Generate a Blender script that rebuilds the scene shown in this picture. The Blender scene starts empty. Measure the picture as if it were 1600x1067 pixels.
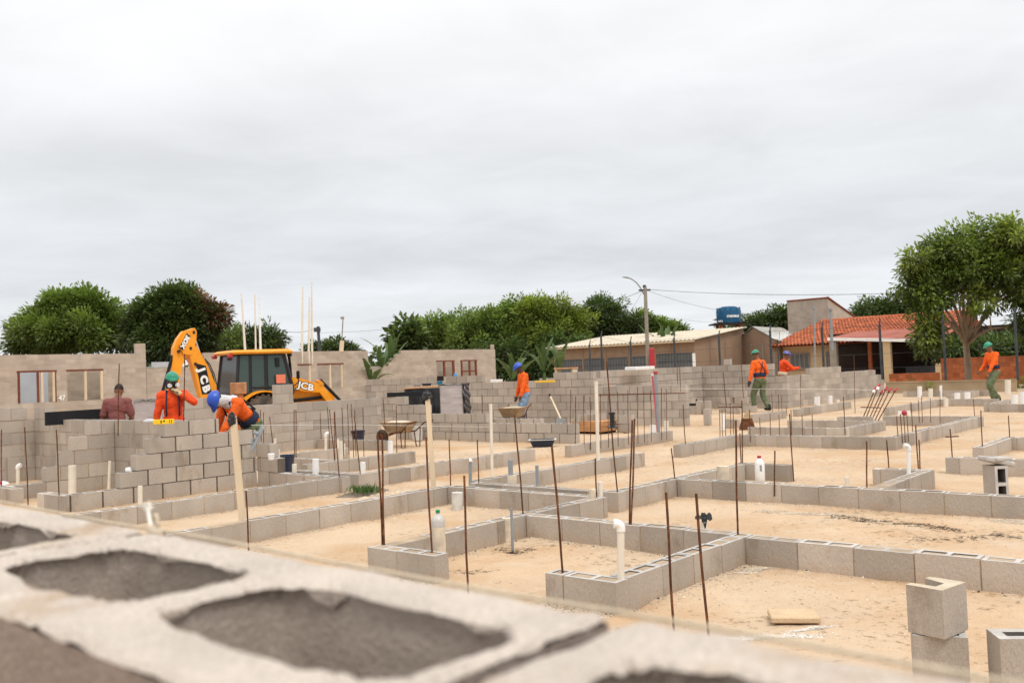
import bpy, math, random
import numpy as np
from mathutils import Vector, Matrix, noise
random.seed(7)
rng = np.random.default_rng(7)
S = bpy.context.scene
COL = S.collection
# ------------------------------------------------------------------ survey frame
# The site grid (u: along the long block walls, v: across them) is turned 40.3 degrees
# from the lens axis; the lens stands 1.49 m above the sand at the origin.
YAW = math.radians(40.3)
UX, UY = math.sin(YAW), math.cos(YAW)
VX, VY = -math.cos(YAW), math.sin(YAW)
RZU = math.radians(90) - YAW          # rotation of an object whose local x runs along u
RZV = RZU + math.radians(90)          # ... along v
CAMH = 1.49
FPX, PITCH, ROLL = 1450.0, math.radians(1.8), math.radians(-2.26)
_f = Vector((0, math.cos(PITCH), math.sin(PITCH)))
_u = Vector((0, -math.sin(PITCH), math.cos(PITCH)))
_x = Vector((1, 0, 0))
CR = _x * math.cos(ROLL) + _u * math.sin(ROLL)
CU = _u * math.cos(ROLL) - _x * math.sin(ROLL)
CF = _f
EYE = Vector((0, 0, CAMH))

def W(u, v, z=0.0):
    return Vector((UX * u + VX * v, UY * u + VY * v, z))
def uv(p):
    return p[0] * UX + p[1] * UY, p[0] * VX + p[1] * VY
def _ray(px, py):
    return CF + CR * ((px - 800) / FPX) - CU * ((py - 533.5) / FPX)
def spot(px, py, z=0.0):              # survey reading -> point at height z
    d = _ray(px, py)
    return EYE + d * ((z - CAMH) / d.z)
def at(px, py, Y):                    # survey reading -> point at distance Y
    d = _ray(px, py)
    return EYE + d * (Y / d.y)
def onu(u, px, py):                   # survey reading -> (v, z) on the line u
    d = _ray(px, py); t = u / (d.x * UX + d.y * UY); p = EYE + d * t
    return uv(p)[1], p.z
def onv(v, px, py):
    d = _ray(px, py); t = v / (d.x * VX + d.y * VY); p = EYE + d * t
    return uv(p)[0], p.z

def sstep(x, a, b):
    t = min(1, max(0, (x - a) / (b - a))); return t * t * (3 - 2 * t)
def ground_z(x, y):
    u, v = uv((x, y))
    d = sstep(v, 17.3, 21) * (1 - sstep(u - 0.15 * v, 16.5, 21))
    return -0.36 * d

def sand_z(x, y):                     # trodden sand: gentle swells, scuffs and footprints
    z = ground_z(x, y) + 0.012 * noise.noise((x * 0.9, y * 0.9, 0)) - 0.006
    if abs(x) < 14 and 3 < y < 32: z += 0.011 * noise.noise((x * 3.1, y * 3.1, 3)) - 0.024 * max(0, noise.noise((x * 4.6 + 1.3 * noise.noise((x * 2, y * 2, 9)), y * 4.6, 7)) - .12) + 0.006 * noise.noise((x * 9, y * 9, 5))
    return z
# ------------------------------------------------------------------ tags
def tag(o, label=None, cat=None, group=None, kind=None):
    if label: o['label'] = label
    if cat: o['category'] = cat
    if group: o['group'] = group
    if kind: o['kind'] = kind
    return o
def thing(name, label, cat, loc=(0, 0, 0), rz=0.0, group=None):
    o = bpy.data.objects.new(name, None); COL.objects.link(o)
    o.empty_display_size = 0.1
    o.location = loc; o.rotation_euler = (0, 0, rz)
    return tag(o, label, cat, group)

# ------------------------------------------------------------------ materials
MATS = {}
def _n(nt, t, **kw):
    n = nt.nodes.new(t)
    for k, v in kw.items(): setattr(n, k, v)
    return n
def mat(name, col, rough=0.8, var=0.15, scale=6.0, bump=0.0, bscale=60.0, metal=0.0, spec=0.3,
        col2=None, scale2=2.0, lo=0.5, hi=0.65, speck=0.0, dust=None, transl=0.0, alpha=1.0, coat=0.0, zstretch=1.0, trans=0.0, sscale=150):
    m = bpy.data.materials.new(name); m.use_nodes = True
    nt = m.node_tree; nt.nodes.clear(); L = nt.links.new
    out = _n(nt, 'ShaderNodeOutputMaterial'); p = _n(nt, 'ShaderNodeBsdfPrincipled')
    L(p.outputs[0], out.inputs[0])
    p.inputs['Roughness'].default_value = rough; p.inputs['Metallic'].default_value = metal
    p.inputs['Specular IOR Level'].default_value = spec
    p.inputs['Coat Weight'].default_value = coat
    if trans: p.inputs['Transmission Weight'].default_value = trans
    if alpha < 1: p.inputs['Alpha'].default_value = alpha
    tc = _n(nt, 'ShaderNodeTexCoord'); mp = _n(nt, 'ShaderNodeMapping')
    mp.inputs['Scale'].default_value = (1, 1, zstretch)
    geo = _n(nt, 'ShaderNodeNewGeometry')
    L(geo.outputs['Position'], mp.inputs[0])
    n1 = _n(nt, 'ShaderNodeTexNoise'); n1.inputs['Scale'].default_value = scale; n1.inputs['Detail'].default_value = 6
    L(mp.outputs[0], n1.inputs[0])
    r = _n(nt, 'ShaderNodeValToRGB'); L(n1.outputs[0], r.inputs[0])
    c = np.array(col)
    r.color_ramp.elements[0].position = 0.3; r.color_ramp.elements[1].position = 0.7
    r.color_ramp.elements[0].color = (*np.clip(c * (1 - var), 0, 1), 1)
    r.color_ramp.elements[1].color = (*np.clip(c * (1 + var), 0, 1), 1)
    cur = r.outputs[0]
    def mix(fac, a, b, mode='MIX'):
        x = _n(nt, 'ShaderNodeMix'); x.data_type = 'RGBA'; x.blend_type = mode
        for inp, val in ((x.inputs[0], fac), (x.inputs[6], a), (x.inputs[7], b)):
            if hasattr(val, 'is_linked'): L(val, inp)
            elif isinstance(val, (int, float)): inp.default_value = val
            else: inp.default_value = (*val, 1)
        return x.outputs[2]
    if col2 is not None:
        n2 = _n(nt, 'ShaderNodeTexNoise'); n2.inputs['Scale'].default_value = scale2; n2.inputs['Detail'].default_value = 8
        n2.inputs['Roughness'].default_value = 0.65
        L(mp.outputs[0], n2.inputs[0])
        mr = _n(nt, 'ShaderNodeMapRange'); mr.inputs[1].default_value = lo; mr.inputs[2].default_value = hi
        L(n2.outputs[0], mr.inputs[0])
        cur = mix(mr.outputs[0], cur, col2)
    if dust is not None:          # splash of sand on the lowest hand's breadth of a wall
        sx = _n(nt, 'ShaderNodeSeparateXYZ'); L(geo.outputs['Position'], sx.inputs[0])
        n3 = _n(nt, 'ShaderNodeTexNoise'); n3.inputs['Scale'].default_value = 7; n3.inputs['Detail'].default_value = 5
        L(geo.outputs['Position'], n3.inputs[0])
        ma = _n(nt, 'ShaderNodeMath', operation='MULTIPLY_ADD'); ma.inputs[1].default_value = -0.22; ma.inputs[2].default_value = 0.17
        L(n3.outputs[0], ma.inputs[0])
        ad = _n(nt, 'ShaderNodeMath', operation='ADD'); L(sx.outputs[2], ad.inputs[0]); L(ma.outputs[0], ad.inputs[1])
        mr = _n(nt, 'ShaderNodeMapRange'); mr.inputs[1].default_value = 0.02; mr.inputs[2].default_value = 0.14
        mr.inputs[3].default_value = 0.6; mr.inputs[4].default_value = 0.0
        L(ad.outputs[0], mr.inputs[0])
        cur = mix(mr.outputs[0], cur, dust)
    if speck:
        n4 = _n(nt, 'ShaderNodeTexNoise'); n4.inputs['Scale'].default_value = sscale; n4.inputs['Detail'].default_value = 3
        L(geo.outputs['Position'], n4.inputs[0])
        mr = _n(nt, 'ShaderNodeMapRange'); mr.inputs[1].default_value = 0.3; mr.inputs[2].default_value = 0.7
        mr.inputs[3].default_value = 1 - speck; mr.inputs[4].default_value = 1 + speck
        L(n4.outputs[0], mr.inputs[0])
        cur = mix(1.0, cur, mr.outputs[0], 'MULTIPLY')
    at_ = _n(nt, 'ShaderNodeAttribute'); at_.attribute_name = 'tint'
    cur = mix(1.0, cur, at_.outputs['Fac'], 'MULTIPLY')
    L(cur, p.inputs['Base Color'])
    if bump:
        nb = _n(nt, 'ShaderNodeTexNoise'); nb.inputs['Scale'].default_value = bscale; nb.inputs['Detail'].default_value = 6
        L(mp.outputs[0], nb.inputs[0])
        b = _n(nt, 'ShaderNodeBump'); b.inputs['Strength'].default_value = bump; b.inputs['Distance'].default_value = 0.02
        L(nb.outputs[0], b.inputs['Height']); L(b.outputs[0], p.inputs['Normal'])
    if transl:
        t = _n(nt, 'ShaderNodeBsdfTranslucent'); L(cur, t.inputs[0])
        mx = _n(nt, 'ShaderNodeMixShader'); mx.inputs[0].default_value = transl
        L(p.outputs[0], mx.inputs[1]); L(t.outputs[0], mx.inputs[2]); L(mx.outputs[0], out.inputs[0])
    MATS[name] = m
    return m
SANDC = (0.515, 0.385, 0.266)
M_BLOCK = mat('concrete_block', (0.415, 0.36, 0.305), 0.92, 0.13, 2.2, 0.35, 70, speck=0.13, col2=(0.25, 0.185, 0.125), scale2=2.6, lo=0.57, hi=0.74, dust=(0.42, 0.30, 0.195), zstretch=0.45)
M_TOP = mat('block_top', (0.47, 0.44, 0.41), 0.95, 0.14, 9.0, 0.3, 90, speck=0.12)
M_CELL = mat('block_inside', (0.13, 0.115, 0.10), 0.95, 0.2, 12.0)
M_MORTAR = mat('mortar', (0.36, 0.272, 0.19), 0.95, 0.25, 5.0, speck=0.1)
M_MORTARD = mat('fresh_mortar', (0.12, 0.095, 0.075), 0.95, 0.3, 5.0)
M_OLD = mat('old_block', (0.42, 0.35, 0.285), 0.93, 0.13, 1.5, 0.2, 40, col2=(0.49, 0.43, 0.37), scale2=0.7, lo=0.52, hi=0.75, zstretch=2.5)
M_OLDM = mat('old_mortar', (0.44, 0.38, 0.32), 0.95, 0.2, 3.0)
M_GREY = mat('grey_block', (0.40, 0.348, 0.297), 0.93, 0.12, 1.6, 0.2, 60, speck=0.06, col2=(0.26, 0.21, 0.165), scale2=0.9, lo=0.55, hi=0.8, dust=(0.45, 0.34, 0.23))
M_RUST = mat('rusty_steel', (0.10, 0.042, 0.022), 0.85, 0.4, 20, 0.3, 150, spec=0.2, col2=(0.20, 0.075, 0.03), scale2=14, lo=0.5, hi=0.62)
M_RUSTF = mat('rust_red_frame', (0.17, 0.05, 0.025), 0.8, 0.25, 5)
M_PVC = mat('white_pvc', (0.72, 0.66, 0.56), 0.45, 0.06, 8, spec=0.4, col2=(0.52, 0.42, 0.30), scale2=6, lo=0.6, hi=0.8)
M_PVCW = mat('clean_white_plastic', (0.80, 0.79, 0.77), 0.4, 0.05, 8, spec=0.45)
M_PVCG = mat('grey_pvc', (0.26, 0.28, 0.30), 0.5, 0.1, 8)
M_CREAM = mat('mortar_smeared_pvc', (0.62, 0.53, 0.41), 0.8, 0.18, 14, 0.2, 60)
M_WOOD = mat('pale_timber', (0.66, 0.53, 0.37), 0.75, 0.12, 10, 0.1, 60, zstretch=0.15)
M_PLY = mat('orange_plywood', (0.52, 0.27, 0.12), 0.75, 0.2, 8)
M_BLACKP = mat('black_plastic', (0.018, 0.019, 0.022), 0.35, 0.3, 6, spec=0.5)
M_BLACKM = mat('black_matt', (0.012, 0.012, 0.014), 0.75, 0.2, 6)
M_RUBBER = mat('tyre_rubber', (0.05, 0.042, 0.035), 0.9, 0.35, 6, col2=(0.17, 0.125, 0.085), scale2=4, lo=0.45, hi=0.7)
M_YEL = mat('digger_yellow', (0.82, 0.31, 0.008), 0.45, 0.10, 2, spec=0.4, coat=0.15, col2=(0.50, 0.20, 0.03), scale2=3.5, lo=0.56, hi=0.75)
M_GLASS = mat('tinted_cab_glass', (0.035, 0.06, 0.052), 0.08, 0.1, 1.5, spec=0.6)
M_GLASSD = mat('grey_rear_glass', (0.055, 0.06, 0.065), 0.12, 0.1, 1.5, spec=0.6)
M_WHITE = mat('white_decal', (0.82, 0.82, 0.80), 0.5, 0.02)
M_RED = mat('red_plastic', (0.42, 0.035, 0.045), 0.4, 0.05)
M_CHROME = mat('chrome_rod', (0.62, 0.62, 0.62), 0.25, 0.05, 4, metal=0.8)
M_ORANGE = mat('hi_vis_orange_cloth', (0.82, 0.125, 0.014), 0.85, 0.14, 9, 0.4, 30, col2=(0.52, 0.10, 0.02), scale2=6, lo=0.55, hi=0.75)
M_ORANGER = mat('red_orange_cloth', (0.76, 0.07, 0.012), 0.85, 0.14, 9, 0.4, 30, col2=(0.48, 0.055, 0.015), scale2=6, lo=0.55, hi=0.75)
M_MAROON = mat('faded_maroon_cloth', (0.20, 0.068, 0.062), 0.9, 0.12, 9, 0.25, 25)
M_GREENT = mat('worn_green_cloth', (0.115, 0.145, 0.075), 0.9, 0.25, 7, 0.25, 25, col2=(0.22, 0.20, 0.13), scale2=5, lo=0.5, hi=0.7)
M_DKGREEN = mat('dark_green_cloth', (0.04, 0.075, 0.05), 0.9, 0.2, 7, 0.25, 25)
M_JEANS = mat('washed_blue_denim', (0.20, 0.29, 0.40), 0.9, 0.22, 9, 0.25, 30)
M_SKIN = mat('brown_skin', (0.215, 0.095, 0.052), 0.55, 0.08, 10)
M_SKIND = mat('dark_skin', (0.10, 0.045, 0.028), 0.55, 0.08, 10)
M_HAIR = mat('black_hair', (0.012, 0.010, 0.009), 0.6, 0.2, 40)
M_HGREEN = mat('green_helmet', (0.008, 0.23, 0.135), 0.3, 0.04, 3, spec=0.5)
M_HBLUE = mat('blue_helmet', (0.015, 0.07, 0.44), 0.3, 0.04, 3, spec=0.5)
M_HVIO = mat('violet_blue_helmet', (0.06, 0.065, 0.30), 0.3, 0.04, 3, spec=0.5)
M_NAVY = mat('navy_cloth', (0.018, 0.026, 0.055), 0.85, 0.2, 8)
M_GLOVE = mat('pale_glove', (0.55, 0.44, 0.27), 0.9, 0.15, 20)
M_BOOT = mat('black_boot', (0.015, 0.013, 0.012), 0.6, 0.3, 10)
M_LGREY = mat('light_grey_cloth', (0.55, 0.55, 0.57), 0.9, 0.08, 9, 0.25, 25)
M_WRAP = mat('stretch_wrapped_blocks', (0.46, 0.40, 0.385), 0.3, 0.2, 3, 0.4, 14, spec=0.6, zstretch=4)
M_CLAY = mat('orange_clay', (0.42, 0.14, 0.06), 0.85, 0.2, 6)
M_BUCKETW = mat('dirty_white_bucket', (0.60, 0.58, 0.54), 0.5, 0.12, 7, col2=(0.38, 0.32, 0.26), scale2=5, lo=0.55, hi=0.75)
M_NAVYP = mat('dark_blue_plastic', (0.016, 0.026, 0.055), 0.4, 0.2, 6, spec=0.5)
M_BARROW = mat('mortar_caked_barrow', (0.36, 0.26, 0.16), 0.85, 0.25, 8)
M_YELTOOL = mat('yellow_tool_paint', (0.85, 0.55, 0.02), 0.45, 0.05)
M_TILE = mat('orange_roof_tile', (0.44, 0.125, 0.055), 0.8, 0.22, 1.4, col2=(0.26, 0.055, 0.03), scale2=0.8, lo=0.55, hi=0.8)
M_BRICK = mat('orange_brick', (0.38, 0.115, 0.045), 0.85, 0.2, 2.5)
M_SHEDW = mat('brown_render', (0.27, 0.185, 0.125), 0.9, 0.12, 0.9, zstretch=0.4, col2=(0.20, 0.13, 0.09), scale2=0.8, lo=0.5, hi=0.8)
M_ROOFC = mat('cream_sheet_roof', (0.53, 0.465, 0.36), 0.8, 0.1, 1.2, col2=(0.45, 0.36, 0.24), scale2=0.9, lo=0.55, hi=0.8)
M_ROOFG = mat('grey_sheet_roof', (0.33, 0.32, 0.29), 0.8, 0.15, 1.2)
M_SHUT = mat('grey_shutter', (0.115, 0.12, 0.125), 0.6, 0.12, 2)
M_BEIGE = mat('beige_house_wall', (0.52, 0.39, 0.235), 0.9, 0.08, 1.0)
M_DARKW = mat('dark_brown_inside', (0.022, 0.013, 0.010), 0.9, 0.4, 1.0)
M_CONC = mat('weathered_concrete', (0.27, 0.24, 0.20), 0.9, 0.15, 2.5)
M_POSTD = mat('dark_fence_post', (0.055, 0.062, 0.07), 0.8, 0.25, 4)
M_WIRE = mat('wire', (0.05, 0.05, 0.055), 0.6, 0.1)
M_TANK = mat('blue_tank_plastic', (0.010, 0.10, 0.22), 0.4, 0.1, 1.5, spec=0.4)
M_BARK = mat('grey_brown_bark', (0.27, 0.205, 0.15), 0.95, 0.25, 6, 0.5, 20, zstretch=0.3)
M_STRING = mat('cream_string', (0.60, 0.50, 0.37), 0.9, 0.1, 60, 0.4, 400)
M_TUFT = mat('white_fibre', (0.80, 0.77, 0.70), 0.9, 0.05, 60)
M_DEBRIS = mat('dark_twigs', (0.035, 0.028, 0.024), 0.9, 0.4, 20)
M_LIME = mat('lime_powder', (0.60, 0.50, 0.39), 0.95, 0.12, 12)
M_GRASS = mat('grass_blades', (0.055, 0.12, 0.02), 0.7, 0.3, 8, transl=0.3)
M_LEAF = mat('mango_leaf', (0.118, 0.172, 0.030), 0.5, 0.25, 0.8, transl=0.22, spec=0.35)
M_LEAFD = mat('dark_leaf', (0.062, 0.096, 0.023), 0.5, 0.25, 0.8, transl=0.2, spec=0.35)
M_LEAFY = mat('yellow_green_leaf', (0.165, 0.215, 0.032), 0.5, 0.25, 0.8, transl=0.28, spec=0.35)
M_LEAFR = mat('red_young_leaf', (0.17, 0.088, 0.046), 0.5, 0.25, 0.8, transl=0.2)
M_BANANA = mat('banana_leaf', (0.075, 0.125, 0.035), 0.45, 0.2, 1.5, transl=0.3, spec=0.4)

# ------------------------------------------------------------------ mesh builder
class MB:
    def __init__(s): s.v = []; s.f = []; s.m = []; s.t = []
    def _add(s, vs, fs, m=0, tint=1.0):
        b = len(s.v); s.v += [tuple(x) for x in vs]; s.t += [tint] * len(vs)
        s.f += [tuple(b + i for i in f) for f in fs]; s.m += [m] * len(fs)
    def box(s, x0, y0, z0, x1, y1, z1, m=0, tint=1.0, top=None, M=None):
        v = [Vector(p) for p in ((x0, y0, z0), (x1, y0, z0), (x1, y1, z0), (x0, y1, z0), (x0, y0, z1), (x1, y0, z1), (x1, y1, z1), (x0, y1, z1))]
        if M is not None: v = [M @ p for p in v]
        s._add(v, [(0, 3, 2, 1), (4, 5, 6, 7), (0, 1, 5, 4), (1, 2, 6, 5), (2, 3, 7, 6), (3, 0, 4, 7)], m, tint)
        if top is not None: s.m[-5] = top
        return s
    def bbox(s, x0, y0, z0, x1, y1, z1, b=0.01, m=0, tint=1.0, M=None):   # box with chamfered edges
        xs = (x0, x0 + b, x1 - b, x1); ys = (y0, y0 + b, y1 - b, y1); zs = (z0, z0 + b, z1 - b, z1)
        vs = []; idx = {}
        def vid(i, j, k):
            if (i, j, k) not in idx:
                idx[(i, j, k)] = len(vs); p = Vector((xs[i], ys[j], zs[k])); vs.append(M @ p if M is not None else p)
            return idx[(i, j, k)]
        F = []
        for k, o in ((0, 1), (3, 0)):
            q = [vid(1, 1, k), vid(2, 1, k), vid(2, 2, k), vid(1, 2, k)]; F.append(q[::-1] if k == 0 else q)
        for j in (0, 3):
            q = [vid(1, j, 1), vid(2, j, 1), vid(2, j, 2), vid(1, j, 2)]; F.append(q if j == 0 else q[::-1])
        for i in (0, 3):
            q = [vid(i, 1, 1), vid(i, 2, 1), vid(i, 2, 2), vid(i, 1, 2)]; F.append(q[::-1] if i == 0 else q)
        for (j, jj) in ((0, 1), (3, 2)):
            for (k, kk) in ((0, 1), (3, 2)):
                q = [vid(1, j, kk), vid(2, j, kk), vid(2, jj, k), vid(1, jj, k)]; F.append(q)
        for (i, ii) in ((0, 1), (3, 2)):
            for (k, kk) in ((0, 1), (3, 2)):
                F.append([vid(i, 1, kk), vid(i, 2, kk), vid(ii, 2, k), vid(ii, 1, k)])
            for (j, jj) in ((0, 1), (3, 2)):
                F.append([vid(i, jj, 1), vid(i, jj, 2), vid(ii, j, 2), vid(ii, j, 1)])
        for (i, ii) in ((0, 1), (3, 2)):
            for (j, jj) in ((0, 1), (3, 2)):
                for (k, kk) in ((0, 1), (3, 2)):
                    F.append([vid(i, jj, kk), vid(ii, j, kk), vid(ii, jj, k)])
        s._add(vs, F, m, tint); return s
    def tube(s, pts, r, n=8, m=0, tint=1.0, cap=True):
        pts = [Vector(p) for p in pts]; k = len(pts)
        rs = r if isinstance(r, (list, tuple)) else [r] * k
        vs = []; up = None
        for i, p in enumerate(pts):
            d = (pts[min(i + 1, k - 1)] - pts[max(i - 1, 0)]).normalized()
            if up is None:
                a = Vector((0, 0, 1)) if abs(d.z) < 0.9 else Vector((1, 0, 0))
                up = (a - d * a.dot(d)).normalized()
            else:
                up = (up - d * up.dot(d)).normalized()
            sd = d.cross(up)
            for j in range(n):
                t = 2 * math.pi * j / n
                vs.append(p + (up * math.cos(t) + sd * math.sin(t)) * rs[i])
        F = []
        for i in range(k - 1):
            for j in range(n):
                a = i * n + j; b = i * n + (j + 1) % n
                F.append((a, a + n, b + n, b))
        if cap: F.append(tuple(range(n))); F.append(tuple((k - 1) * n + j for j in reversed(range(n))))
        s._add(vs, F, m, tint); return s
    def lathe(s, prof, n=20, c=(0, 0, 0), m=0, tint=1.0, M=None, cap=True):
        vs = []; c = Vector(c)
        for (r, z) in prof:
            for j in range(n):
                t = 2 * math.pi * j / n
                p = Vector((r * math.cos(t), r * math.sin(t), z))
                vs.append((M @ p if M is not None else p) + c)
        F = []
        for i in range(len(prof) - 1):
            for j in range(n):
                a = i * n + j; b = i * n + (j + 1) % n
                F.append((a, b, b + n, a + n))
        if cap:
            F.append(tuple(reversed(range(n)))); F.append(tuple((len(prof) - 1) * n + j for j in range(n)))
        s._add(vs, F, m, tint); return s
    def prism(s, poly, y0, y1, m=0, tint=1.0):      # polygon in x,z pushed along y
        k = len(poly); vs = [(x, y0, z) for x, z in poly] + [(x, y1, z) for x, z in poly]
        F = [tuple(range(k)), tuple(range(2 * k - 1, k - 1, -1))]
        for i in range(k): F.append((i, i + k, (i + 1) % k + k, (i + 1) % k))
        s._add(vs, F, m, tint); return s
    def grid(s, P, m=0, tint=1.0):                   # P[i][j] points
        a = len(P); b = len(P[0]); vs = [p for row in P for p in row]
        s._add(vs, [(i * b + j, i * b + j + 1, (i + 1) * b + j + 1, (i + 1) * b + j) for i in range(a - 1) for j in range(b - 1)], m, tint)
        return s
    def caps(s, p, q, r1, r2=None, n=12, h=4):       # tapered limb with round ends
        p = Vector(p); q = Vector(q); r2 = r1 if r2 is None else r2
        d = q - p
        if d.length < 1e-5: d = Vector((0, 0, 1e-4))
        d.normalize(); pts = []; rs = []
        for i in range(h):
            a = math.pi / 2 * (1 - i / h); pts.append(p - d * r1 * math.sin(a)); rs.append(max(1e-4, r1 * math.cos(a)))
        pts += [p, q]; rs += [r1, r2]
        for i in range(1, h + 1):
            a = math.pi / 2 * i / h; pts.append(q + d * r2 * math.sin(a)); rs.append(max(1e-4, r2 * math.cos(a)))
        return s.tube(pts, rs, n)
    def ell(s, c, r, M=None, n=14, k=10):
        prof = [(max(1e-4, math.sin(math.pi * i / k)), -math.cos(math.pi * i / k)) for i in range(k + 1)]
        D = Matrix.Diagonal((r[0], r[1], r[2], 1)); D = (M.to_4x4() @ D) if M is not None else D
        return s.lathe(prof, n, c, M=D)
    def mesh(s, name, mats):
        me = bpy.data.meshes.new(name); me.from_pydata(s.v, [], s.f)
        for m in (mats if isinstance(mats, (list, tuple)) else [mats]): me.materials.append(m)
        me.polygons.foreach_set('material_index', s.m)
        a = me.attributes.new('tint', 'FLOAT', 'POINT'); a.data.foreach_set('value', s.t)
        me.update(); return me
    def build(s, name, mats, parent=None, loc=None, rz=0.0, smooth=False, fix=True):
        me = s.mesh(name, mats)
        if fix:
            import bmesh
            bm = bmesh.new(); bm.from_mesh(me); bmesh.ops.recalc_face_normals(bm, faces=bm.faces); bm.to_mesh(me); bm.free()
        if smooth: me.polygons.foreach_set('use_smooth', [True] * len(me.polygons))
        return link(name, me, parent, loc, rz)
def link(name, me, parent=None, loc=None, rz=0.0):
    o = bpy.data.objects.new(name, me); COL.objects.link(o)
    if parent is not None: o.parent = parent
    if loc is not None: o.location = loc
    o.rotation_euler = (0, 0, rz); return o
def soften(o, ang=40):
    me = o.data
    me.polygons.foreach_set('use_smooth', [True] * len(me.polygons))
    try: me.set_sharp_from_angle(angle=math.radians(ang))
    except Exception: pass
    return o
def text_mesh(txt, name, size, depth, m, parent, M, bold=0.0, squash=1.0):
    cu = bpy.data.curves.new(name + '_c', 'FONT'); cu.body = txt; cu.size = size; cu.extrude = depth; cu.offset = bold
    cu.align_x = 'CENTER'; cu.align_y = 'CENTER'; cu.resolution_u = 3
    t = bpy.data.objects.new(name + '_t', cu); COL.objects.link(t)
    dg = bpy.context.evaluated_depsgraph_get(); dg.update()
    me = bpy.data.meshes.new_from_object(t.evaluated_get(dg))
    bpy.data.objects.remove(t); bpy.data.curves.remove(cu)
    me.transform(Matrix.Diagonal((squash, 1, 1, 1))); me.transform(M); me.materials.clear(); me.materials.append(m)
    a = me.attributes.new('tint', 'FLOAT', 'POINT'); a.data.foreach_set('value', [1.0] * len(me.vertices))
    return link(name, me, parent)

# ------------------------------------------------------------------ masonry
def cell_block(mb, x0, y0, z0, x1, y1, z1, tint, grout=0.0, rim=None):
    L = x1 - x0; Tt = y1 - y0
    mb.box(x0, y0, z0, x1, y1, z1 - 0.0005, 0, tint)
    # take the top off and lay a rim with two open cells
    for _ in range(1):
        i = len(mb.f) - 5
        del mb.f[i]; del mb.m[i]
    e = rim or (0.028 if Tt > 0.12 else 0.02)
    if L > 0.3: xs = [x0, x0 + e, x0 + L / 2 - e * 0.6, x0 + L / 2 + e * 0.6, x1 - e, x1]; holes = (1, 3)
    elif L > 0.1: xs = [x0, x0 + e, x1 - e, x1]; holes = (1,)
    else: xs = [x0, x1]; holes = ()
    ys = [y0, y0 + e, y1 - e, y1]
    for i in range(len(xs) - 1):
        for j in range(3):
            a, b, c, d = xs[i], xs[i + 1], ys[j], ys[j + 1]
            if j == 1 and i in holes:
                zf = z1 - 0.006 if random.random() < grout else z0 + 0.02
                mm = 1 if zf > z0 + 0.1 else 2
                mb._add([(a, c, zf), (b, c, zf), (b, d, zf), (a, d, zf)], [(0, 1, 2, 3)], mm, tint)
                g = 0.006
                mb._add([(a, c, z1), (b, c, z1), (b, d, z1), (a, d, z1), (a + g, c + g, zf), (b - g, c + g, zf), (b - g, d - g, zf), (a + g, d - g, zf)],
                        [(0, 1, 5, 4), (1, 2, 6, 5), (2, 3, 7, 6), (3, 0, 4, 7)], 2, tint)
            else:
                mb._add([(a, c, z1), (b, c, z1), (b, d, z1), (a, d, z1)], [(0, 1, 2, 3)], 1, tint * random.uniform(0.93, 1.07))
WALLS = {}
def wall(name, label, u, v, axis, courses, t=0.14, zb=0.0, cells=True, group=None, mats=None, ph=0.0, tv=0.09, cat='wall', grout=0.05, seed=None, joint=0.010, dep=0.0034):
    """Block wall whose near face stands on the grid line; courses[i] = list of (from, to) along the line."""
    mb = MB(); mats = mats or [M_BLOCK, M_TOP, M_CELL, M_MORTAR]
    rnd = random.Random(seed if seed is not None else int(u * 1013 + v * 7717) + (5 if axis == 'u' else 9))
    ys = (0.0, t) if axis == 'u' else (-t, 0.0)
    org = u if axis == 'u' else v
    n = len(courses)
    for i, segs in enumerate(courses):
        z0 = zb + 0.2 * i
        for (a, b) in segs:
            a -= org; b -= org
            off = ph + (0.2 if i % 2 else 0.0)
            k = math.floor((a - off) / 0.4)
            x = off + k * 0.4
            xs = []
            while x < b - 1e-6:
                s_, e_ = max(a, x), min(b, x + 0.4)
                if e_ - s_ > 0.035: xs.append((s_, e_))
                x += 0.4
            g = dep
            mb.box(a + g, ys[0] + g, z0 - (0.012 if i else 0.02), b - g, ys[1] - g, z0 + 0.186, 3, 1.0)
            above = courses[i + 1] if i + 1 < n else []
            for (s_, e_) in xs:
                jy = max(-.0028, min(.0028, rnd.gauss(0, 0.0018))); jz = rnd.gauss(0, 0.0022)
                tint = 1 + rnd.gauss(0, tv)
                tint = max(0.7, min(1.3, tint))
                cx = (s_ + e_) / 2 + org
                cov = any(p <= cx <= q for p, q in above)
                h = joint / 2
                bx = (s_ + h * (s_ > a + 1e-6), ys[0] + jy, z0 - (0.03 if i == 0 else 0), e_ - h * (e_ < b - 1e-6), ys[1] + jy, z0 + 0.19 + jz)
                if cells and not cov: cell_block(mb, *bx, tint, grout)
                else: mb.box(*bx, 0, tint, top=1)
    o = mb.build(name, mats, None, W(u, v, 0), RZU if axis == 'u' else RZV, fix=False)
    tag(o, label, cat, group)
    return o
# ------------------------------------------------------------------ camera, sky, light
cd = bpy.data.cameras.new('camera'); cam = bpy.data.objects.new('camera', cd); COL.objects.link(cam)
Mc = Matrix(((CR.x, CU.x, -CF.x), (CR.y, CU.y, -CF.y), (CR.z, CU.z, -CF.z)))
cam.matrix_world = Matrix.Translation(EYE) @ Mc.to_4x4()
cd.sensor_width = 36; cd.lens = 36 * FPX / 1600; cd.clip_start = 0.02; cd.clip_end = 3000
cd.dof.use_dof = True; cd.dof.focus_distance = 4.8; cd.dof.aperture_fstop = 9.0
S.camera = cam
S.view_settings.view_transform = 'Standard'; S.view_settings.look = 'None'; S.view_settings.exposure = 0
S.cycles.use_denoising = True
S.cycles.max_bounces = 6

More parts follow.
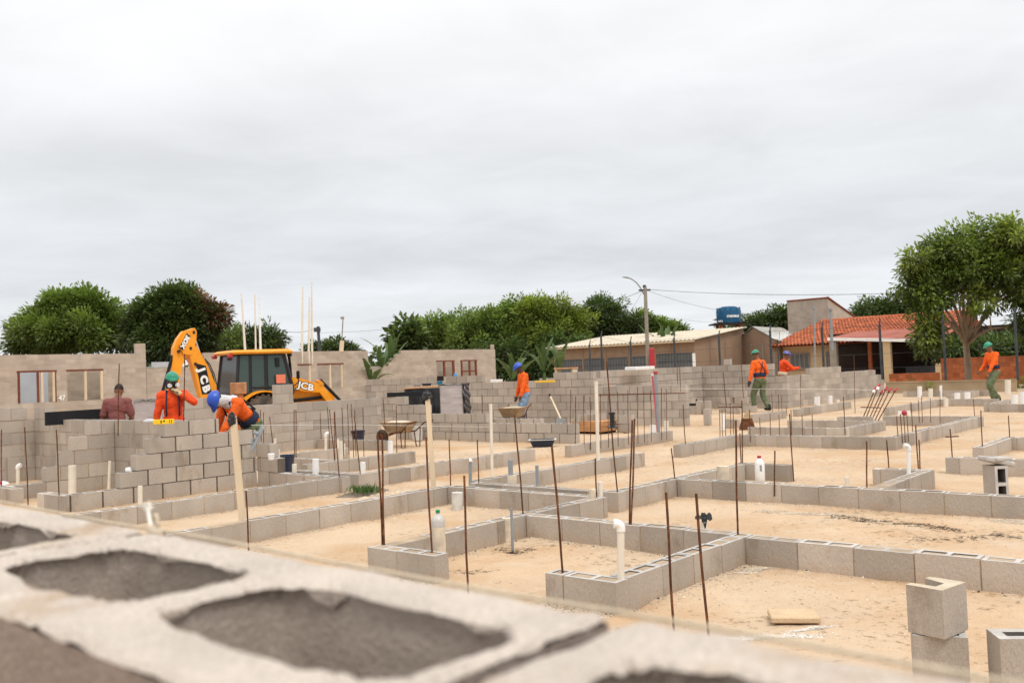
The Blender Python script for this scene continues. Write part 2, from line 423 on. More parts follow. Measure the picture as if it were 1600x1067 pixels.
SUN_EL, SUN_AZ = math.radians(58), math.radians(150)      # azimuth clockwise from +Y
wd = bpy.data.worlds.new('World'); S.world = wd; wd.use_nodes = True
nt = wd.node_tree; nt.nodes.clear(); L = nt.links.new
wo = _n(nt, 'ShaderNodeOutputWorld'); bg = _n(nt, 'ShaderNodeBackground')
sk = _n(nt, 'ShaderNodeTexSky'); sk.sky_type = 'NISHITA'; sk.sun_disc = False
sk.sun_elevation = SUN_EL; sk.sun_rotation = SUN_AZ
tc = _n(nt, 'ShaderNodeTexCoord'); sx = _n(nt, 'ShaderNodeSeparateXYZ'); L(tc.outputs['Generated'], sx.inputs[0])
# overcast layer: direction projected on a flat cloud deck
zz = _n(nt, 'ShaderNodeMath', operation='ADD'); L(sx.outputs[2], zz.inputs[0]); zz.inputs[1].default_value = 0.10
za = _n(nt, 'ShaderNodeMath', operation='MAXIMUM'); L(zz.outputs[0], za.inputs[0]); za.inputs[1].default_value = 0.03
dx = _n(nt, 'ShaderNodeMath', operation='DIVIDE'); L(sx.outputs[0], dx.inputs[0]); L(za.outputs[0], dx.inputs[1])
dy = _n(nt, 'ShaderNodeMath', operation='DIVIDE'); L(sx.outputs[1], dy.inputs[0]); L(za.outputs[0], dy.inputs[1])
cb = _n(nt, 'ShaderNodeCombineXYZ'); L(dx.outputs[0], cb.inputs[0]); L(dy.outputs[0], cb.inputs[1]); cb.inputs[2].default_value = 3.3
n1 = _n(nt, 'ShaderNodeTexNoise'); n1.inputs['Scale'].default_value = 0.62; n1.inputs['Detail'].default_value = 7; n1.inputs['Roughness'].default_value = 0.5
L(cb.outputs[0], n1.inputs[0])
n2 = _n(nt, 'ShaderNodeTexNoise'); n2.inputs['Scale'].default_value = 1.9; n2.inputs['Detail'].default_value = 6; n2.inputs['Roughness'].default_value = 0.55
n2.inputs['Distortion'].default_value = 0.4
L(cb.outputs[0], n2.inputs[0])
ns = _n(nt, 'ShaderNodeMath', operation='MULTIPLY_ADD'); L(n2.outputs[0], ns.inputs[0]); ns.inputs[1].default_value = 0.7; L(n1.outputs[0], ns.inputs[2])
cr = _n(nt, 'ShaderNodeMapRange'); L(ns.outputs[0], cr.inputs[0]); cr.inputs[1].default_value = 0.62; cr.inputs[2].default_value = 1.08
cr.inputs[3].default_value = 0.925; cr.inputs[4].default_value = 1.115; cr.clamp = False
# brightness of the deck by elevation (overcast: brighter towards the zenith)
rp = _n(nt, 'ShaderNodeValToRGB'); L(sx.outputs[2], rp.inputs[0])
els = rp.color_ramp.elements
stops = [(0.0, (0.405, 0.416, 0.428)), (0.055, (0.405, 0.417, 0.43)), (0.11, (0.362, 0.376, 0.392)), (0.17, (0.375, 0.387, 0.40)), (0.26, (0.415, 0.422, 0.43)), (0.36, (0.462, 0.466, 0.471)), (1.0, (0.98, 0.97, 0.945))]
els[0].position, els[0].color = stops[0][0], (*stops[0][1], 1)
els[1].position, els[1].color = stops[-1][0], (*stops[-1][1], 1)
for p_, c_ in stops[1:-1]:
    e = els.new(p_); e.color = (*c_, 1)
mu = _n(nt, 'ShaderNodeMix'); mu.data_type = 'RGBA'; mu.blend_type = 'MULTIPLY'; mu.inputs[0].default_value = 1
L(rp.outputs[0], mu.inputs[6]); L(cr.outputs[0], mu.inputs[7])
sc_ = _n(nt, 'ShaderNodeMix'); sc_.data_type = 'RGBA'; sc_.blend_type = 'MULTIPLY'; sc_.inputs[0].default_value = 1
L(mu.outputs[2], sc_.inputs[6]); sc_.inputs[7].default_value = (20.9, 20.9, 20.9, 1); sc_.clamp_result = False
mw = _n(nt, 'ShaderNodeMix'); mw.data_type = 'RGBA'; mw.inputs[0].default_value = 0.97
L(sk.outputs[0], mw.inputs[6]); L(sc_.outputs[2], mw.inputs[7])
L(mw.outputs[2], bg.inputs[0]); bg.inputs[1].default_value = 0.1
L(bg.outputs[0], wo.inputs[0])
sd = bpy.data.lights.new('sun', 'SUN'); sd.energy = 1.35; sd.angle = math.radians(14); sd.color = (1.0, 0.96, 0.90)
so = bpy.data.objects.new('sun', sd); COL.objects.link(so)
dirv = Vector((math.sin(SUN_AZ) * math.cos(SUN_EL), math.cos(SUN_AZ) * math.cos(SUN_EL), math.sin(SUN_EL)))
so.rotation_euler = dirv.to_track_quat('Z', 'Y').to_euler()

# ------------------------------------------------------------------ ground
def axis_pts(lim, n, p=2.6):
    t = np.linspace(-1, 1, n); return np.sign(t) * np.abs(t) ** p * lim
def make_ground():
    def far(a, n): t = np.linspace(0, 1, n + 1)[1:]; return a + (900 - a) * t ** 3.2 + t * 4
    xs = np.concatenate([-far(8, 60)[::-1], np.arange(-8, 9, .065), far(9, 60)])
    ys = np.concatenate([-far(3, 30)[::-1], np.arange(-3, 4, .5), np.arange(4, 14, .065), np.arange(14, 30, .25), far(30, 50)])
    P = []
    for x in xs:
        row = []
        for y in ys:
            row.append((x, y, sand_z(x, y)))
        P.append(row)
    mb = MB(); mb.grid(P)
    m = mat('sand', SANDC, 0.97, 0.09, 0.9, 0.35, 22, spec=0.1, col2=(0.44, 0.265, 0.135), scale2=0.5, lo=0.46, hi=0.72, speck=0.15)
    # finer litter and pale, trodden patches
    nt = m.node_tree; L = nt.links.new
    p = [n for n in nt.nodes if n.type == 'BSDF_PRINCIPLED'][0]
    src = p.inputs['Base Color'].links[0].from_socket
    geo = [n for n in nt.nodes if n.type == 'NEW_GEOMETRY'][0]
    na = _n(nt, 'ShaderNodeTexNoise'); na.inputs['Scale'].default_value = 1.7; na.inputs['Detail'].default_value = 9; na.inputs['Roughness'].default_value = 0.72
    L(geo.outputs[0], na.inputs[0])
    mr = _n(nt, 'ShaderNodeMapRange'); mr.inputs[1].default_value = 0.54; mr.inputs[2].default_value = 0.66; mr.inputs[4].default_value = 0.7; L(na.outputs[0], mr.inputs[0])
    mx = _n(nt, 'ShaderNodeMix'); mx.data_type = 'RGBA'; L(mr.outputs[0], mx.inputs[0]); L(src, mx.inputs[6]); mx.inputs[7].default_value = (0.54, 0.435, 0.325, 1)
    nb = _n(nt, 'ShaderNodeTexNoise'); nb.inputs['Scale'].default_value = 16; nb.inputs['Detail'].default_value = 5; nb.inputs['Roughness'].default_value = 0.7
    L(geo.outputs[0], nb.inputs[0])
    nc = _n(nt, 'ShaderNodeTexNoise'); nc.inputs['Scale'].default_value = 0.8; nc.inputs['Detail'].default_value = 2; L(geo.outputs[0], nc.inputs[0])
    mm = _n(nt, 'ShaderNodeMath', operation='MULTIPLY_ADD'); L(nc.outputs[0], mm.inputs[0]); mm.inputs[1].default_value = 0.45; L(nb.outputs[0], mm.inputs[2])
    m2 = _n(nt, 'ShaderNodeMapRange'); m2.inputs[1].default_value = 0.80; m2.inputs[2].default_value = 0.93; m2.inputs[4].default_value = 0.8; L(mm.outputs[0], m2.inputs[0])
    m3 = _n(nt, 'ShaderNodeMix'); m3.data_type = 'RGBA'; L(m2.outputs[0], m3.inputs[0]); L(mx.outputs[2], m3.inputs[6]); m3.inputs[7].default_value = (0.17, 0.12, 0.075, 1)
    L(m3.outputs[2], p.inputs['Base Color'])
    # footprints and barrow ruts: a coarse bump under the grain
    nf = _n(nt, 'ShaderNodeTexNoise'); nf.inputs['Scale'].default_value = 4.5; nf.inputs['Detail'].default_value = 4; nf.inputs['Distortion'].default_value = 0.6
    L(geo.outputs[0], nf.inputs[0])
    b2 = _n(nt, 'ShaderNodeBump'); b2.inputs['Strength'].default_value = 0.55; b2.inputs['Distance'].default_value = 0.06
    L(nf.outputs[0], b2.inputs['Height'])
    b1 = [n for n in nt.nodes if n.type == 'BUMP' and n != b2][0]; L(b2.outputs[0], b1.inputs['Normal'])
    g = mb.build('ground', m, smooth=True)
    tag(g, 'pale orange sand of the building plot', 'ground', kind='structure')
make_ground()

# ------------------------------------------------------------------ low foundation walls (one course of hollow blocks)
G1 = 'low foundation walls of hollow block'
def low(label, u, v, axis, a, b, **kw):
    return wall('foundation_wall', label, u, v, axis, [[(a, b)]], group=G1, **kw)
low('low block wall running back from the white elbow pipe to the white-splashed junction', 4.80, 3.21, 'u', 4.80, 6.35)
low('short two-block end wall beside the white elbow pipe, black scrap on its face', 4.66, 3.21, 'v', 3.21, 3.75)
low('long low wall behind the notched half block, running out of the right edge', 6.35, -2.0, 'v', -2.0, 3.34)
low('low wall between the white elbow pipe room and the bag-topped pipe, facing the camera', 6.42, 3.36, 'v', 3.36, 5.37)
low('low wall running back from the bottle-topped pipe past the two cut grey pipes', 4.84, 5.37, 'u', 4.84, 7.71)
low('short end wall holding the twin rebars beside the bottle-topped pipe', 4.69, 4.78, 'v', 4.78, 5.51)
low('long low wall behind the foot of the leaning bag-topped timber', 3.4, 7.52, 'u', 3.4, 7.61)
low('low wall with the dirty white pipe stub standing before it', 7.62, 5.52, 'v', 5.52, 7.66)
low('low wall just behind and parallel to the dirty-stub wall, grey pipes between them', 8.0, 5.43, 'v', 5.43, 7.53)
low('low wall ending left of the mid clearing, white PVC pole standing at its far end', 8.15, 7.54, 'u', 8.15, 11.85)
low('low wall that climbs from the cream stub to the corner by the white oil bottle', 8.15, 5.45, 'u', 8.15, 10.90)
low('long low wall crossing the middle right of the site with the oil bottle behind it', 9.2, -2.6, 'v', -2.6, 5.44)
low('stub wall standing behind the white oil bottle with the red cap', 10.92, 4.88, 'v', 4.88, 5.6)
low('short spur wall with the slim white elbow pipe standing in it', 9.35, 3.21, 'u', 9.35, 11.05)
low('two-block return at the far end of the spur wall with the slim elbow pipe', 10.9, 3.36, 'v', 3.36, 3.85)
low('low wall at the right edge behind the on-end block capped with broken concrete', 12.38, -1.5, 'v', -1.5, 3.46)
low('low wall running back at the right edge behind the crossbarred rebar', 13.8, 3.36, 'u', 13.8, 15.45)
low('cross wall closing the room at the right edge', 15.46, 0.5, 'v', 0.5, 3.5)
low('low wall facing the camera across the middle right, ten thin rebars behind it', 15.2, 4.98, 'v', 4.98, 7.62)
low('low wall running back to the far right corner past the ribbon-tied rebars', 15.35, 4.98, 'u', 15.35, 20.45)
low('low wall end standing free on the open sand right of the clearing', 13.08, 7.64, 'u', 13.08, 15.34)
low('cross wall behind the ribbon-tied rebars', 20.46, 4.98, 'v', 4.98, 6.95)
low('inner low wall of the green-stained box by the row of thin rebars', 17.0, 6.43, 'v', 6.43, 8.4)
low('side wall of the green-stained box under the red-capped rods', 17.15, 6.43, 'u', 17.15, 18.95)
low('back wall of the green-stained box', 18.96, 6.43, 'v', 6.43, 8.45)
low('low wall behind the red-capped rods', 20.2, 7.1, 'v', 7.1, 7.85)
low('low wall in front of the tall stepped wall with three white stubs', 23.4, 10.12, 'u', 23.4, 27.2)
low('low wall at the feet of the walking worker in the green helmet', 20.86, 10.14, 'u', 20.86, 22.75)
low('low wall running back on the far right toward the white drain stubs', 23.76, 7.9, 'u', 23.76, 28.0)
low('far cross wall left of the striding worker', 28.1, 6.4, 'v', 6.4, 8.04)
low('low wall at the right edge right of the striding worker', 25.2, 2.5, 'v', 2.5, 5.95)
low('low wall running back behind the bucket-like white stubs at the far right', 25.35, 5.97, 'u', 25.35, 27.7)
low('farthest cross wall before the tan boundary wall', 34.5, 8.0, 'v', 8.0, 10.95)
low('farthest low wall running back beside the fallen tree stem', 31.0, 8.4, 'u', 31.0, 34.4)
low('long low wall in front of the fresh block wall, ending in a square corner', 2.6, 9.62, 'u', 2.6, 7.76)
low('low wall from the grass clump back to the clearing on its left', 8.24, 9.64, 'u', 8.24, 11.85)
low('cross wall just behind the square corner with a pair of white stubs', 8.1, 9.64, 'v', 9.64, 11.1)
low('low wall under the fresh wall corner, black bucket behind it', 8.7, 11.53, 'u', 8.7, 10.95)
low('low wall with the cluster of leaning rebars behind it', 9.45, 13.5, 'u', 9.45, 11.15)
low('cross wall on the left with the crossbarred rebar behind it', 9.3, 11.7, 'v', 11.7, 13.5)
low('low wall along the foot of the long middle wall', 12.45, 13.9, 'v', 13.9, 16.15)
low('low wall with a row of thin rebars before the brown middle wall', 12.58, 9.45, 'u', 12.58, 15.9)
low('corner stub at the left edge with a white hooked pipe behind it', 5.05, 13.0, 'v', 13.0, 14.2)
low('short return wall with open cells beside the thick white pipe at left', 5.03, 11.6, 'v', 11.6, 12.2)

# ------------------------------------------------------------------ tall block walls
G2 = 'part-built block walls'
MF = [M_BLOCK, M_TOP, M_CELL, M_MORTARD]
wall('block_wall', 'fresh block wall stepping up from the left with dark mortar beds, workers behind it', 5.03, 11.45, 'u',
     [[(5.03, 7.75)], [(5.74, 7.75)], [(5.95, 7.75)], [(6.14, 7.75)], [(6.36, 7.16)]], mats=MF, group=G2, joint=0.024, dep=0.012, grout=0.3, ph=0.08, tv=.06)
wall('block_wall', 'short return wall of two racked courses under the tilted trowel board', 7.76, 9.57, 'v',
     [[(9.57, 11.44)], [(10.95, 11.46)], [(11.12, 11.46)]], mats=MF, group=G2, joint=0.016, dep=0.012)
wall('block_wall', 'block wall receding behind the fresh wall with the yellow level on its top', 6.66, 11.62, 'v',
     [[(11.62, 16.18)]] * 5 + [[(15.75, 16.18)]], group=G2, joint=0.015)
wall('block_wall', 'short racked wall end stepping down in front of the man in the maroon shirt', 5.2, 13.42, 'u',
     [[(5.2, 6.65)], [(5.66, 6.65)], [(5.86, 6.65)], [(6.04, 6.65)], [(6.28, 6.65)]], group=G2, joint=0.016, ph=0.06)
wall('block_wall', 'tall dark block wall at the left edge, one course above its neighbour', 2.5, 16.2, 'u',
     [[(2.5, 6.8)]] * 5 + [[(2.5, 6.55)]], group=G2, tv=0.07)
wall('block_wall', 'long weathered wall in front of the yellow digger with a short raised pier', 6.82, 16.21, 'u',
     [[(6.82, 14.35)]] * 5 + [[(9.2, 10.42), (11.5, 11.92)], [(11.5, 11.92)]], group=G2, mats=[M_GREY, M_TOP, M_CELL, M_MORTAR], cells=False)
wall('block_wall', 'stepped new wall in front of the black-wrapped pallet', 14.8, 11.0, 'v',
     [[(11.0, 16.18)], [(11.0, 16.18)], [(13.35, 16.18)], [(15.15, 16.18)], [(15.9, 16.18)]], mats=MF, group=G2, joint=0.02, dep=0.014, tv=0.07)
wall('block_wall', 'second new wall stub behind the wheelbarrow with the cream tray', 16.2, 13.0, 'v',
     [[(13.0, 14.9)]] * 2, mats=MF, group=G2, joint=0.018)
wall('block_wall', 'brown middle wall behind the worker in the blue helmet, a spade leaning on it', 19.7, 11.3, 'v',
     [[(11.3, 23)]] * 5 + [[(14.0, 23)], [(14.0, 15.3), (17.9, 23)]], group=G2, mats=[M_GREY, M_TOP, M_CELL, M_MORTARD], cells=False, joint=0.014)
wall('block_wall', 'wall with the wet brown patch running back to an inside corner', 19.85, 15.0, 'u',
     [[(19.85, 27.28)]] * 7, group=G2, mats=[M_GREY, M_TOP, M_CELL, M_MORTARD], cells=False)
wall('block_wall', 'wall behind the two workers on the right, one block set upright on top', 27.3, 12.1, 'v',
     [[(12.1, 15.14)]] * 5 + [[(12.55, 15.14)]] * 2 + [[(14.0, 14.22)]], group=G2, mats=[M_GREY, M_TOP, M_CELL, M_MORTARD], cells=False)
wall('block_wall', 'long wall stepping down to the right in front of the tiled house', 27.46, 12.2, 'u',
     [[(27.46, 36.3)]] * 3 + [[(27.46, 36.0)], [(27.46, 35.4)], [(29.3, 32.0)]], group=G2, mats=[M_GREY, M_TOP, M_CELL, M_MORTAR], cells=False)

# weathered house fronts at the back
G3 = 'roofless house fronts at the back of the site'
MO = [M_OLD, M_OLDM, M_CELL, M_OLDM]
def old(label, u, v, axis, courses): return wall('house_front', label, u, v, axis, courses, zb=-0.4, mats=MO, cells=False, group=G3, tv=0.05, joint=0.008, dep=0.003)
def cut(a, b, c0, c1, n, holes):
    out = []
    for i in range(n):
        segs = [(a, b)]
        for (h0, h1, i0, i1) in holes:
            if i0 <= i <= i1:
                segs = [s for (p, q) in segs for s in ((p, min(q, h0)), (max(p, h1), q)) if s[1] - s[0] > 0.03]
        out.append(segs)
    return out
H1 = old('roofless house front at left with two framed window openings and a raised end pier', 6.0, 36.0, 'u',
         cut(6, 19.25, 0, 0, 16, [(14.25, 15.65, 7, 12), (16.05, 17.45, 7, 12)]) + [[(18.83, 19.25)], [(18.83, 19.25)]])
H2 = old('roofless house front behind the digger cab with two half-hidden window openings', 19.27, 36.01, 'u',
         [[(19.27, 31.14)]] * 7 + cut(19.27, 31.14, 0, 0, 6, [(26.8, 27.55, 0, 5), (27.95, 29.5, 0, 5)]) + [[(21.9, 31.14)]] * 3)
H3 = old('roofless house front at centre with stepped left end and rust red window frames', 31.16, 36.0, 'u',
         [[(31.16, 40.88)]] * 7 + cut(31.16, 40.88, 0, 0, 5, [(36.0, 37.4, 0, 4), (37.9, 39.25, 0, 4)]) +
         [[(32.5, 36.0), (37.4, 37.9), (39.25, 40.88)], [(32.7, 40.88)], [(33.0, 40.88)], [(33.4, 40.88)]])
old('inner wall of the roofless houses seen through their window openings', 8, 40.0, 'u',
    [[(8, 15.7), (17.0, 41)]] * 12 + [[(17.0, 41)]])
old('partition wall close behind the right window opening of the left house front', 15.95, 37.3, 'u', [[(15.95, 19.2)]] * 13)
old('partition wall close behind the rust red frames of the centre house front', 35.6, 37.3, 'u', [[(35.6, 40.8)]] * 13)
old('lower garden wall beside the banana plants right of the centre house front', 41.2, 33.0, 'v', [[(21.0, 33.0)]] * 7)

def frame(parent, v, u0, u1, z0, z1, posts, m, mp, w=0.07, sill=False):
    """window frame set in an opening on the line v; coordinates in the wall's own frame"""
    pu, pv = uv(parent.location)
    mb = MB(); y0, y1 = v - pv - 0.02, v - pv + 0.06
    mb.box(u0 - pu - 0.02, y0, z1 - w, u1 - pu + 0.02, y1, z1 - 0.004, 0)
    for (p, k, ww) in posts: mb.box(p - pu - ww / 2, y0 + 0.003, z0 + 0.004, p - pu + ww / 2, y1 - 0.003, z1 - w, k)
    return mb.build('window_frame', [m, mp], parent)
frame(H1, 36, 14.25, 15.65, 1.0, 2.2, [(14.3, 0, .07), (14.98, 0, .07), (15.12, 1, .08), (15.56, 1, .08), (15.61, 0, .05)], M_RUSTF, M_WOOD)
frame(H1, 36, 16.05, 17.45, 1.0, 2.2, [(16.76, 1, .08), (17.4, 1, .08)], M_RUSTF, M_WOOD)
frame(H2, 36, 26.8, 27.55, 1.0, 2.2, [(27.48, 1, .08)], M_RUSTF, M_WOOD)
frame(H2, 36, 27.95, 29.5, 1.0, 2.2, [(28.7, 1, .07), (29.42, 1, .08)], M_RUSTF, M_WOOD)
frame(H3, 36, 36.0, 37.4, 1.0, 2.2, [(36.6, 0, .12), (37.33, 0, .14)], M_RUSTF, M_WOOD)
frame(H3, 36, 37.9, 39.25, 1.0, 2.2, [(38.0, 0, .1), (38.65, 0, .1), (39.18, 0, .12)], M_RUSTF, M_WOOD)
mb = MB(); pu, pv = uv(H3.location); mb.box(37.95 - pu, -0.01, 1.52, 39.2 - pu, 0.05, 1.6); mb.build('window_crossbar', M_RUSTF, H3)
mb = MB(); pu, pv = uv(H1.location)
for k in range(6): mb.tube([(14.4 - pu + k * .1, 3.0, 1.0), (14.4 - pu + k * .1, 3.0, 2.35)], 0.012, 5)
mb.tube([(14.3 - pu, 3.0, 1.9), (15.4 - pu, 3.0, 1.9)], 0.012, 5); mb.tube([(14.3 - pu, 3.0, 1.05), (15.4 - pu, 3.0, 1.05)], 0.012, 5)
wi = mb.build('barred_gate', M_POSTD, None, W(pu, pv), RZU); tag(wi, 'pale gate with black bars seen through the left window opening of the left house', 'gate')
mb = MB(); mb.box(14.2 - pu, 3.1, -.4, 17.0 - pu, 3.14, 2.45); mb.build('gate_panel', mat('pale_blue_grey_panel', (.46, .49, .53), .6, .08, 1.5), wi)
# white chalk number 47 beside the opening
for o_, txt in ((H1, '47'),):
    pu, pv = uv(o_.location)
    text_mesh('47', 'chalk_number', 0.26, 0.004, M_WHITE, o_, Matrix.Translation((15.84 - pu, -0.012, 1.13)) @ Matrix.Rotation(math.pi / 2, 4, 'X'), 0.008)
mb = MB(); mb.box(0, 0, 0, 1.3, .5, .04); mb.box(0, .0, .04, 1.3, .03, .22)
o = mb.build('metal_sheet', mat('pale_metal_sheet', (0.42, 0.45, 0.48), 0.5, 0.1), None, W(19.5, 36.0, 2.205), RZU); tag(o, 'pale folded metal sheet lying on the low wall between the left house fronts', 'metal sheet')
# ------------------------------------------------------------------ the wall under the lens
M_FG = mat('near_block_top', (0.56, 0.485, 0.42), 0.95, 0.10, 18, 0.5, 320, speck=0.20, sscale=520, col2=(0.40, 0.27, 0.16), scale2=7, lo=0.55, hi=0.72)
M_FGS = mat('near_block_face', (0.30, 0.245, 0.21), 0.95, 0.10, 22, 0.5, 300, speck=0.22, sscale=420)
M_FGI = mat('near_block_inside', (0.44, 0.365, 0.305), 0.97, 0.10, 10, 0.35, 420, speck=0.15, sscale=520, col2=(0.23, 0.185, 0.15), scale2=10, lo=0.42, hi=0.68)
FGO = Vector((-0.25703, 0.64473, 0)); FGT = Vector((0.74026, -0.67232, 0)); FGN = Vector((-0.67232, -0.74026, 0))
FG_RZ = math.atan2(FGT.y, FGT.x)
def fg_block(bm_mb, x0, z1, seed, h=0.19):
    """one hollow block of the near wall; local x along the wall, -y toward the lens"""
    Lb, Tt = 0.388, 0.148
    def nz(p, s, a): return a * noise.noise((p[0] * s + seed, p[1] * s, p[2] * s))
    for half in (0, 1):
        xa = x0 + half * Lb / 2; xb = xa + Lb / 2
        cx = x0 + (0.1115 if half == 0 else 0.2985); cy = -0.0735
        hw, hd = 0.081, 0.0395
        N = 176; rings = []
        def outline(k):
            t = 2 * math.pi * k / N; c, s = math.cos(t), math.sin(t); e = 0.42
            rr = 1 + 0.07 * noise.noise((c * 2.2 + seed + half * 9, s * 2.2, 5)) + 0.05 * noise.noise((c * 9 + seed, s * 9, 2 + half)) + 0.035 * noise.noise((c * 30, s * 30 + seed, half))
            return (cx + hw * rr * math.copysign(abs(c) ** e, c), cy + hd * rr * math.copysign(abs(s) ** e, s))
        inn = [outline(k) for k in range(N)]
        smo = []
        for k in range(N):
            t = 2 * math.pi * k / N; c, s = math.cos(t), math.sin(t); smo.append((cx + hw * math.copysign(abs(c) ** .36, c), cy + hd * math.copysign(abs(s) ** .36, s)))
        ext = []
        for (px, py) in inn:      # ray from the cell centre to the rim of this half block
            dx, dy = px - cx, py - cy
            tx = ((xb if dx > 0 else xa) - cx) / dx if abs(dx) > 1e-9 else 1e9
            ty = ((0 if dy > 0 else -Tt) - cy) / dy if abs(dy) > 1e-9 else 1e9
            t = min(tx, ty); ext.append((cx + dx * t, cy + dy * t))
        R = 12; top = []
        for i in range(R + 1):
            f = i / R; row = []
            for k in range(N):
                x = inn[k][0] * (1 - f) + ext[k][0] * f; y = inn[k][1] * (1 - f) + ext[k][1] * f
                ed = min(x - x0, x0 + Lb - x, -y, y + Tt)
                z = z1 + nz((x, y, 0), 60, 0.0012) + nz((x, y, 1), 190, 0.0009) + nz((x, y, 2), 18, 0.0012)
                z -= 0.0022 * max(0, 1 - ed / 0.005) ** 2 * (1 + 2.0 * max(0, noise.noise((x * 45, y * 45, seed))))
                if i == 0: z -= 0.002
                if i < 3: z -= (1 - i / 3) * 0.005 * max(0, noise.noise((x * 38 + seed, y * 38, 4)) - .12) * 2.2
                row.append((x, y, z))
            top.append(row)
        P = [r + [r[0]] for r in top]
        bm_mb.grid(P, 0)
        ins = [top[0]]
        for j in range(1, 31):
            d = h * (j / 30) ** 1.3; row = []
            for k in range(N):
                bl = min(1, d / .018); x = inn[k][0] * (1 - bl) + smo[k][0] * bl; y = inn[k][1] * (1 - bl) + smo[k][1] * bl; tp = 1 + 0.055 * min(1, d / .007) - 0.16 * d / h
                q = (cx + (x - cx) * tp, cy + (y - cy) * tp, z1 - d)
                w = nz((q[0], q[1], q[2]), 230, 0.0009) + nz((q[0], q[1], q[2]), 90, 0.0009) + nz((q[0], q[1], q[2]), 35, 0.0010)
                row.append((q[0] + w, q[1] + w, q[2]))
            ins.append(row)
        bm_mb.grid([r + [r[0]] for r in ins], 2)
        bm_mb._add(ins[-1], [tuple(range(N))], 2)
    # outer faces
    def face(ax, val, a0, a1, na):
        P = []
        for j in range(15):
            row = []
            for i in range(na + 1):
                s_ = a0 + (a1 - a0) * i / na; z = z1 - 0.0035 - (h - 0.0035) * j / 14
                w = nz((s_, val, z), 90, 0.001)
                row.append((s_, val + w * (j > 0), z) if ax == 'y' else (val + w * (j > 0), s_, z))
            P.append(row)
        bm_mb.grid(P, 1)
    face('y', -0.148, x0, x0 + Lb, 60); face('y', 0.0, x0, x0 + Lb, 60); face('x', x0, -0.148, 0, 22); face('x', x0 + Lb, -0.148, 0, 22)
fg = MB()
for i in range(-4, 9):
    if -2 <= i <= 2: fg_block(fg, 0.006 + 0.4 * i, 0.0, 3.7 * i + 1, 0.19)
    else: fg.box(0.006 + .4 * i, -.148, -.19, .394 + .4 * i, 0, -0.002, 1, 1, top=0)
for c in range(1, 7):
    for i in range(-4, 9):
        o_ = 0.2 if c % 2 else 0
        fg.box(0.006 + o_ + .4 * i, -.148, -.19 - .2 * c, .394 + o_ + .4 * i, 0, -.2 * c, 1, random.uniform(.92, 1.08), top=0)
fg.box(-1.58, -.14, -1.40, 3.58, -.008, -0.19, 3)
for i in range(-3, 9):
    fg.box(0.394 + .4 * (i - 1) - .003, -.138, -.19, 0.406 + .4 * (i - 1) + .003, -.012, -.016 if i != 2 else -.05, 3)
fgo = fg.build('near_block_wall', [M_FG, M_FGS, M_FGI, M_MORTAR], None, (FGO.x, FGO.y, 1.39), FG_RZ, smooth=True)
soften(fgo, 50)
tag(fgo, 'rough hollow-block wall filling the lower left corner, big open cells on top', 'wall')
# mason's string along the far edge with its knot
mb = MB(); pts = []
for i in range(120):
    x = -1.6 + i * 0.04
    pts.append((x, 0.0025 + 0.0006 * math.sin(x * 31), 0.0004 + 0.0006 * math.sin(x * 17)))
mb.tube(pts, 0.0011, 8)
st = thing('mason_string', 'cream string along the edge of the near wall, knotted with a frayed end', 'string', (FGO.x, FGO.y, 1.39), FG_RZ)
mb.build('cord', M_STRING, st, smooth=True)
mb = MB()
mb.tube([(-0.002 + .0042 * i, 0.002 + .001 * math.sin(i * 2), 0.0005 - .0006 * i + .0006 * math.sin(i * 3)) for i in range(6)], [.0018, .0042, .0048, .0044, .0036, .0018], 10)
mb.tube([(0.003 + 0.0042 * (1 - math.cos(a)) , 0.003 + .001 * math.cos(a), 0.002 + 0.0085 * math.sin(a)) for a in [math.pi * k / 12 for k in range(13)]], 0.0015, 8)
mb.build('knot', M_STRING, st, smooth=True)
mb = MB(); tail = [(0.0, 0.003, 0.002), (-0.004, 0.004, 0.0055), (-0.0075, 0.005, 0.010), (-0.0095, 0.0055, 0.0135)]
mb.tube(tail, [.0013, .0012, .0013, .0017], 8)
for k in range(60):
    a = Vector(tail[-1]) + Vector((random.uniform(-.001, .001), random.uniform(-.001, .001), -.002)); d = Vector((random.gauss(-.5, .5), random.gauss(0, .4), random.gauss(.9, .35))).normalized()
    l = random.uniform(.003, .008); mb.tube([a, a + d * l * .5, a + d * l + Vector((random.gauss(0, .001), 0, 0))], .0002, 4)
mb.build('frayed_end', M_TUFT, st)

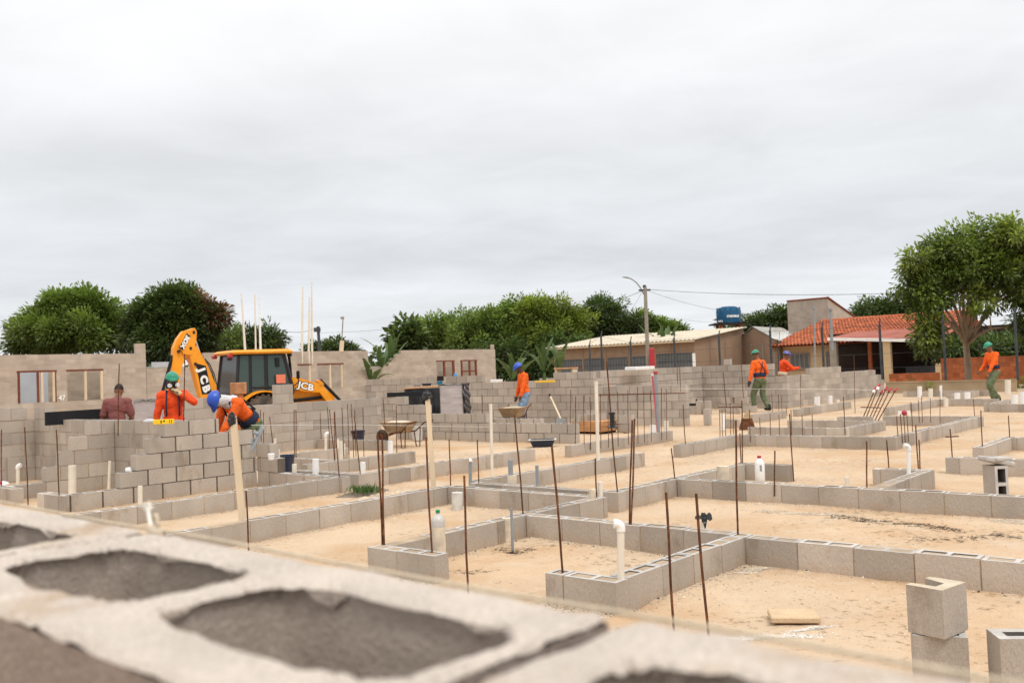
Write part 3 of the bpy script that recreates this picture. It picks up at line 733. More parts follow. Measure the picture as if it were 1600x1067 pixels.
# ------------------------------------------------------------------ rebars
def rebar(b, zb, t, label, group=None, r=0.0075, caps=None):
    p = spot(b[0], b[1], zb); q = at(t[0], t[1], p.y)
    d = q - p; mb = MB(); pts = []
    n = 7
    for i in range(n):
        f = i / (n - 1); w = 0.004 * math.sin(f * 5 + b[0]) * d.length
        pts.append(Vector((w, 0, 0)) * min(1, f * 3) + d * f)
    pts.insert(0, -d.normalized() * 0.12)
    mb.tube(pts, r, 7, 0, random.uniform(0.75, 1.35))
    o = mb.build('rebar', M_RUST, None, p, smooth=False); soften(o, 60)
    tag(o, label, 'rebar', group); return o
REB = [
 ((732, 934), 0, (724.5, 743), 'rusty rebar rising over the near wall between the bottle pipe and the cut grey pipe'),
 ((879, 894), .19, (863, 698), 'leaning rebar standing in the end wall left of the white elbow pipe'),
 ((1053, 985), 0, (1040, 769), 'thick rusty rebar rising over the near wall, left neighbour of the black bag'),
 ((1108, 1003), 0, (1087, 771), 'thick leaning rebar rising over the near wall right in front of the black bag'),
 ((1153, 834), .19, (1149, 657), 'tall rebar standing at the white-splashed junction above the bag-topped pipe'),
 ((983.6, 818), .19, (987.3, 656), 'left bar of the twin rebars behind the white elbow pipe'),
 ((986, 818.4), .19, (992, 654), 'right bar of the twin rebars behind the white elbow pipe'),
 ((964.6, 768), .19, (947, 565), 'long leaning rebar carrying the black pipe sleeve'),
 ((817, 802), .19, (804.5, 648), 'thick leaning rebar at the junction below the cream wheelbarrow tray'),
 ((704, 758.8), .19, (702, 686), 'rebar at the corner left of the hooked grey pipe'),
 ((748, 754.6), .19, (746, 687), 'rebar just right of the hooked grey pipe'),
 ((932, 776), .19, (930, 715.6), 'short thin rebar between the cream stub and the small white pipe'),
 ((597.4, 850), .19, (590.5, 676), 'left bar of the tall twin rebars on the bottle-pipe end wall'),
 ((600.3, 850.4), .19, (596.5, 680), 'right bar of the tall twin rebars on the bottle-pipe end wall'),
 ((675, 862), .19, (665, 682.5), 'slim leaning rebar touching the bottle-topped pipe'),
 ((388.5, 858), 0, (384.6, 766), 'stout rebar rising over the near wall at the foot of the leaning timber'),
 ((92.4, 773), .19, (88, 671), 'rebar in the open-celled return wall beside the thick white pipe'),
 ((44, 789), 0, (39, 667), 'rebar rising over the near wall at the left, left of the open-celled return wall'),
 ((2.5, 759), .19, (2, 671), 'rebar at the very left edge of the picture'),
 ((427.7, 709), .19, (421.6, 651), 'leaning rebar with a black crossbar right of the fresh wall'),
 ((460.2, 714.6), .19, (459.5, 640), 'left bar of the close pair behind the black bucket'),
 ((462.8, 714.8), .19, (462.3, 640), 'right bar of the close pair behind the black bucket'),
 ((530, 745.5), .19, (522.2, 643), 'tallest leaning rebar on the corner left of the grass clump'),
 ((563, 740), .19, (553.5, 651), 'leaning rebar on the corner just behind the grass clump'),
 ((602.5, 689), .19, (598.6, 623), 'tall rebar in front of the tipped wheelbarrow'),
 ((620, 705), .19, (619, 633), 'thin rebar at the wall end below the tipped wheelbarrow'),
 ((753.5, 660), .3, (753, 616), 'short rebar in the new wall right of the wrapped pallet'),
 ((1054.4, 747), .19, (1048.8, 700), 'short leaning rebar on the wall corner at the edge of the clearing'),
 ((1210, 757), .19, (1210.6, 704), 'rebar right of the white oil bottle'),
 ((1240, 748), .02, (1233.5, 646), 'tall thin rebar at the free end of the oil bottle stub wall'),
 ((1158, 723), .19, (1156, 677), 'shorter of the two rebars left of the white oil bottle'),
 ((1160.3, 723), .19, (1159, 626), 'taller of the two rebars left of the white oil bottle'),
 ((1354.5, 759), .19, (1354, 689), 'rebar where the slim elbow pipe spur meets the long wall'),
 ((1388.8, 730.7), .19, (1385.5, 687.5), 'rebar on the two-block return left of the slim elbow pipe'),
 ((1435, 731), .19, (1430.5, 664), 'taller of the two rebars right of the slim elbow pipe'),
 ((1437.6, 731), .19, (1436, 687), 'shorter of the two rebars right of the slim elbow pipe'),
 ((1488, 713.7), .19, (1484.5, 670), 'rebar with a low crossbar at the near right room corner'),
 ((1535, 697), .19, (1532.5, 641), 'rebar standing in the open-celled wall near the right edge'),
 ((1577.5, 683.5), .19, (1575.8, 649), 'thick rebar at the far end of the right edge room'),
 ((1523, 650), .19, (1521, 624), 'leaning rebar on the far right corner of the middle room'),
 ((1320, 669), .19, (1318, 619), 'thick rebar in the green-stained box'),
 ((1403, 681), .19, (1401, 650), 'thick rebar at the low corner left of the ribbon-tied bundle'),
 ((1071, 694), .19, (1067, 632), 'thin rebar by the free-standing low wall end'),
 ((184.7, 668), 0.9, (186, 568), 'thin rebar standing in front of the man in the maroon shirt'),
 ((287, 668), 0.9, (288.5, 553), 'long thin rebar standing in front of the masked worker'),
 ((899, 691), 0.19, (899.7, 619), 'thick rebar at the right end of the two-course wall'),
 ((891, 659), .35, (892, 609), 'rebar by the leaning spade'),
 ((1063, 604), .95, (1062, 570), 'left of two short rebars on the wet-patched wall'),
 ((1059, 600), .95, (1058, 572), 'right of two short rebars on the wet-patched wall'),
 ((1134, 626), .8, (1130, 582), 'thin rebar against the wall left of the strolling worker'),
 ((1161, 612), .9, (1158, 569), 'thin rebar against the upright top block'),
 ((1251, 636), .1, (1251, 586), 'thin rebar against the stepped wall right of the crouching wall corner'),
 ((1336, 640), .1, (1334, 556), 'tall thin rebar before the carport'),
]
for r_ in REB: rebar(*r_)
def cluster(key, label, group, cat='rebar'):
    for b, zb, t in key: rebar(b, zb, t, label, group, r=0.0065)
cluster([((522.8, 719.3), .19, (515, 640)), ((523.5, 719.5), .19, (522, 644)), ((537.7, 717), .19, (534, 637)), ((545, 700), .19, (542.8, 631)), ((552.7, 714), .19, (549, 631)), ((568.7, 712), .19, (566.8, 637)), ((492.8, 685), .19, (492.8, 632)), ((502, 685), .19, (499, 630)), ((556, 703), .19, (554, 640)), ((515, 700), .19, (512, 636))],
        'one of the tangle of thin rebars before the weathered wall right of the digger', 'tangle of rebars before the weathered wall')
cluster([((408, 678), .6, (407, 640.5)), ((412, 688), .5, (411.6, 644)), ((395, 668), .75, (393.5, 652)), ((399, 668), .75, (398, 652))],
        'one of the thin rebars behind the fresh wall end right of the bending worker', 'thin rebars behind the bending worker')
cluster([((x_ + 0.8, 690 - (x_ - 936) * .125), .19, (x_, y_)) for x_, y_ in ((938, 616), (950, 617), (965, 612), (981, 609), (996, 604), (1006, 612), (1017, 610), (1033, 606), (1041, 608), (912, 618), (922, 619))],
        'one of the row of thin rebars in the low wall before the brown middle wall', 'row of thin rebars before the brown middle wall')
cluster([((x_ + 1, 679.8), .19, (x_, y_)) for x_, y_ in ((1203, 646), (1217, 648), (1236, 640), (1253, 648), (1269, 647), (1171, 640), (1187, 652))],
        'one of the row of thin rebars along the low wall of the middle right', 'row of thin rebars along the middle right wall')
cluster([((1408 + 1.5, 681), .19, (1407, 647)), ((1414, 680), .19, (1412, 645)), ((1419, 679), .19, (1417, 648)), ((1426, 674), .19, (1423.5, 628))],
        'one of the rebars bundled by the red and white ribbon', 'ribbon-tied rebars')
cluster([((1436, 651), .19, (1435, 625)), ((1454, 651), .19, (1453.8, 622)), ((1468.8, 651), .19, (1468.8, 611)), ((1441, 651), .19, (1440, 618))],
        'one of the thin rebars in the far cross wall left of the striding worker', 'thin rebars in the far cross wall')
cluster([((1125, 690), 0, (1124.5, 640)), ((1129, 684), 0, (1128, 640)), ((1134, 686), 0, (1133, 638)), ((1142, 684), 0, (1141, 630)), ((1147, 688), 0, (1145, 634)), ((1207, 642), .19, (1206, 615)), ((1217, 642), .19, (1216, 616)), ((1222, 641), .19, (1220, 619)), ((1229, 642), .19, (1228, 634))],
        'one of the thin starter bars left and right of the strolling worker\'s legs', 'starter bars by the strolling worker')
# horizontal tie bars
def rod(name, label, cat, pts, r, m, group=None):
    mb = MB(); o0 = Vector(pts[0]); mb.tube([Vector(p) - o0 for p in pts], r, 8)
    o = mb.build(name, m, None, o0); soften(o, 60); return tag(o, label, cat, group)
p = spot(938, 690, .19); rod('tie_bar', 'rusty horizontal tie bar across the row of thin rebars', 'tie bar', [at(936, 617.5, p.y), at(1070, 614, spot(1041, 676, .19).y)], .009, M_RUST)
rod('tie_bar', 'short horizontal tie bar on the starter bars left of the strolling worker', 'tie bar', [at(1123, 636, 17.4), at(1160, 636, 17.2)], .011, M_RUST)
rod('tie_bar', 'horizontal tie bar on the red-capped rods', 'tie bar', [at(1345, 636, 19.8), at(1376, 637, 19.2)], .011, M_RUST)
a_ = spot(427, 703, .19); rod('black_crossbar', 'black stick tied across the leaning rebar right of the fresh wall', 'crossbar', [at(419, 698, a_.y - .02), at(433.5, 693, a_.y - .02)], .014, M_BLACKM)
rod('low_crossbar', 'low crossbar at the foot of the right room corner rebar', 'crossbar', [at(1477, 682.5, 11.8), at(1498, 681.5, 11.8)], .008, M_RUST)
# red-capped rods leaning in a sheaf
tops = [(1368, 606), (1374, 601), (1378, 611), (1385, 606), (1391, 608), (1400, 608)]
for i, (tx, ty) in enumerate(tops):
    bx = 1345 + i * 5.0; p = spot(bx, 657, 0.05); q = at(tx, ty, p.y + .5)
    r0 = thing('capped_rod', 'one of the sheaf of leaning rods with red caps on the right', 'rod', p, 0, 'sheaf of red-capped rods')
    mb = MB(); mb.tube([(0, 0, -.05), (q - p)], .012, 8); mb.build('shaft', M_RUST, r0)
    d = (q - p).normalized(); mb = MB(); mb.tube([(q - p) - d * .08, (q - p) + d * .02], [.028, .026], 10); mb.build('cap', M_RED, r0)
    if i in (0, 1): mb = MB(); mb.tube([(q - p) - d * .16, (q - p) - d * .09], [.034, .034], 10); mb.build('cap_sleeve', M_PVCW, r0)
pr = spot(1412, 680, .19); c_ = at(1413, 645, pr.y)
mb = MB(); mb.ell((0, 0, 0), (.045, .04, .045)); rb = mb.build('ribbon', [M_RED], None, c_, smooth=True); tag(rb, 'red and white ribbon knotted round the tops of the bundled rebars', 'ribbon')
mb = MB()
for sx_ in (-1, 1): mb.grid([[(sx_ * .03, 0, -.03), (sx_ * .03, 0, .03)], [(sx_ * .10, .01, -.035), (sx_ * .10, .01, .04)]])
mb.build('ribbon_tail', M_PVCW, rb)

# ------------------------------------------------------------------ pipes, poles and other site odds and ends
def pipe(b, zb, ytop, r, label, m=None, name='pipe', cat='pipe', group=None, tx=None, hollow=True):
    p = spot(b[0], b[1], zb); q = at(b[0] if tx is None else tx, ytop, p.y)
    d = q - p; mb = MB()
    lo_ = -d.normalized() * (.08 if zb > 0 else .05)
    if hollow:
        h = d.length; u_ = d.normalized()
        mb.tube([lo_, d, d * 1.0 + u_ * 1e-4, d - u_ * min(.06, h * .5)], [r, r, r * .86, r * .84], 16)
    else: mb.tube([lo_, d], r, 16)
    o = mb.build(name, m or M_PVC, None, p); soften(o, 50)
    return tag(o, label, cat, group)
def elbow(b, zb, ybend, r, dirpx, label, m=None, tx=None, slack=0.0):
    p = spot(b[0], b[1], zb); top = at(b[0] if tx is None else tx, ybend, p.y) - p
    e_ = at((b[0] if tx is None else tx) + dirpx, ybend, p.y) - p - top
    t = thing('elbow_pipe', label, 'pipe', p)
    mb = MB(); u_ = top.normalized(); k = e_.length
    mb.tube([-u_ * .08, top - u_ * k * .9], r, 16); o = mb.build('riser', m or M_PVC, t); soften(o, 50)
    mb = MB(); pts = [top - u_ * k * 1.3]
    for i in range(9):
        a = math.pi / 2 * i / 8
        pts.append(top - u_ * k * .8 * (1 - math.sin(a)) + e_.normalized() * k * .8 * (1 - math.cos(a)))
    pts.append(pts[-1] + e_.normalized() * k * .45 + Vector((0, 0, -slack)))
    mb.tube(pts, [r * 1.22] * len(pts), 16)
    o = mb.build('elbow', M_PVCW, t); soften(o, 50); return t
elbow((970, 903), .19, 818, .023, -9, 'tall cream pipe with a white elbow in the corner of the nearest room')
elbow((1420, 739), .19, 696, .021, -6, 'slim white elbow pipe standing in the spur wall on the right', M_PVCW)
elbow((28, 752), .05, 727, .03, 4, 'cream hooked pipe beside an upright block at the left edge')
elbow((509, 703), .0, 677, .03, 4, 'small hooked pipe before the long weathered wall')
t = elbow((735, 759), .15, 719, .02, -1.5, 'thin grey pipe with a white tap elbow', M_PVCG)
pipe((800, 764), .12, 742, .055, 'cream mortar-smeared stub with a flat grey strip rising behind it', M_CREAM, hollow=False)
pipe((798.5, 764), .12, 718, .028, 'flat grey conduit rising behind the cream smeared stub', M_PVCG, tx=797.5)
pipe((840.6, 768), .12, 727, .019, 'single thin grey conduit between the two parallel low walls', M_PVCG, tx=838.8)
pipe((926, 777), .19, 764, .033, 'small cream stub at the wall end left of the short thin rebar', M_CREAM, hollow=False)
pipe((938, 775), .19, 753, .026, 'small white pipe right of the short thin rebar', M_PVC)
pipe((793.5, 845), 0, 809, .046, 'cut white pipe stub wrapped in mortar inside the nearest room', M_CREAM, tx=792)
pipe((801, 858), 0, 794, .012, 'thin grey conduit beside the cut mortar-wrapped stub', M_PVCG, tx=799)
pipe((714.5, 794), 0, 769, .062, 'dirty white stub standing on the sand before the low wall', M_BUCKETW)
pipe((1100, 848), .03, 815, .027, 'cream pipe topped with a black plastic bag')
pipe((1129.5, 757), .1, 728, .07, 'fat cream pipe stub smeared with mortar left of the oil bottle', M_CREAM, hollow=False)
pipe((1323.4, 762), .0, 745.5, .027, 'short cream pipe behind the long middle right wall')
pipe((113, 776), .02, 727, .052, 'thick white pipe standing behind the open-celled return wall')
pipe((170, 762), .1, 720, .02, 'thin cream stick pipe leaning in the left room', tx=171.6)
pipe((219, 790), .0, 759, .028, 'short white pipe standing between the two long low walls at left')
pipe((434.7, 738), .15, 702, .026, 'tall cream pipe beside the black bucket')
pipe((493, 742), .15, 717, .046, 'thick clean white pipe, the tallest of the stubs by the square corner', M_PVCW)
pipe((496, 752), .05, 729, .026, 'slim cream pipe in front of the thick clean white one')
pipe((460, 741), .15, 725, .034, 'short cream stub just right of the black bucket')
pipe((470.6, 754), .0, 738, .05, 'low fat cream stub nearest the square corner')
pipe((532.5, 719), .1, 689, .034, 'cream pipe standing among the tangle of rebars')
pipe((538, 718), .1, 693, .017, 'slim cream pipe right beside the cream one in the tangle')
pipe((528, 702), .1, 686, .022, 'small white-headed pipe behind the tangle')
pipe((567, 740), .1, 722, .04, 'clean white pipe behind the grass clump corner', M_PVCW)
pipe((610, 709), .1, 689, .047, 'white pipe at the wall end below the wheelbarrow', M_PVCW)
pipe((429.5, 700), .1, 685, .03, 'cream stub behind the black crossbar')
pipe((592, 742), .1, 719, .016, 'slim white pipe behind the tall twin rebars')
pipe((1273.7, 628), .1, 620, .05, 'left small white stub before the long stepped wall', M_PVCW)
pipe((1278.7, 634), .1, 619.5, .045, 'middle white pipe before the long stepped wall', M_PVCW)
pipe((1297, 627.5), .1, 618, .075, 'fat white stub before the long stepped wall', M_PVCW)
pipe((1309, 628), .1, 624, .06, 'low cream stub at the end of the three white stubs', M_PVC)
pipe((1020, 675), .15, 664, .06, 'white stub left of the red marker pole foot', M_PVCW)
pipe((1041, 673), .15, 657.5, .05, 'cream stub right of the red marker pole foot')
pipe((1130, 666), .1, 647, .045, 'white round-topped pipe among the starter bars', M_PVCW)
pipe((1437, 617.5), .1, 603.5, .075, 'white drain stub farthest left before the tan wall', M_PVCW)
pipe((1454, 622), .1, 607, .07, 'cream drain stub next to the farthest left white one')
pipe((1470, 622), .1, 602, .04, 'slim white pipe joined to the thin far wall', M_PVCW)
pipe((1495.6, 623), .15, 613.5, .08, 'left one of the pair of white bucket-like stubs left of the striding worker', M_PVCW)
pipe((1511.7, 623), .15, 612.5, .08, 'right one of the pair of white bucket-like stubs left of the striding worker', M_PVCW)
pipe((1478, 635), .0, 622, .065, 'white stub with a black foot at the far corner', M_PVC)
pipe((1585, 631), .15, 617, .08, 'white stub in front of the striding worker\'s wall at the right edge', M_PVCW)
pipe((1574.8, 613), .2, 593.5, .085, 'tall cream pipe just right of the striding worker\'s legs')
pipe((1597.5, 632), .15, 612, .07, 'white pipe cut by the right edge of the picture', M_PVCW)
pipe((1451, 602), .2, 598, .05, 'tiny cream stub by the tan wall')
# white poles and timbers
def pole(b, zb, t, w, label, m, name='timber_pole', cat='pole', square=True):
    p = spot(b[0], b[1], zb); q = at(t[0], t[1], p.y); d = q - p
    mb = MB()
    if square:
        rot = d.to_track_quat('Z', 'Y').to_matrix().to_4x4()
        mb.bbox(-w / 2, -w / 2, -.1, w / 2, w / 2, d.length, .004, M=rot)
    else: mb.tube([-d.normalized() * .1, d], w / 2, 14)
    o = mb.build(name, m, None, p); 
    if not square: soften(o, 50)
    return tag(o, label, cat), p, d
o, p, d = pole((379, 812), .15, (364, 650), .058, 'leaning pale timber post with a black bag tied over its top', M_WOOD)
def bag(c, s, label, seed, n=26, hang=0):
    mb = MB(); rows = []
    for i in range(n + 1):
        th = math.pi * i / n; row = []
        for j in range(n):
            ph = 2 * math.pi * j / n
            v_ = Vector((math.sin(th) * math.cos(ph), math.sin(th) * math.sin(ph), math.cos(th)))
            k = 1 + .42 * noise.noise(v_ * 1.9 + Vector((seed, 0, 0))) + .25 * noise.noise(v_ * 5 + Vector((0, seed, 0)))
            row.append(Vector((v_.x * s[0] * k, v_.y * s[1] * k, v_.z * s[2] * k)))
        rows.append(row + [row[0]])
    mb.grid(rows); o = mb.build('plastic_bag', M_BLACKP, None, c); return tag(o, label, 'bag')
bag(p + d + Vector((-.01, -.02, -.03)), (.042, .036, .062), 'black plastic bag over the top of the leaning timber post', 3.1)
o, p, d = pole((677.5, 763), .15, (667.7, 618), .055, 'leaning pale timber post in front of the wrapped pallet', M_WOOD)
bag(p + d + Vector((0, -.02, .0)), (.055, .04, .05), 'black plastic scrap on top of the timber post before the wrapped pallet', 8.4)
pole((769, 746), 0, (766.8, 631), .042, 'upright cream PVC pole left of the cream wheelbarrow tray', M_PVC, 'plastic_pole', square=False)
pole((934.6, 719), .19, (931.3, 596), .05, 'upright cream PVC pole before the row of thin rebars', M_PVC, 'plastic_pole', square=False)
p = spot(1030, 690, 0); q = at(1024.5, 583, p.y)
t = thing('marker_pole', 'grey pole with a red cap standing on the sand by the row of thin rebars', 'pole', p)
mb = MB(); mb.tube([(0, 0, -.05), q - p], .034, 14); soften(mb.build('shaft', M_PVCG, t), 50)
mb = MB(); mb.tube([(q - p) * .985, (q - p) * 1.025], .041, 14); soften(mb.build('cap', M_RED, t), 50)
p2 = spot(1028, 689, 0) + Vector((0, -.06, 0)); q2 = at(1019.3, 587, p2.y)
t = thing('measuring_staff', 'pink measuring staff with a white tip leaning on the grey marker pole', 'staff', p2)
mb = MB(); mb.tube([(0, 0, 0), q2 - p2], .019, 10); soften(mb.build('shaft', mat('pink_paint', (0.66, 0.14, 0.19), 0.6, 0.1), t), 50)
mb = MB(); mb.tube([(q2 - p2), (q2 - p2) * 1.03], .024, 10); soften(mb.build('tip', M_PVCW, t), 50)
# pipe sleeve on the long leaning rebar
p = spot(964.6, 768, .19); c_ = at(957, 668, p.y)
mb = MB(); mb.lathe([(.062, 0), (.062, .012), (.028, .02), (.026, .13), (.034, .14), (.034, .16), (.02, .165)], 18)
o = mb.build('black_sleeve', M_BLACKP, None, c_); soften(o); tag(o, 'black flanged sleeve threaded on the long leaning rebar', 'pipe sleeve')
# bag on the pipe in the nearest room
p = spot(1100, 848, .03); c_ = at(1100, 808, p.y)
b_ = bag(c_, (.026, .024, .035), 'black plastic bag tied in a bow over the cream pipe', 5.2)
mb = MB()
for (dx_, s_) in ((.045, .038), (-.05, .02)):
    mb.grid([[Vector((dx_ * .25, 0, -.008)), Vector((dx_ * .25, .0, .012))], [Vector((dx_, -.01, -s_ * .8)), Vector((dx_, .012, s_))], [Vector((dx_ * 1.5, .0, -s_ * .5)), Vector((dx_ * 1.4, .01, s_ * .6))]])
mb.grid([[Vector((-.02, -.02, .0)), Vector((.025, -.02, .0))], [Vector((-.012, -.03, -.05)), Vector((.012, -.028, -.055))], [Vector((-.003, -.03, -.085)), Vector((.004, -.03, -.085))]])
mb.build('bag_tails', M_BLACKP, b_, fix=False)
# bottle-topped pipe
p = spot(687, 880, .05); zt = at(687, 812, p.y).z; hh = zt - p.z
t = thing('bottle_capped_pipe', 'thick cream pipe capped with a clear bottle that has a green lid', 'pipe', p)
mb = MB(); mb.lathe([(.051, -.05), (.051, hh), (.046, hh)], 24); soften(mb.build('pipe_body', M_CREAM, t))
M_CLEAR = mat('cloudy_clear_plastic', (0.72, 0.70, 0.66), 0.25, 0.05, 8, spec=0.5, trans=0.35)
mb = MB(); mb.lathe([(.052, hh - .05), (.053, hh - .01), (.047, hh + .015), (.026, hh + .035), (.014, hh + .045), (.014, hh + .06)], 24); soften(mb.build('bottle', M_CLEAR, t))
mb = MB(); mb.lathe([(.0165, hh + .055), (.0165, hh + .075), (.013, hh + .077)], 18); soften(mb.build('bottle_cap', mat('green_cap', (0.0, 0.22, 0.09), 0.4, 0.03), t))
# white oil bottle
p = spot(1188, 752, .02); zt = at(1188, 712, p.y).z; hh = zt - p.z
t = thing('oil_bottle', 'white bottle with a red cap and a mud-stained foot behind the long wall', 'bottle', p)
M_BOT = mat('white_bottle', (0.78, 0.77, 0.75), 0.4, 0.05, 8, dust=(0.30, 0.21, 0.11))
mb = MB(); mb.lathe([(.03, 0), (.056, .006), (.059, .03), (.059, hh * .70), (.05, hh * .80), (.026, hh * .88), (.019, hh * .92), (.019, hh * .94)], 24); soften(mb.build('bottle_body', M_BOT, t))
mb = MB(); mb.lathe([(.024, hh * .92), (.024, hh), (.02, hh + .003)], 18); soften(mb.build('bottle_cap', M_RED, t))
mb = MB(); mb.bbox(-.014, -.0615, hh * .42, .012, -.0585, hh * .66, .001); mb.build('printed_mark', M_PVCG, t)
# black bucket, dark buckets, white bucket, basin
def bucket(p, r0, r1, h, m, name, label, handle=True, cat='bucket', fill=None):
    t = thing(name, label, cat, p)
    mb = MB(); mb.lathe([(r0 * .2, 0), (r0, 0.002), (r1, h), (r1 * 1.05, h), (r1 * 1.05, h + .012), (r1 * .96, h + .012), (r0 * .95, .02), (r0 * .2, .018)], 28); soften(mb.build('tub', m, t))
    if fill:
        mb = MB(); k = .8; mb.lathe([(.001, h * k + .01), (r1 * .93, h * k)], 28, cap=False); mb.build('contents', fill, t)
    if handle:
        mb = MB(); mb.tube([(r1 * math.cos(a), -r1 * .35 * math.sin(a) - r1 * .3, h + r1 * -.6 * math.sin(a)) for a in [math.pi * k / 12 for k in range(13)]], .004, 6); mb.build('handle', M_WIRE, t)
    return t
bucket(spot(446, 741, 0.1), .105, .14, .27, M_NAVYP, 'bucket', 'black bucket tipped with blue-stained mortar by the fresh wall corner', fill=mat('blue_wet', (0.05, 0.16, 0.28), .5, .2))
bucket(spot(560, 692, .05), .11, .15, .26, M_NAVYP, 'bucket', 'dark bucket behind the tangle of thin rebars')
bucket(spot(652.5, 688, 0.0), .115, .14, .30, M_BUCKETW, 'bucket', 'dirty white bucket standing right of the tipped wheelbarrow')
p = spot(848, 697.5, 0)
t = thing('mixing_basin', 'dark blue mixing basin with a pale rim on the open sand', 'basin', p, math.radians(-4))
def rrect(a, b, r, z, n=6):
    o_ = []
    for (sx_, sy_, a0) in ((1, 1, 0), (-1, 1, 90), (-1, -1, 180), (1, -1, 270)):
        for k in range(n + 1):
            th = math.radians(a0 + 90 * k / n); o_.append(Vector((sx_ * (a - r) + r * math.cos(th), sy_ * (b - r) + r * math.sin(th), z)))
    return o_
def loft(mb, loops, capf=True, capl=True):
    P = [l + [l[0]] for l in loops]; mb.grid(P)
    if capf: mb._add(loops[0], [tuple(reversed(range(len(loops[0]))))])
    if capl: mb._add(loops[-1], [tuple(range(len(loops[-1])))])
mb = MB(); loft(mb, [rrect(.19, .12, .05, 0), rrect(.245, .165, .06, .13), rrect(.235, .155, .06, .13), rrect(.185, .115, .05, .02)]); soften(mb.build('basin_tub', M_NAVYP, t))
mb = MB(); loft(mb, [rrect(.243, .163, .06, .131), rrect(.268, .188, .07, .133), rrect(.268, .188, .07, .142), rrect(.236, .156, .06, .143)], False, False); mb.build('rim', M_BUCKETW, t)

# wheelbarrows
def wheelbarrow(p, rz, label, tray, fill):
    t = thing('wheelbarrow', label, 'wheelbarrow', p, rz)
    mb = MB(); loft(mb, [rrect(.26, .20, .08, .34), rrect(.44, .30, .10, .58), rrect(.43, .29, .10, .58), rrect(.255, .195, .08, .36)]); soften(mb.build('tray', tray, t))
    mb = MB(); loft(mb, [rrect(.40, .27, .1, .54), rrect(.2, .12, .06, .60)], False, True); mb.build('load', fill, t)
    for s_ in (-1, 1):
        mb = MB(); mb.tube([(-.62, .05 * s_, .20), (-.3, .14 * s_, .30), (.35, .24 * s_, .36), (.62, .28 * s_, .55), (.92, .29 * s_, .60)], .017, 8); soften(mb.build('handle_tube', M_RUST, t), 60)
        mb = MB(); mb.tube([(.30, .23 * s_, .36), (.34, .25 * s_, 0.0), (.46, .25 * s_, 0.0), (.50, .25 * s_, .45)], .014, 8); soften(mb.build('leg', M_RUST, t), 60)
    w = MB(); M_ = Matrix.Rotation(math.pi / 2, 4, 'X')
    w.lathe([(.12, -.035), (.185, -.04), (.20, -.015), (.20, .015), (.185, .04), (.12, .035), (.12, -.035)], 24, (-.62, 0, .20), M=M_, cap=False); wo_ = soften(w.build('wheel', M_RUBBER, t))
    w = MB(); w.lathe([(.12, -.02), (.03, -.045), (.03, .045), (.12, .02)], 20, (-.62, 0, .2), M=M_); w.build('rim', M_RUST, wo_)
    return t
p_ = at(624, 690, 19.4); wb_ = wheelbarrow(Vector((p_.x, p_.y, 0)), math.radians(-40), 'wheelbarrow caked with mortar standing before the long wall, handles to the right', M_BARROW, M_LIME); wb_.scale = (.84, .84, .9)
wheelbarrow(W(17.6, 15.0, 0) + Vector((0, 0, 0)), math.radians(78), 'wheelbarrow with a cream tray in front of the worker in blue jeans', M_BARROW, mat('pale_mortar', (0.44, 0.36, 0.25), .9, .15))
# spade leaning on the brown wall
a_ = at(859, 617, 23.6); b__ = at(876.5, 655, 22.6)
t = thing('spade', 'spade with a pale handle leaning on the brown middle wall', 'spade', b__)
mb = MB(); mb.tube([(0, 0, 0), a_ - b__], .022, 10); soften(mb.build('shaft', M_WOOD, t), 50)
mb = MB(); d_ = (a_ - b__).normalized(); mb.tube([(a_ - b__) - d_ * .08, (a_ - b__) + d_ * .02], .03, 10); soften(mb.build('grip', M_BLACKM, t), 50)
mb = MB(); mb.bbox(-.10, -.012, -.26, .10, .012, .03, .006, M=Matrix.Rotation(math.radians(14), 4, 'Y')); mb.build('blade', M_PVCG, t)
# plywood bundle with upright blocks on it
p = spot(929, 676, 0)
t = thing('plywood_bundle', 'bundle of orange plywood sheets lying behind the two-course wall', 'timber bundle', p, RZV)
mb = MB()
for k in range(9): mb.box(-.42 + random.uniform(-.02, .02), -.3, .05 + k * .026, .42 + random.uniform(-.02, .02), .3, .073 + k * .026, 0, random.uniform(.85, 1.15))
mb.box(-.40, -.28, 0, -.32, .28, .05, 1); mb.box(.32, -.28, 0, .40, .28, .05, 1); mb.build('sheets', [M_PLY, M_DARKW], t)
def loose_block(p, rz, label, pose='flat', h=.19, L_=.39, group=None, half=False, name='loose_block', tilt=0, rim=None):
    mb = MB(); tint = random.uniform(.9, 1.1)
    if pose == 'flat': cell_block(mb, -L_ / 2, -.07, 0, L_ / 2, .07, h, tint, 0, rim)
    elif pose == 'end':              # standing on its short end, cells open to the front
        def R(x, y, z): return (x, z, y)
        m2 = MB(); cell_block(m2, 0, -.07, -.095, L_, .07, .095, tint)
        # rotate: block x -> up, block z(top) -> toward -y
        mb.v = [(y_, -z_, x_) for (x_, y_, z_) in m2.v]; mb.f = m2.f; mb.m = m2.m; mb.t = m2.t
    o = mb.build(name, [M_BLOCK, M_TOP, M_CELL], None, p, rz); o.rotation_euler.x = tilt
    return tag(o, label, 'block', group)
for k, (px, py) in enumerate(((907, 660), (917.5, 660), (926.5, 660), (937, 659))):
    loose_block(at(px, py, spot(929, 676).y), RZV + 1.45, ('first', 'second', 'third', 'last')[k] + ' from the left of the blocks standing on end on the plywood bundle', 'flat', L_=.3)
loose_block(spot(978, 675, 0), RZV, 'lower of two blocks stacked behind the row of thin rebars', 'flat')
loose_block(spot(978, 675, 0) + Vector((0, 0, .195)), RZV + .1, 'upper of two blocks stacked behind the row of thin rebars', 'flat')
loose_block(spot(1106, 664, 0), RZV + .2, 'block standing on end in the gap left of the starter bars', 'end')
loose_block(spot(1094, 647, 0), RZV, 'left block standing on end in front of the inside corner', 'end')
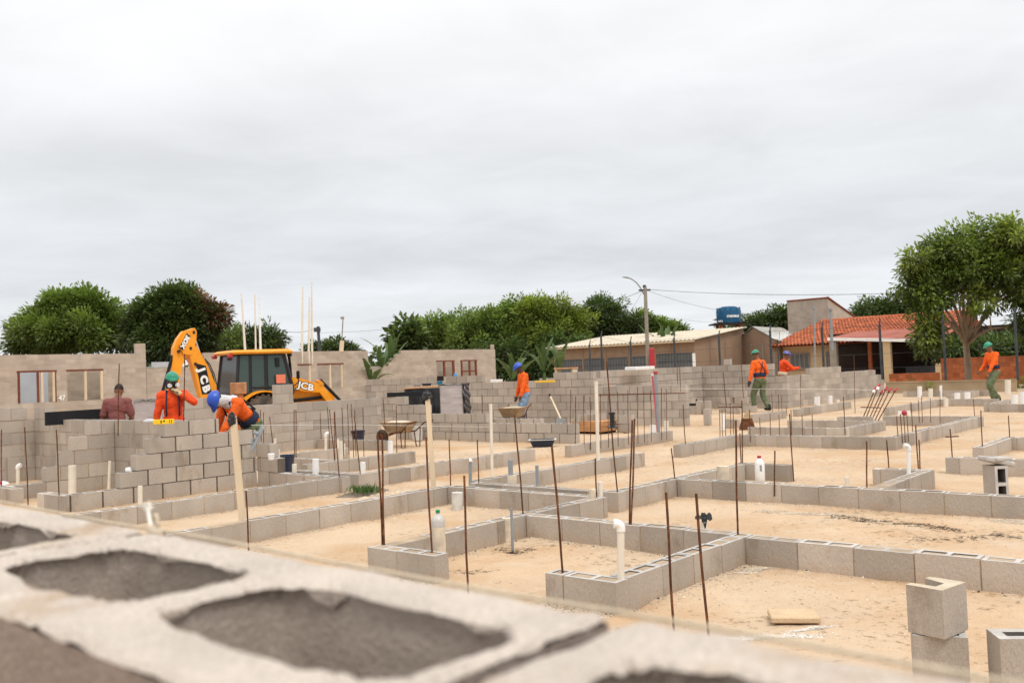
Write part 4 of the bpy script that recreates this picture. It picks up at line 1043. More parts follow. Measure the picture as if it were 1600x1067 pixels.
loose_block(spot(1107, 647, 0), RZV + .1, 'right block standing on end in front of the inside corner', 'end')
loose_block(spot(1081, 647, 0), RZV, 'block lying flat by the inside corner with a black level on it', 'flat')
loose_block(spot(1142, 668, 0), RZV, 'grey block lying behind the starter bars', 'flat')
for k, (px, py, z_) in enumerate(((1135, 644, 0), (1146, 646, 0), (1172, 644, 0), (1138, 640, .2), (1160, 640, .2), (1158, 640, .4))):
    loose_block(spot(px, py, 0) * 1 + Vector((0, 0, z_)), RZV, ['grey block at the left foot of the pile before the workers\' wall', 'middle block at the foot of the pile before the workers\' wall', 'right block at the foot of the pile beside the strolling worker', 'left block in the second layer of the pile before the workers\' wall', 'right block in the second layer of the pile before the workers\' wall', 'top block of the pile before the workers\' wall'][k], 'flat')
mb = MB(); mb.bbox(-.3, -.05, 0, .3, .05, .07, .01); mb.bbox(.12, -.04, .06, .2, .04, .3, .01); mb.bbox(-.22, -.03, .06, -.17, .03, .2, .01)
o = mb.build('black_level', M_BLACKM, None, at(1078, 634, spot(1081, 647).y), RZV + .5); tag(o, 'black metal jig lying on the flat block by the inside corner', 'jig')
# near right blocks
pn = at(1466, 983, 3.78); base = Vector((pn.x, pn.y, 0))
RB = math.radians(-19)
o = loose_block(base, RB, 'block standing on end under the notched half block at the near right', 'flat', h=.372, L_=.2)
mb = MB(); tint = 1.02
U = [(-.095, -.075), (.095, -.075), (.095, .075), (.055, .075), (.02, -.025), (-.05, -.025), (-.055, .075), (-.095, .075)]
k = len(U); mb._add([(x, y, 0) for x, y in U] + [(x, y, .19) for x, y in U], [tuple(reversed(range(k)))] + [(i, (i + 1) % k, (i + 1) % k + k, i + k) for i in range(k)], 0, tint)
mb._add([(x, y, .19) for x, y in U], [tuple(range(k))], 1, tint)
o = mb.build('half_block', [M_BLOCK, mat('stained_block_top', (0.50, 0.42, 0.32), .95, .15, 12)], None, base + Vector((0, 0, .376)), math.radians(38)); tag(o, 'notched half block balanced on the upright block at the near right', 'block')
pn = at(1580, 985, 3.62)
loose_block(Vector((pn.x + .135, pn.y, 0.012)), math.radians(-8), 'lower block of the stack cut by the right edge', 'flat')
loose_block(Vector((pn.x + .135, pn.y, .205)), math.radians(-8), 'upper open-celled block of the stack cut by the right edge', 'flat', rim=.042)
p = spot(1557.5, 783, .0)
loose_block(p + Vector((0, 0, 0.0)), math.radians(8), 'block standing on end with both holes showing behind the long wall at right', 'end', h=.19, L_=.36)
mb = MB(); mb.bbox(-.15, -.09, 0, .15, .09, .05, .012, M=Matrix.Rotation(.25, 4, 'Y')); mb.bbox(-.09, -.1, .03, .12, .04, .07, .01, M=Matrix.Rotation(.05, 4, 'Y') @ Matrix.Rotation(.3, 4, 'Z'))
o = mb.build('broken_concrete', M_TOP, None, p + Vector((0.01, 0, .375)), .1); tag(o, 'broken piece of pale concrete lying on the upright block at right', 'concrete piece')
p = spot(1240, 967, 0)
mb = MB(); mb.bbox(-.135, -.10, 0.002, .135, .10, .036, .006); o = mb.build('paving_slab', mat('tan_slab', (0.55, 0.40, 0.25), .9, .1, 9, .3, 80, speck=.1), None, p, math.radians(-9)); tag(o, 'flat tan paving slab lying on the sand in the near right room', 'slab')
p = spot(1246, 651, 0)
loose_block(spot(20, 752, 0.0), RZV, 'block standing on end beside the cream hooked pipe at the left edge', 'end')
mb = MB(); mb.ell((0, 0, .05), (.10, .08, .05)); o = mb.build('crumpled_bag', [M_PVCW], None, spot(4, 762, .05), smooth=True); tag(o, 'white and red crumpled bag at the left edge', 'bag')
mb = MB(); mb.ell((0.0, -.06, .07), (.035, .02, .035)); mb.build('red_print', M_RED, o)
# sand shovel scoop / sack among starter bars
p = spot(1167.5, 667, .05)
t = thing('rusty_hopper', 'rusty brown hopper with a pale scoop on it before the strolling worker', 'hopper', p)
mb = MB(); loft(mb, [rrect(.16, .12, .02, -.05), rrect(.10, .08, .02, .2)]); mb.build('hopper_body', M_RUST, t)
mb = MB(); mb.prism([(-.10, .19), (.10, .19), (.06, .27), (0, .38), (-.06, .28)], -.09, -.05); mb.build('scoop', mat('pale_scoop', (.46, .33, .2), .8, .2), t)
# yellow level, mortar tools on the fresh wall
p = W(6.30, 11.7, 1.0)
t = thing('yellow_level', 'yellow spirit level lying on the wall in front of the masked worker', 'spirit level', at(256, 662.5, 12.0), math.radians(4))
mb = MB(); mb.bbox(-.13, -.02, -.0, .13, .02, .062, .004); mb.build('level_body', M_YELTOOL, t)
mb = MB(); mb.bbox(-.035, -.0225, .014, -.02, -.019, .05, .001); mb.bbox(0.0, -.0225, .03, .02, -.019, .05, .001); mb.bbox(.075, -.0225, .01, .082, -.019, .055, .001); mb.bbox(.1, -.0225, .01, .107, -.019, .055, .001); mb.build('vial_marks', M_BLACKM, t)
mb = MB(); mb.ell((0, 0, 0.03), (.09, .03, .03)); o = mb.build('trowel_glove', M_LGREY, None, at(234, 661.5, 12.2), smooth=True); tag(o, 'grey glove lying left of the yellow level', 'glove')
# hawk (mortar board) tilted on the racked return
p = at(402, 684, 12.0)
mb = MB(); rot = Matrix.Rotation(math.radians(-62), 4, 'Y') @ Matrix.Rotation(math.radians(25), 4, 'X')
mb.bbox(-.17, -.10, -.008, .17, .10, .008, .004, M=rot); mb.caps(rot @ Vector((.05, 0, .02)), rot @ Vector((.05, 0, .06)), .03, .02); mb.caps(rot @ Vector((-.10, .03, .012)), rot @ Vector((-.05, .05, .03)), .02, .02)
o = mb.build('mortar_board', M_PVCG, None, p); tag(o, 'grey mortar trowel board leaning at the end of the fresh wall', 'mortar board')
o = mb = MB(); mb.lathe([(.04, 0), (.05, .08), (.045, .085)], 16); o = mb.build('white_cup', M_PVCW, None, at(424, 718, 12.9)); tag(o, 'white cut cup standing on the racked return wall', 'cup')
mb = MB(); mb.lathe([(.035, 0), (.035, .05), (.02, .055)], 14, M=Matrix.Rotation(1.4, 4, 'Y')); o = mb.build('white_cup', M_PVCW, None, W(5.86, 11.52, .41)); tag(o, 'small white cup lying on the lowest racked step of the fresh wall', 'cup')
# pallets and tables
def pallet_stack(c, rz, w, d, h, label, seed):
    t = thing('wrapped_pallet', label, 'pallet of blocks', c, rz)
    mb = MB()
    for k in range(5): mb.box(-w / 2, -d / 2 + k * d / 5, .10, w / 2, -d / 2 + k * d / 5 + d / 7, .13)
    for x_ in (-w / 2 + .05, 0, w / 2 - .05): mb.box(x_ - .05, -d / 2, 0, x_ + .05, d / 2, .10)
    mb.build('pallet_boards', M_WOOD, t)
    loops = []
    for i in range(15):
        z = .13 + (h - .13) * i / 14; b_ = .02 * math.sin(i * 1.9 + seed)
        l = rrect(w / 2 - .02, d / 2 - .02, .06, z, 8)
        loops.append([Vector((q.x * (1 + .02 * noise.noise((q.x * 4, q.y * 4 + seed, z * 7))), q.y * (1 + .02 * noise.noise((q.x * 4 + 3, q.y * 4, z * 7 + seed))), z)) for q in l])
    mb = MB(); loft(mb, loops); o = mb.build('wrapped_blocks', M_WRAP, t); soften(o, 60)
    return t
pt = W(17.0, 17.5, 0); c_ = at(709, 645, 22.3)
t = pallet_stack((c_.x, c_.y + .45, 0.1), math.radians(-8), .62, .8, 1.10, 'block pallet in clear stretch wrap with torn black film at its side', 2)
mb = MB(); mb.grid([[Vector((.30 + .03 * math.sin(k * 2.1 + i), -.41 + .8 * i / 8, 1.13 - k * 1.0 / 10)) + Vector((.03 * noise.noise((k, i, 1)) + .004 * k, 0, 0)) for i in range(9)] for k in range(11)])
mb.grid([[Vector((-.32 + .66 * i / 10, -.40 + .8 * k / 6, 1.115 + .03 * noise.noise((i * .7, k, 4)))) for i in range(11)] for k in range(7)])
mb.build('black_film', M_BLACKP, t, fix=False)
c_ = at(664, 645, 22.5)
t = thing('draped_table', 'work table draped in black plastic film beside the stretch-wrapped pallet', 'work table', (c_.x, c_.y + .35, 0.1), math.radians(-8))
mb = MB()
mb.grid([[Vector((-.44 + .88 * i / 24, -.34 + .035 * noise.noise((i * .5, k * .4, 2)) - .012 * k * noise.noise((i * .8, 0, 7)), 1.05 - (.62 if i < 9 else 1.0) * k / 12)) for i in range(25)] for k in range(13)])
mb.grid([[Vector((.44 + .01 * k, -.34 + .6 * i / 6, 1.05 - .95 * k / 8)) for i in range(7)] for k in range(9)])
soften(mb.build('black_drape', M_BLACKP, t, fix=False), 60)
mb = MB(); mb.bbox(-.46, -.36, 1.055, .46, .3, 1.085, .005, M=Matrix.Rotation(-.03, 4, 'Y')); mb.build('table_board', M_PLY, t)
for sx_ in (-.4, .4):
    for sy_ in (-.28, .22):
        mb = MB(); mb.bbox(sx_ - .035, sy_ - .035, 0, sx_ + .035, sy_ + .035, 1.05, .004); mb.build('leg', M_WOOD, t)
mb = MB(); mb.bbox(-.42, -.02, -.055, .42, .02, .055, .004); o = mb.build('black_board', M_BLACKM, None, at(632, 616, 22.0), math.radians(-6)); tag(o, 'narrow black board sticking out left of the draped table', 'board')
mb = MB(); mb.bbox(-.17, -.04, 0, .17, .04, .045, .004); o = mb.build('yellow_level', M_YELTOOL, None, W(14.87, onu(14.87, 655, 634)[0], .605), RZV); tag(o, 'yellow spirit level lying on the stepped wall under the draped table', 'spirit level')
def lump(name, label, cat, c, r, m): 
    mb = MB(); mb.ell((0, 0, r[2]), r, n=12, k=8); o = mb.build(name, m, None, c, smooth=True); return tag(o, label, cat)
tb = at(664, 601, 22.6)
def on_table(dx_, dz_=0.0): return Vector((tb.x + dx_, tb.y + .25, 1.20 + dz_))
mb = MB(); mb.lathe([(.07, 0), (.09, .05), (.08, .055)], 16); o = mb.build('small_pan', M_PVCG, None, on_table(-.22)); tag(o, 'small grey pan at the left end of the draped table', 'pan')
mb = MB(); mb.lathe([(.10, 0), (.13, .06), (.12, .065)], 16); o = mb.build('grey_bowl', M_NAVYP, None, on_table(.02)); tag(o, 'grey bowl in the middle of the draped table', 'bowl')
mb = MB(); mb.lathe([(.05, 0), (.08, .10), (.075, .105)], 16); o = mb.build('blue_pot', mat('sky_blue_plastic', (.03, .22, .36), .4, .1), None, on_table(.34)); tag(o, 'sky blue pot at the right end of the draped table', 'pot')
mb = MB(); mb.bbox(-.08, -.05, 0, .08, .05, .12, .006); o = mb.build('dark_box', M_DARKW, None, on_table(.36, .11)); tag(o, 'dark open box over the sky blue pot', 'box')
mb = MB(); mb.ell((0, 0, .11), (.05, .03, .11)); o = mb.build('blue_bag', mat('light_blue_film', (.07, .25, .5), .35, .15, 30), None, at(712, 597, 35), smooth=True); o.scale = (1.6, 1.6, 1.6); tag(o, 'light blue bag hanging by the red window frames', 'bag')
mb = MB(); mb.bbox(-.16, -.1, 0, .16, .1, .08, .01); o = mb.build('foam_sheet', M_PVCW, None, at(776, 597.5, 24.5) , RZV); o.scale = (.85, 1, 1); tag(o, 'white foam slab lying on the brown wall left of the blue-helmeted worker', 'foam slab')
mb = MB(); mb.bbox(-.3, -.15, 0, .3, .15, .1, .012); o = mb.build('cement_bag', M_PVCW, None, at(1000, 578, 27.0), RZU); o.scale = (1.7, 1.3, 1); tag(o, 'long white sheet lying on top of the wet-patched wall', 'sheet')
mb = MB(); mb.bbox(-.3, -.05, 0, .3, .05, .05, .005); o = mb.build('yellow_plank', M_YELTOOL, None, at(852, 597.5, 24.5), RZV); tag(o, 'yellow plank on the brown wall right of the blue-helmeted worker', 'plank')
# brown stool and low table on the brown wall
t = thing('small_trestle', 'small rust brown trestle standing on the wall left of the long shed', 'trestle', at(885, 588, 25.2), RZV)
mb = MB(); mb.bbox(-.33, -.12, .20, .33, .12, .24, .006); mb.build('trestle_top', M_PLY, t)
for sx_ in (-.28, .28):
    mb = MB(); mb.bbox(sx_ - .03, -.1, 0, sx_ + .03, .1, .2, .005); mb.build('leg', M_WOOD, t)
# left: black board, wrapped pallet with black film
a_ = at(71, 651, 14.6); b__ = at(170, 648, 15.6)
mb = MB(); d_ = b__ - a_; rot = Matrix.Rotation(math.atan2(d_.y, d_.x), 4, 'Z')
mb.box(0, -.02, -.14, d_.length, .02, .07, M=rot); o = mb.build('black_form_board', M_BLACKM, None, a_); tag(o, 'long black form board behind the wall left of the man in the maroon shirt', 'board')
c_ = at(226, 660, 16.6); t = pallet_stack((c_.x, c_.y + .3, 0), math.radians(10), .52, .7, 1.20, 'stretch-wrapped pallet between the man in maroon and the masked worker', 5)
mb = MB(); mb.grid([[Vector((-.28 + .56 * i / 12, -.36 + .7 * k / 8, 1.215 + .05 * abs(noise.noise((i * .5, k * .6, 2))))) for i in range(13)] for k in range(9)]); mb.build('black_film', M_BLACKP, t, fix=False)
# clay brick column on the weathered wall
c_ = at(366, 634, 18.0)
t = thing('clay_brick_pier', 'orange clay brick pier standing before the digger\'s rear wheel', 'brick pier', (c_.x, c_.y + .3, 0), RZU)
mb = MB(); mb.bbox(-.07, -.07, 0, .07, .07, 1.24, .01); mb.build('pier_shaft', M_CLAY, t)
mb = MB(); mb.bbox(-.13, -.1, 1.24, .13, .1, 1.47, .012); mb.build('pier_head', mat('pale_clay', (.40, .19, .09), .9, .25, 9), t)

# ------------------------------------------------------------------ litter on the sand
def litter(name, label, path, n, spread, size, m, kind='stuff', cat='debris', zoff=.0):
    mb = MB()
    for k in range(n):
        f = random.random() * (len(path) - 1); i = min(int(f), len(path) - 2); f -= i
        a, b = spot(*path[i]), spot(*path[i + 1])
        c = a.lerp(b, f) + Vector((random.gauss(0, spread), random.gauss(0, spread), 0))
        th = random.uniform(0, 6.28); l = size * random.uniform(.3, 1.5); w = size * random.uniform(.03, .09)
        d = Vector((math.cos(th), math.sin(th), random.uniform(-.1, .15))); s_ = Vector((-math.sin(th), math.cos(th), 0)); z = sand_z(c.x, c.y) + .004 + zoff
        c.z = z
        mb.tube([c - d * l / 2, c + s_ * w + Vector((0, 0, w * .4)), c + d * l / 2], [w * .3, w * .5, w * .2], 4)
    o = mb.build(name, m, None); return tag(o, label, cat, kind=kind)
litter('dark_debris', 'scatter of black twigs and charred scraps on the sand before the long middle right wall', [(1300, 806), (1350, 812), (1400, 818), (1460, 822), (1500, 829)], 420, .06, .045, M_DEBRIS)
litter('dark_debris', 'thin second line of black scraps at the right edge', [(1430, 842), (1500, 840), (1560, 834), (1620, 842)], 200, .05, .045, M_DEBRIS)
litter('dark_debris', 'dark scraps at the foot of the two-block end wall', [(705, 890), (740, 893), (765, 890)], 70, .05, .035, M_DEBRIS)
litter('dark_debris', 'burnt scraps round the cut mortar-wrapped stub', [(780, 858), (805, 862), (830, 857)], 90, .05, .05, M_DEBRIS)
litter('dark_debris', 'small dark crumbs scattered over the near right room', [(1010, 950), (1150, 905), (1300, 920), (1450, 960), (1300, 930), (1100, 930)], 420, .22, .016, M_DEBRIS)
litter('dark_debris', 'crumbs and straw along the foot of the long middle right wall', [(1080, 790), (1200, 800), (1400, 802), (1600, 812)], 260, .12, .02, M_DEBRIS)
litter('dark_debris', 'crumbs on the sand left of the two-block end wall', [(420, 845), (520, 822), (640, 800)], 220, .18, .018, M_DEBRIS)
litter('rubble', 'broken block crumbs and grey rubble by the dark wall end', [(950, 790), (990, 789), (1020, 786)], 60, .05, .05, M_CONC)
def patch(name, label, px, py, rx, ry, m, rz=0, seed=0, h=.012, kind='stuff', cat='powder'):
    c = spot(px, py); mb = MB(); P = []
    for i in range(25):
        f = i / 24; row = []
        for k in range(97):
            t = 2 * math.pi * k / 96; w = 1 + .45 * noise.noise((math.cos(t) * 1.6 + seed, math.sin(t) * 1.6, 0)) + .3 * noise.noise((math.cos(t) * 6, math.sin(t) * 6 + seed, 2))
            row.append(Vector((rx * f * w * math.cos(t), ry * f * w * math.sin(t), -.014 + (h + .016) * (1 - f) ** .9 * (.75 + .9 * noise.noise((rx * f * math.cos(t) * 22 + seed, ry * f * math.sin(t) * 22, seed))))))
        P.append(row)
    mb.grid(P); o = mb.build(name, m, None, (c.x, c.y, ground_z(c.x, c.y)), rz, smooth=True); return tag(o, label, cat, kind=kind)
def flakes(name, label, path, n, sx, sy, size, m, cat, tintv=.12):
    mb = MB(); a, b = spot(*path[0]), spot(*path[-1]); ax = (b - a).normalized(); ay = Vector((-ax.y, ax.x, 0))
    for k in range(n):
        f = random.random() * (len(path) - 1); i = min(int(f), len(path) - 2)
        c = spot(*path[i]).lerp(spot(*path[i + 1]), f - i) + ax * random.gauss(0, sx) + ay * random.gauss(0, sy)
        z = sand_z(c.x, c.y) + random.uniform(.001, .004); l = size * random.uniform(.3, 1.4); th = random.uniform(0, 6.28); q = []
        for e in range(6):
            t = th + e * math.pi / 3; r_ = l * random.uniform(.55, 1.1); q.append((c.x + r_ * math.cos(t), c.y + r_ * math.sin(t), z))
        mb._add(q + [(c.x, c.y, z + l * .10)], [(e, (e + 1) % 6, 6) for e in range(6)], 0, random.gauss(1, tintv))
    o = mb.build(name, m, None, fix=False); return tag(o, label, cat, kind='stuff')
M_LIMEW = mat('white_lime', (0.70, 0.64, 0.57), 0.95, 0.1, 14)
flakes('lime_powder', 'white lime powder spilt on the sand beside the paving slab', [(1130, 999), (1190, 993), (1265, 990)], 2600, .06, .022, .0055, M_LIMEW, 'powder')
flakes('lime_powder', 'second white streak of lime powder towards the near wall', [(1240, 984), (1290, 977)], 500, .05, .010, .005, M_LIMEW, 'powder')
flakes('mortar_spill', 'pale mortar spill along the foot of the long middle right wall', [(1190, 797), (1250, 802), (1320, 804)], 1200, .10, .045, .008, M_LIME, 'mortar')
flakes('mortar_spill', 'pale mortar spill at the foot of the wall by the right edge', [(1560, 813), (1620, 816)], 700, .06, .05, .009, M_LIME, 'mortar')
flakes('mortar_spill', 'crumbled mortar in the inner corner of the near right room', [(1158, 893), (1195, 886)], 600, .05, .03, .008, M_LIME, 'mortar')
flakes('mortar_spill', 'crumbled mortar along the foot of the low wall left of the bottle-topped pipe', [(440, 838), (560, 812), (660, 796)], 700, .06, .04, .008, M_LIME, 'mortar')
# crumbs shed along the wall feet and pebbles trodden into the sand
def crumbs(name, label, pts, n, spread, size, cols, cat):
    mb = MB()
    for k in range(n):
        (u0, v0), (u1, v1) = random.choice(pts); f = random.random()
        d_ = abs(random.gauss(0, spread)); u_ = u0 + (u1 - u0) * f - (d_ if u0 == u1 else 0) ; v_ = v0 + (v1 - v0) * f - (d_ if v0 == v1 else 0)
        c = W(u_, v_); gz = sand_z(c.x, c.y); s_ = size * random.uniform(.25, 1) ** 1.6; th = random.uniform(0, 6.28)
        q = [(c.x + s_ * math.cos(th + a), c.y + s_ * math.sin(th + a) * random.uniform(.6, 1), gz - .001) for a in (0, 1.6, 3.1, 4.6)] + [(c.x + random.uniform(-.3, .3) * s_, c.y, gz + s_ * random.uniform(.4, .9))]
        mb._add(q, [(0, 1, 4), (1, 2, 4), (2, 3, 4), (3, 0, 4)], random.randrange(len(cols)), random.uniform(.7, 1.25))
    o = mb.build(name, cols, None, fix=False); return tag(o, label, cat, kind='stuff')
feet = [((4.8, 3.21), (6.35, 3.21)), ((6.35, -1.5), (6.35, 3.2)), ((6.42, 3.4), (6.42, 5.3)), ((4.84, 5.37), (7.7, 5.37)), ((4.69, 4.8), (4.69, 5.4)), ((4.66, 3.2), (4.66, 3.74)), ((3.4, 7.52), (7.6, 7.52)), ((7.62, 5.6), (7.62, 7.5)), ((8.15, 7.54), (11.8, 7.54)), ((8.2, 5.45), (10.8, 5.45)), ((9.2, -2), (9.2, 5.4)), ((2.6, 9.62), (7.7, 9.62)), ((8.3, 9.64), (11.8, 9.64)), ((5.03, 11.45), (7.7, 11.45)), ((12.38, -1), (12.38, 3.4)), ((15.2, 5), (15.2, 7.6)), ((13.1, 7.64), (15.2, 7.64)), ((15.3, 4.98), (20, 4.98))]
crumbs('wall_foot_crumbs', 'mortar crumbs and dirt along the feet of the low walls', feet, 5200, .07, .012, [M_CONC, M_LIME, M_CREAM, M_CONC, M_CREAM, M_DEBRIS], 'crumbs')
yard = [((a_, b_), (a_ + 4, b_)) for a_ in (3, 6, 9) for b_ in np.arange(-1.5, 9.5, .5)]
crumbs('pebbles', 'small pebbles and clods trodden into the sand', yard, 4200, .5, .009, [M_CONC, M_CREAM, M_CONC, M_CREAM, M_LIME, M_BARROW, M_BARROW], 'pebbles')
patch('sand_mound', 'low mound of pale sand behind the long low wall', 612, 772, .6, .14, mat('pale_sand', (.55, .43, .31), .95, .1, 9), .85, 7, .06, 'structure', 'sand')
patch('sand_mound', 'low heap of grey spoil round the grass clump', 575, 771, .4, .22, mat('grey_spoil', (.20, .16, .12), .95, .3, 9, .5, 40), .6, 27, .10, 'structure', 'spoil')
mb = MB()
for k in range(300):
    c = spot(571 + random.gauss(0, 12), 774 + random.gauss(0, 2.0)); th = random.uniform(0, 6.28); l = random.uniform(.04, .12)
    d = Vector((math.cos(th) * random.uniform(.2, .9), math.sin(th) * random.uniform(.2, .9), 1)).normalized(); s_ = Vector((-math.sin(th), math.cos(th), 0)) * .004
    c.z = .05; m_ = c + d * l * .6; e_ = c + d * l + Vector((math.cos(th), math.sin(th), -.3)) * l * .25
    mb._add([c - s_, c + s_, m_ + s_, m_ - s_, e_], [(0, 1, 2, 3), (3, 2, 4)], 0, random.uniform(.6, 1.4))
o = mb.build('grass_clump', M_GRASS, None, fix=False); tag(o, 'bright green grass clump growing behind the long low wall', 'grass', kind='stuff')
# mason lines across the site
rod('mason_line', 'thin white mason line strung across the left of the site at wall height', 'line', [at(392, 664, 12.6), at(560, 663.5, 14.2), at(770, 667, 17)], .0022, M_PVCW)
rod('mason_line', 'thin white mason line strung across the right of the site', 'line', [at(1060, 607, 20), at(1330, 608, 22), at(1395, 612, 22)], .003, M_PVCW)
# ------------------------------------------------------------------ the backhoe loader
def digger():
    o = at(392, 620, 30.0); t = thing('backhoe_loader', 'yellow backhoe loader with tinted cab and raised folded rear arm behind the weathered wall', 'backhoe loader', (o.x, o.y, -0.36), math.radians(40))
    M_DKM = mat('black_machine_paint', (0.022, 0.022, 0.024), 0.5, 0.15, 4)
    Rx = Matrix.Rotation(math.pi / 2, 4, 'X')
    def wheel(x, y, r, w, name='wheel'):
        mb = MB(); prof = [(r * .55, -w / 2), (r * .86, -w / 2), (r * .97, -w * .38), (r * .97, w * .38), (r * .86, w / 2), (r * .55, w / 2), (r * .5, w * .3), (r * .5, -w * .3), (r * .55, -w / 2)]
        mb.lathe(prof, 40, (x, y, r), M=Rx, cap=False)
        n = 22
        for k in range(n):      # chevron lugs
            for s_ in (-1, 1):
                a = 2 * math.pi * (k + (0.5 if s_ > 0 else 0)) / n
                Mw = Matrix.Translation((x, y, r)) @ Matrix.Rotation(a, 4, 'Y') @ Matrix.Translation((0, s_ * w * .24, r * .985)) @ Matrix.Rotation(s_ * .6, 4, 'Z')
                mb.box(-.035, -w * .27, -.03, .035, w * .27, .035, M=Mw)
        wo = soften(mb.build(name, M_RUBBER, t), 35)
        mb = MB(); mb.lathe([(r * .52, -w * .30), (r * .50, -w * .12), (r * .2, -w * .10), (r * .18, -w * .22), (.001, -w * .22)], 28, (x, y, r), M=Rx, cap=False)
        mb.lathe([(r * .52, w * .30), (r * .50, w * .12), (r * .2, w * .10), (r * .18, w * .22), (.001, w * .22)], 28, (x, y, r), M=Rx, cap=False)
        soften(mb.build('rim', M_YEL, wo))
    for y in (-.82, .82): wheel(0, y, .70, .42)
    for y in (-.80, .80): wheel(2.17, y, .44, .30)
    mb = MB(); mb.bbox(-1.15, -.42, .55, 2.75, .42, 1.0, .02); mb.bbox(-.35, -.40, .4, .35, .40, .9, .02); mb.bbox(1.95, -.55, .35, 2.4, .55, .6, .02); mb.build('chassis', M_DKM, t)
    # bonnet
    mb = MB()
    mb.prism([(.95, .98), (2.75, .98), (2.80, 1.22), (2.72, 1.36), (1.9, 1.62), (.95, 1.80)], -.42, .42); b = mb.build('bonnet', M_YEL, t)
    mb = MB(); mb.box(2.76, -.34, 1.0, 2.83, .34, 1.25)
    for k in range(5): mb.box(2.825, -.34, 1.02 + k * .048, 2.84, .34, 1.045 + k * .048)
    mb.build('front_grille', M_DKM, b)
    # cab: lower body, black posts, glass panes, roof
    mb = MB(); mb.prism([(-.76, 1.0), (.95, .98), (1.15, 1.40), (1.12, 1.48), (-.80, 1.48)], -.74, .74); mb.build('cab_base', M_DKM, t)
    C = {'rb': (-.80, .74, 1.46), 'rt': (-.66, .66, 2.70), 'fb': (1.13, .74, 1.46), 'ft': (.86, .66, 2.70), 'mb': (.20, .74, 1.46), 'mt': (.24, .66, 2.70), 'qb': (-.34, .74, 1.46), 'qt': (-.28, .66, 2.70)}
    def c(k, s): x, y, z = C[k]; return Vector((x, y * s, z))
    for s in (-1, 1):
        for k in 'rmfq':
            mb = MB(); mb.tube([c(k + 'b', s), c(k + 't', s)], .07 if k in 'mf' else .055, 4); mb.build('cab_post', M_DKM, t)
    for s in (-1, 1):
        mb = MB(); mb.tube([c('rt', s), c('ft', s)], .05, 4); mb.build('cab_rail', M_DKM, t)
        mb = MB(); mb.tube([c('rb', s), c('fb', s)], .055, 4)
        mb.tube([c('rb', s) + Vector((.55, 0, .18)), c('mb', s) + Vector((0, 0, .18)), c('fb', s) + Vector((-.02, 0, .10))], .035, 4); mb.build('cab_sill', M_DKM, t)
    for k in ('rt', 'ft', 'rb', 'fb'): mb = MB(); mb.tube([c(k, -1), c(k, 1)], .05, 4); mb.build('cab_rail', M_DKM, t)
    for s in (-1, 1):
        for (a, b_) in (('r', 'q'), ('q', 'm'), ('m', 'f')):
            mb = MB(); q = [c(a + 'b', s), c(b_ + 'b', s), c(b_ + 't', s), c(a + 't', s)]
            mb._add(q + [p + Vector((0, -.012 * s, 0)) for p in q], [(0, 1, 2, 3), (7, 6, 5, 4), (0, 4, 5, 1), (1, 5, 6, 2), (2, 6, 7, 3), (3, 7, 4, 0)]); mb.build('side_window', M_GLASS, t)
    for k, m_, nm in (('r', M_GLASSD, 'rear_window'), ('f', M_GLASS, 'windscreen')):
        mb = MB(); q = [c(k + 'b', -1), c(k + 'b', 1), c(k + 't', 1), c(k + 't', -1)]; off = Vector((.012, 0, 0))
        mb._add(q + [p + off for p in q], [(0, 1, 2, 3), (7, 6, 5, 4), (0, 4, 5, 1), (1, 5, 6, 2), (2, 6, 7, 3), (3, 7, 4, 0)]); mb.build(nm, m_, t)
    mb = MB(); mb.bbox(-.10, -.24, 1.4, .25, .24, 1.95, .05); mb.bbox(-.16, -.22, 1.9, -.04, .22, 2.35, .04); mb.build('seat', M_BLACKM, t)
    mb = MB(); mb.tube([(.55, 0, 1.4), (.45, 0, 1.95)], .04, 8); mb.lathe([(.16, 0), (.19, .02), (.16, .04)], 20, (.44, 0, 1.97)); mb.build('steering_wheel', M_BLACKM, t)
    mb = MB(); loft(mb, [[Vector((p.x * 1.0 + .13, p.y, 2.70 + (.0))) for p in rrect(1.02, .78, .14, 0)], [Vector((p.x + .13, p.y, 2.76)) for p in rrect(1.06, .82, .16, 0)], [Vector((p.x + .13, p.y, 2.83 + (.02 if p.x > 0 else 0))) for p in rrect(.98, .74, .2, 0)]]); soften(mb.build('cab_roof', M_YEL, t), 50)
    for s in (-1, 1):
        mb = MB(); mb.bbox(-.99, s * .62 - .09, 2.60, -.86, s * .62 + .09, 2.71, .02); mb.build('rear_lamp', M_RED, t)
        mb = MB(); mb.bbox(1.10, s * .5 - .1, 2.60, 1.2, s * .5 + .1, 2.71, .02); mb.build('work_lamp', M_DKM, t)
    mb = MB(); mb.bbox(.52, -.80, 1.74, .84, -.775, 2.02, .004); mb.build('warning_sign', mat('faded_red_sign', (.72, .20, .12), .6, .1, 12), t)
    mb = MB(); mb.bbox(.55, -.735, 2.28, .68, -.70, 2.56, .01); mb.build('inner_mirror', M_BLACKM, t)
    mb = MB(); mb.tube([(1.12, -.70, 1.6), (1.22, -.92, 1.75), (1.22, -.94, 1.95)], .018, 6); mb.bbox(1.18, -1.02, 1.86, 1.24, -.86, 2.12, .02); soften(mb.build('wing_mirror', M_BLACKM, t), 40)
    mb = MB(); mb.tube([(1.25, -.38, 1.7), (1.22, -.38, 2.3), (1.18, -.38, 2.75), (1.12, -.38, 2.86)], .045, 10); soften(mb.build('exhaust', M_BLACKM, t), 50)
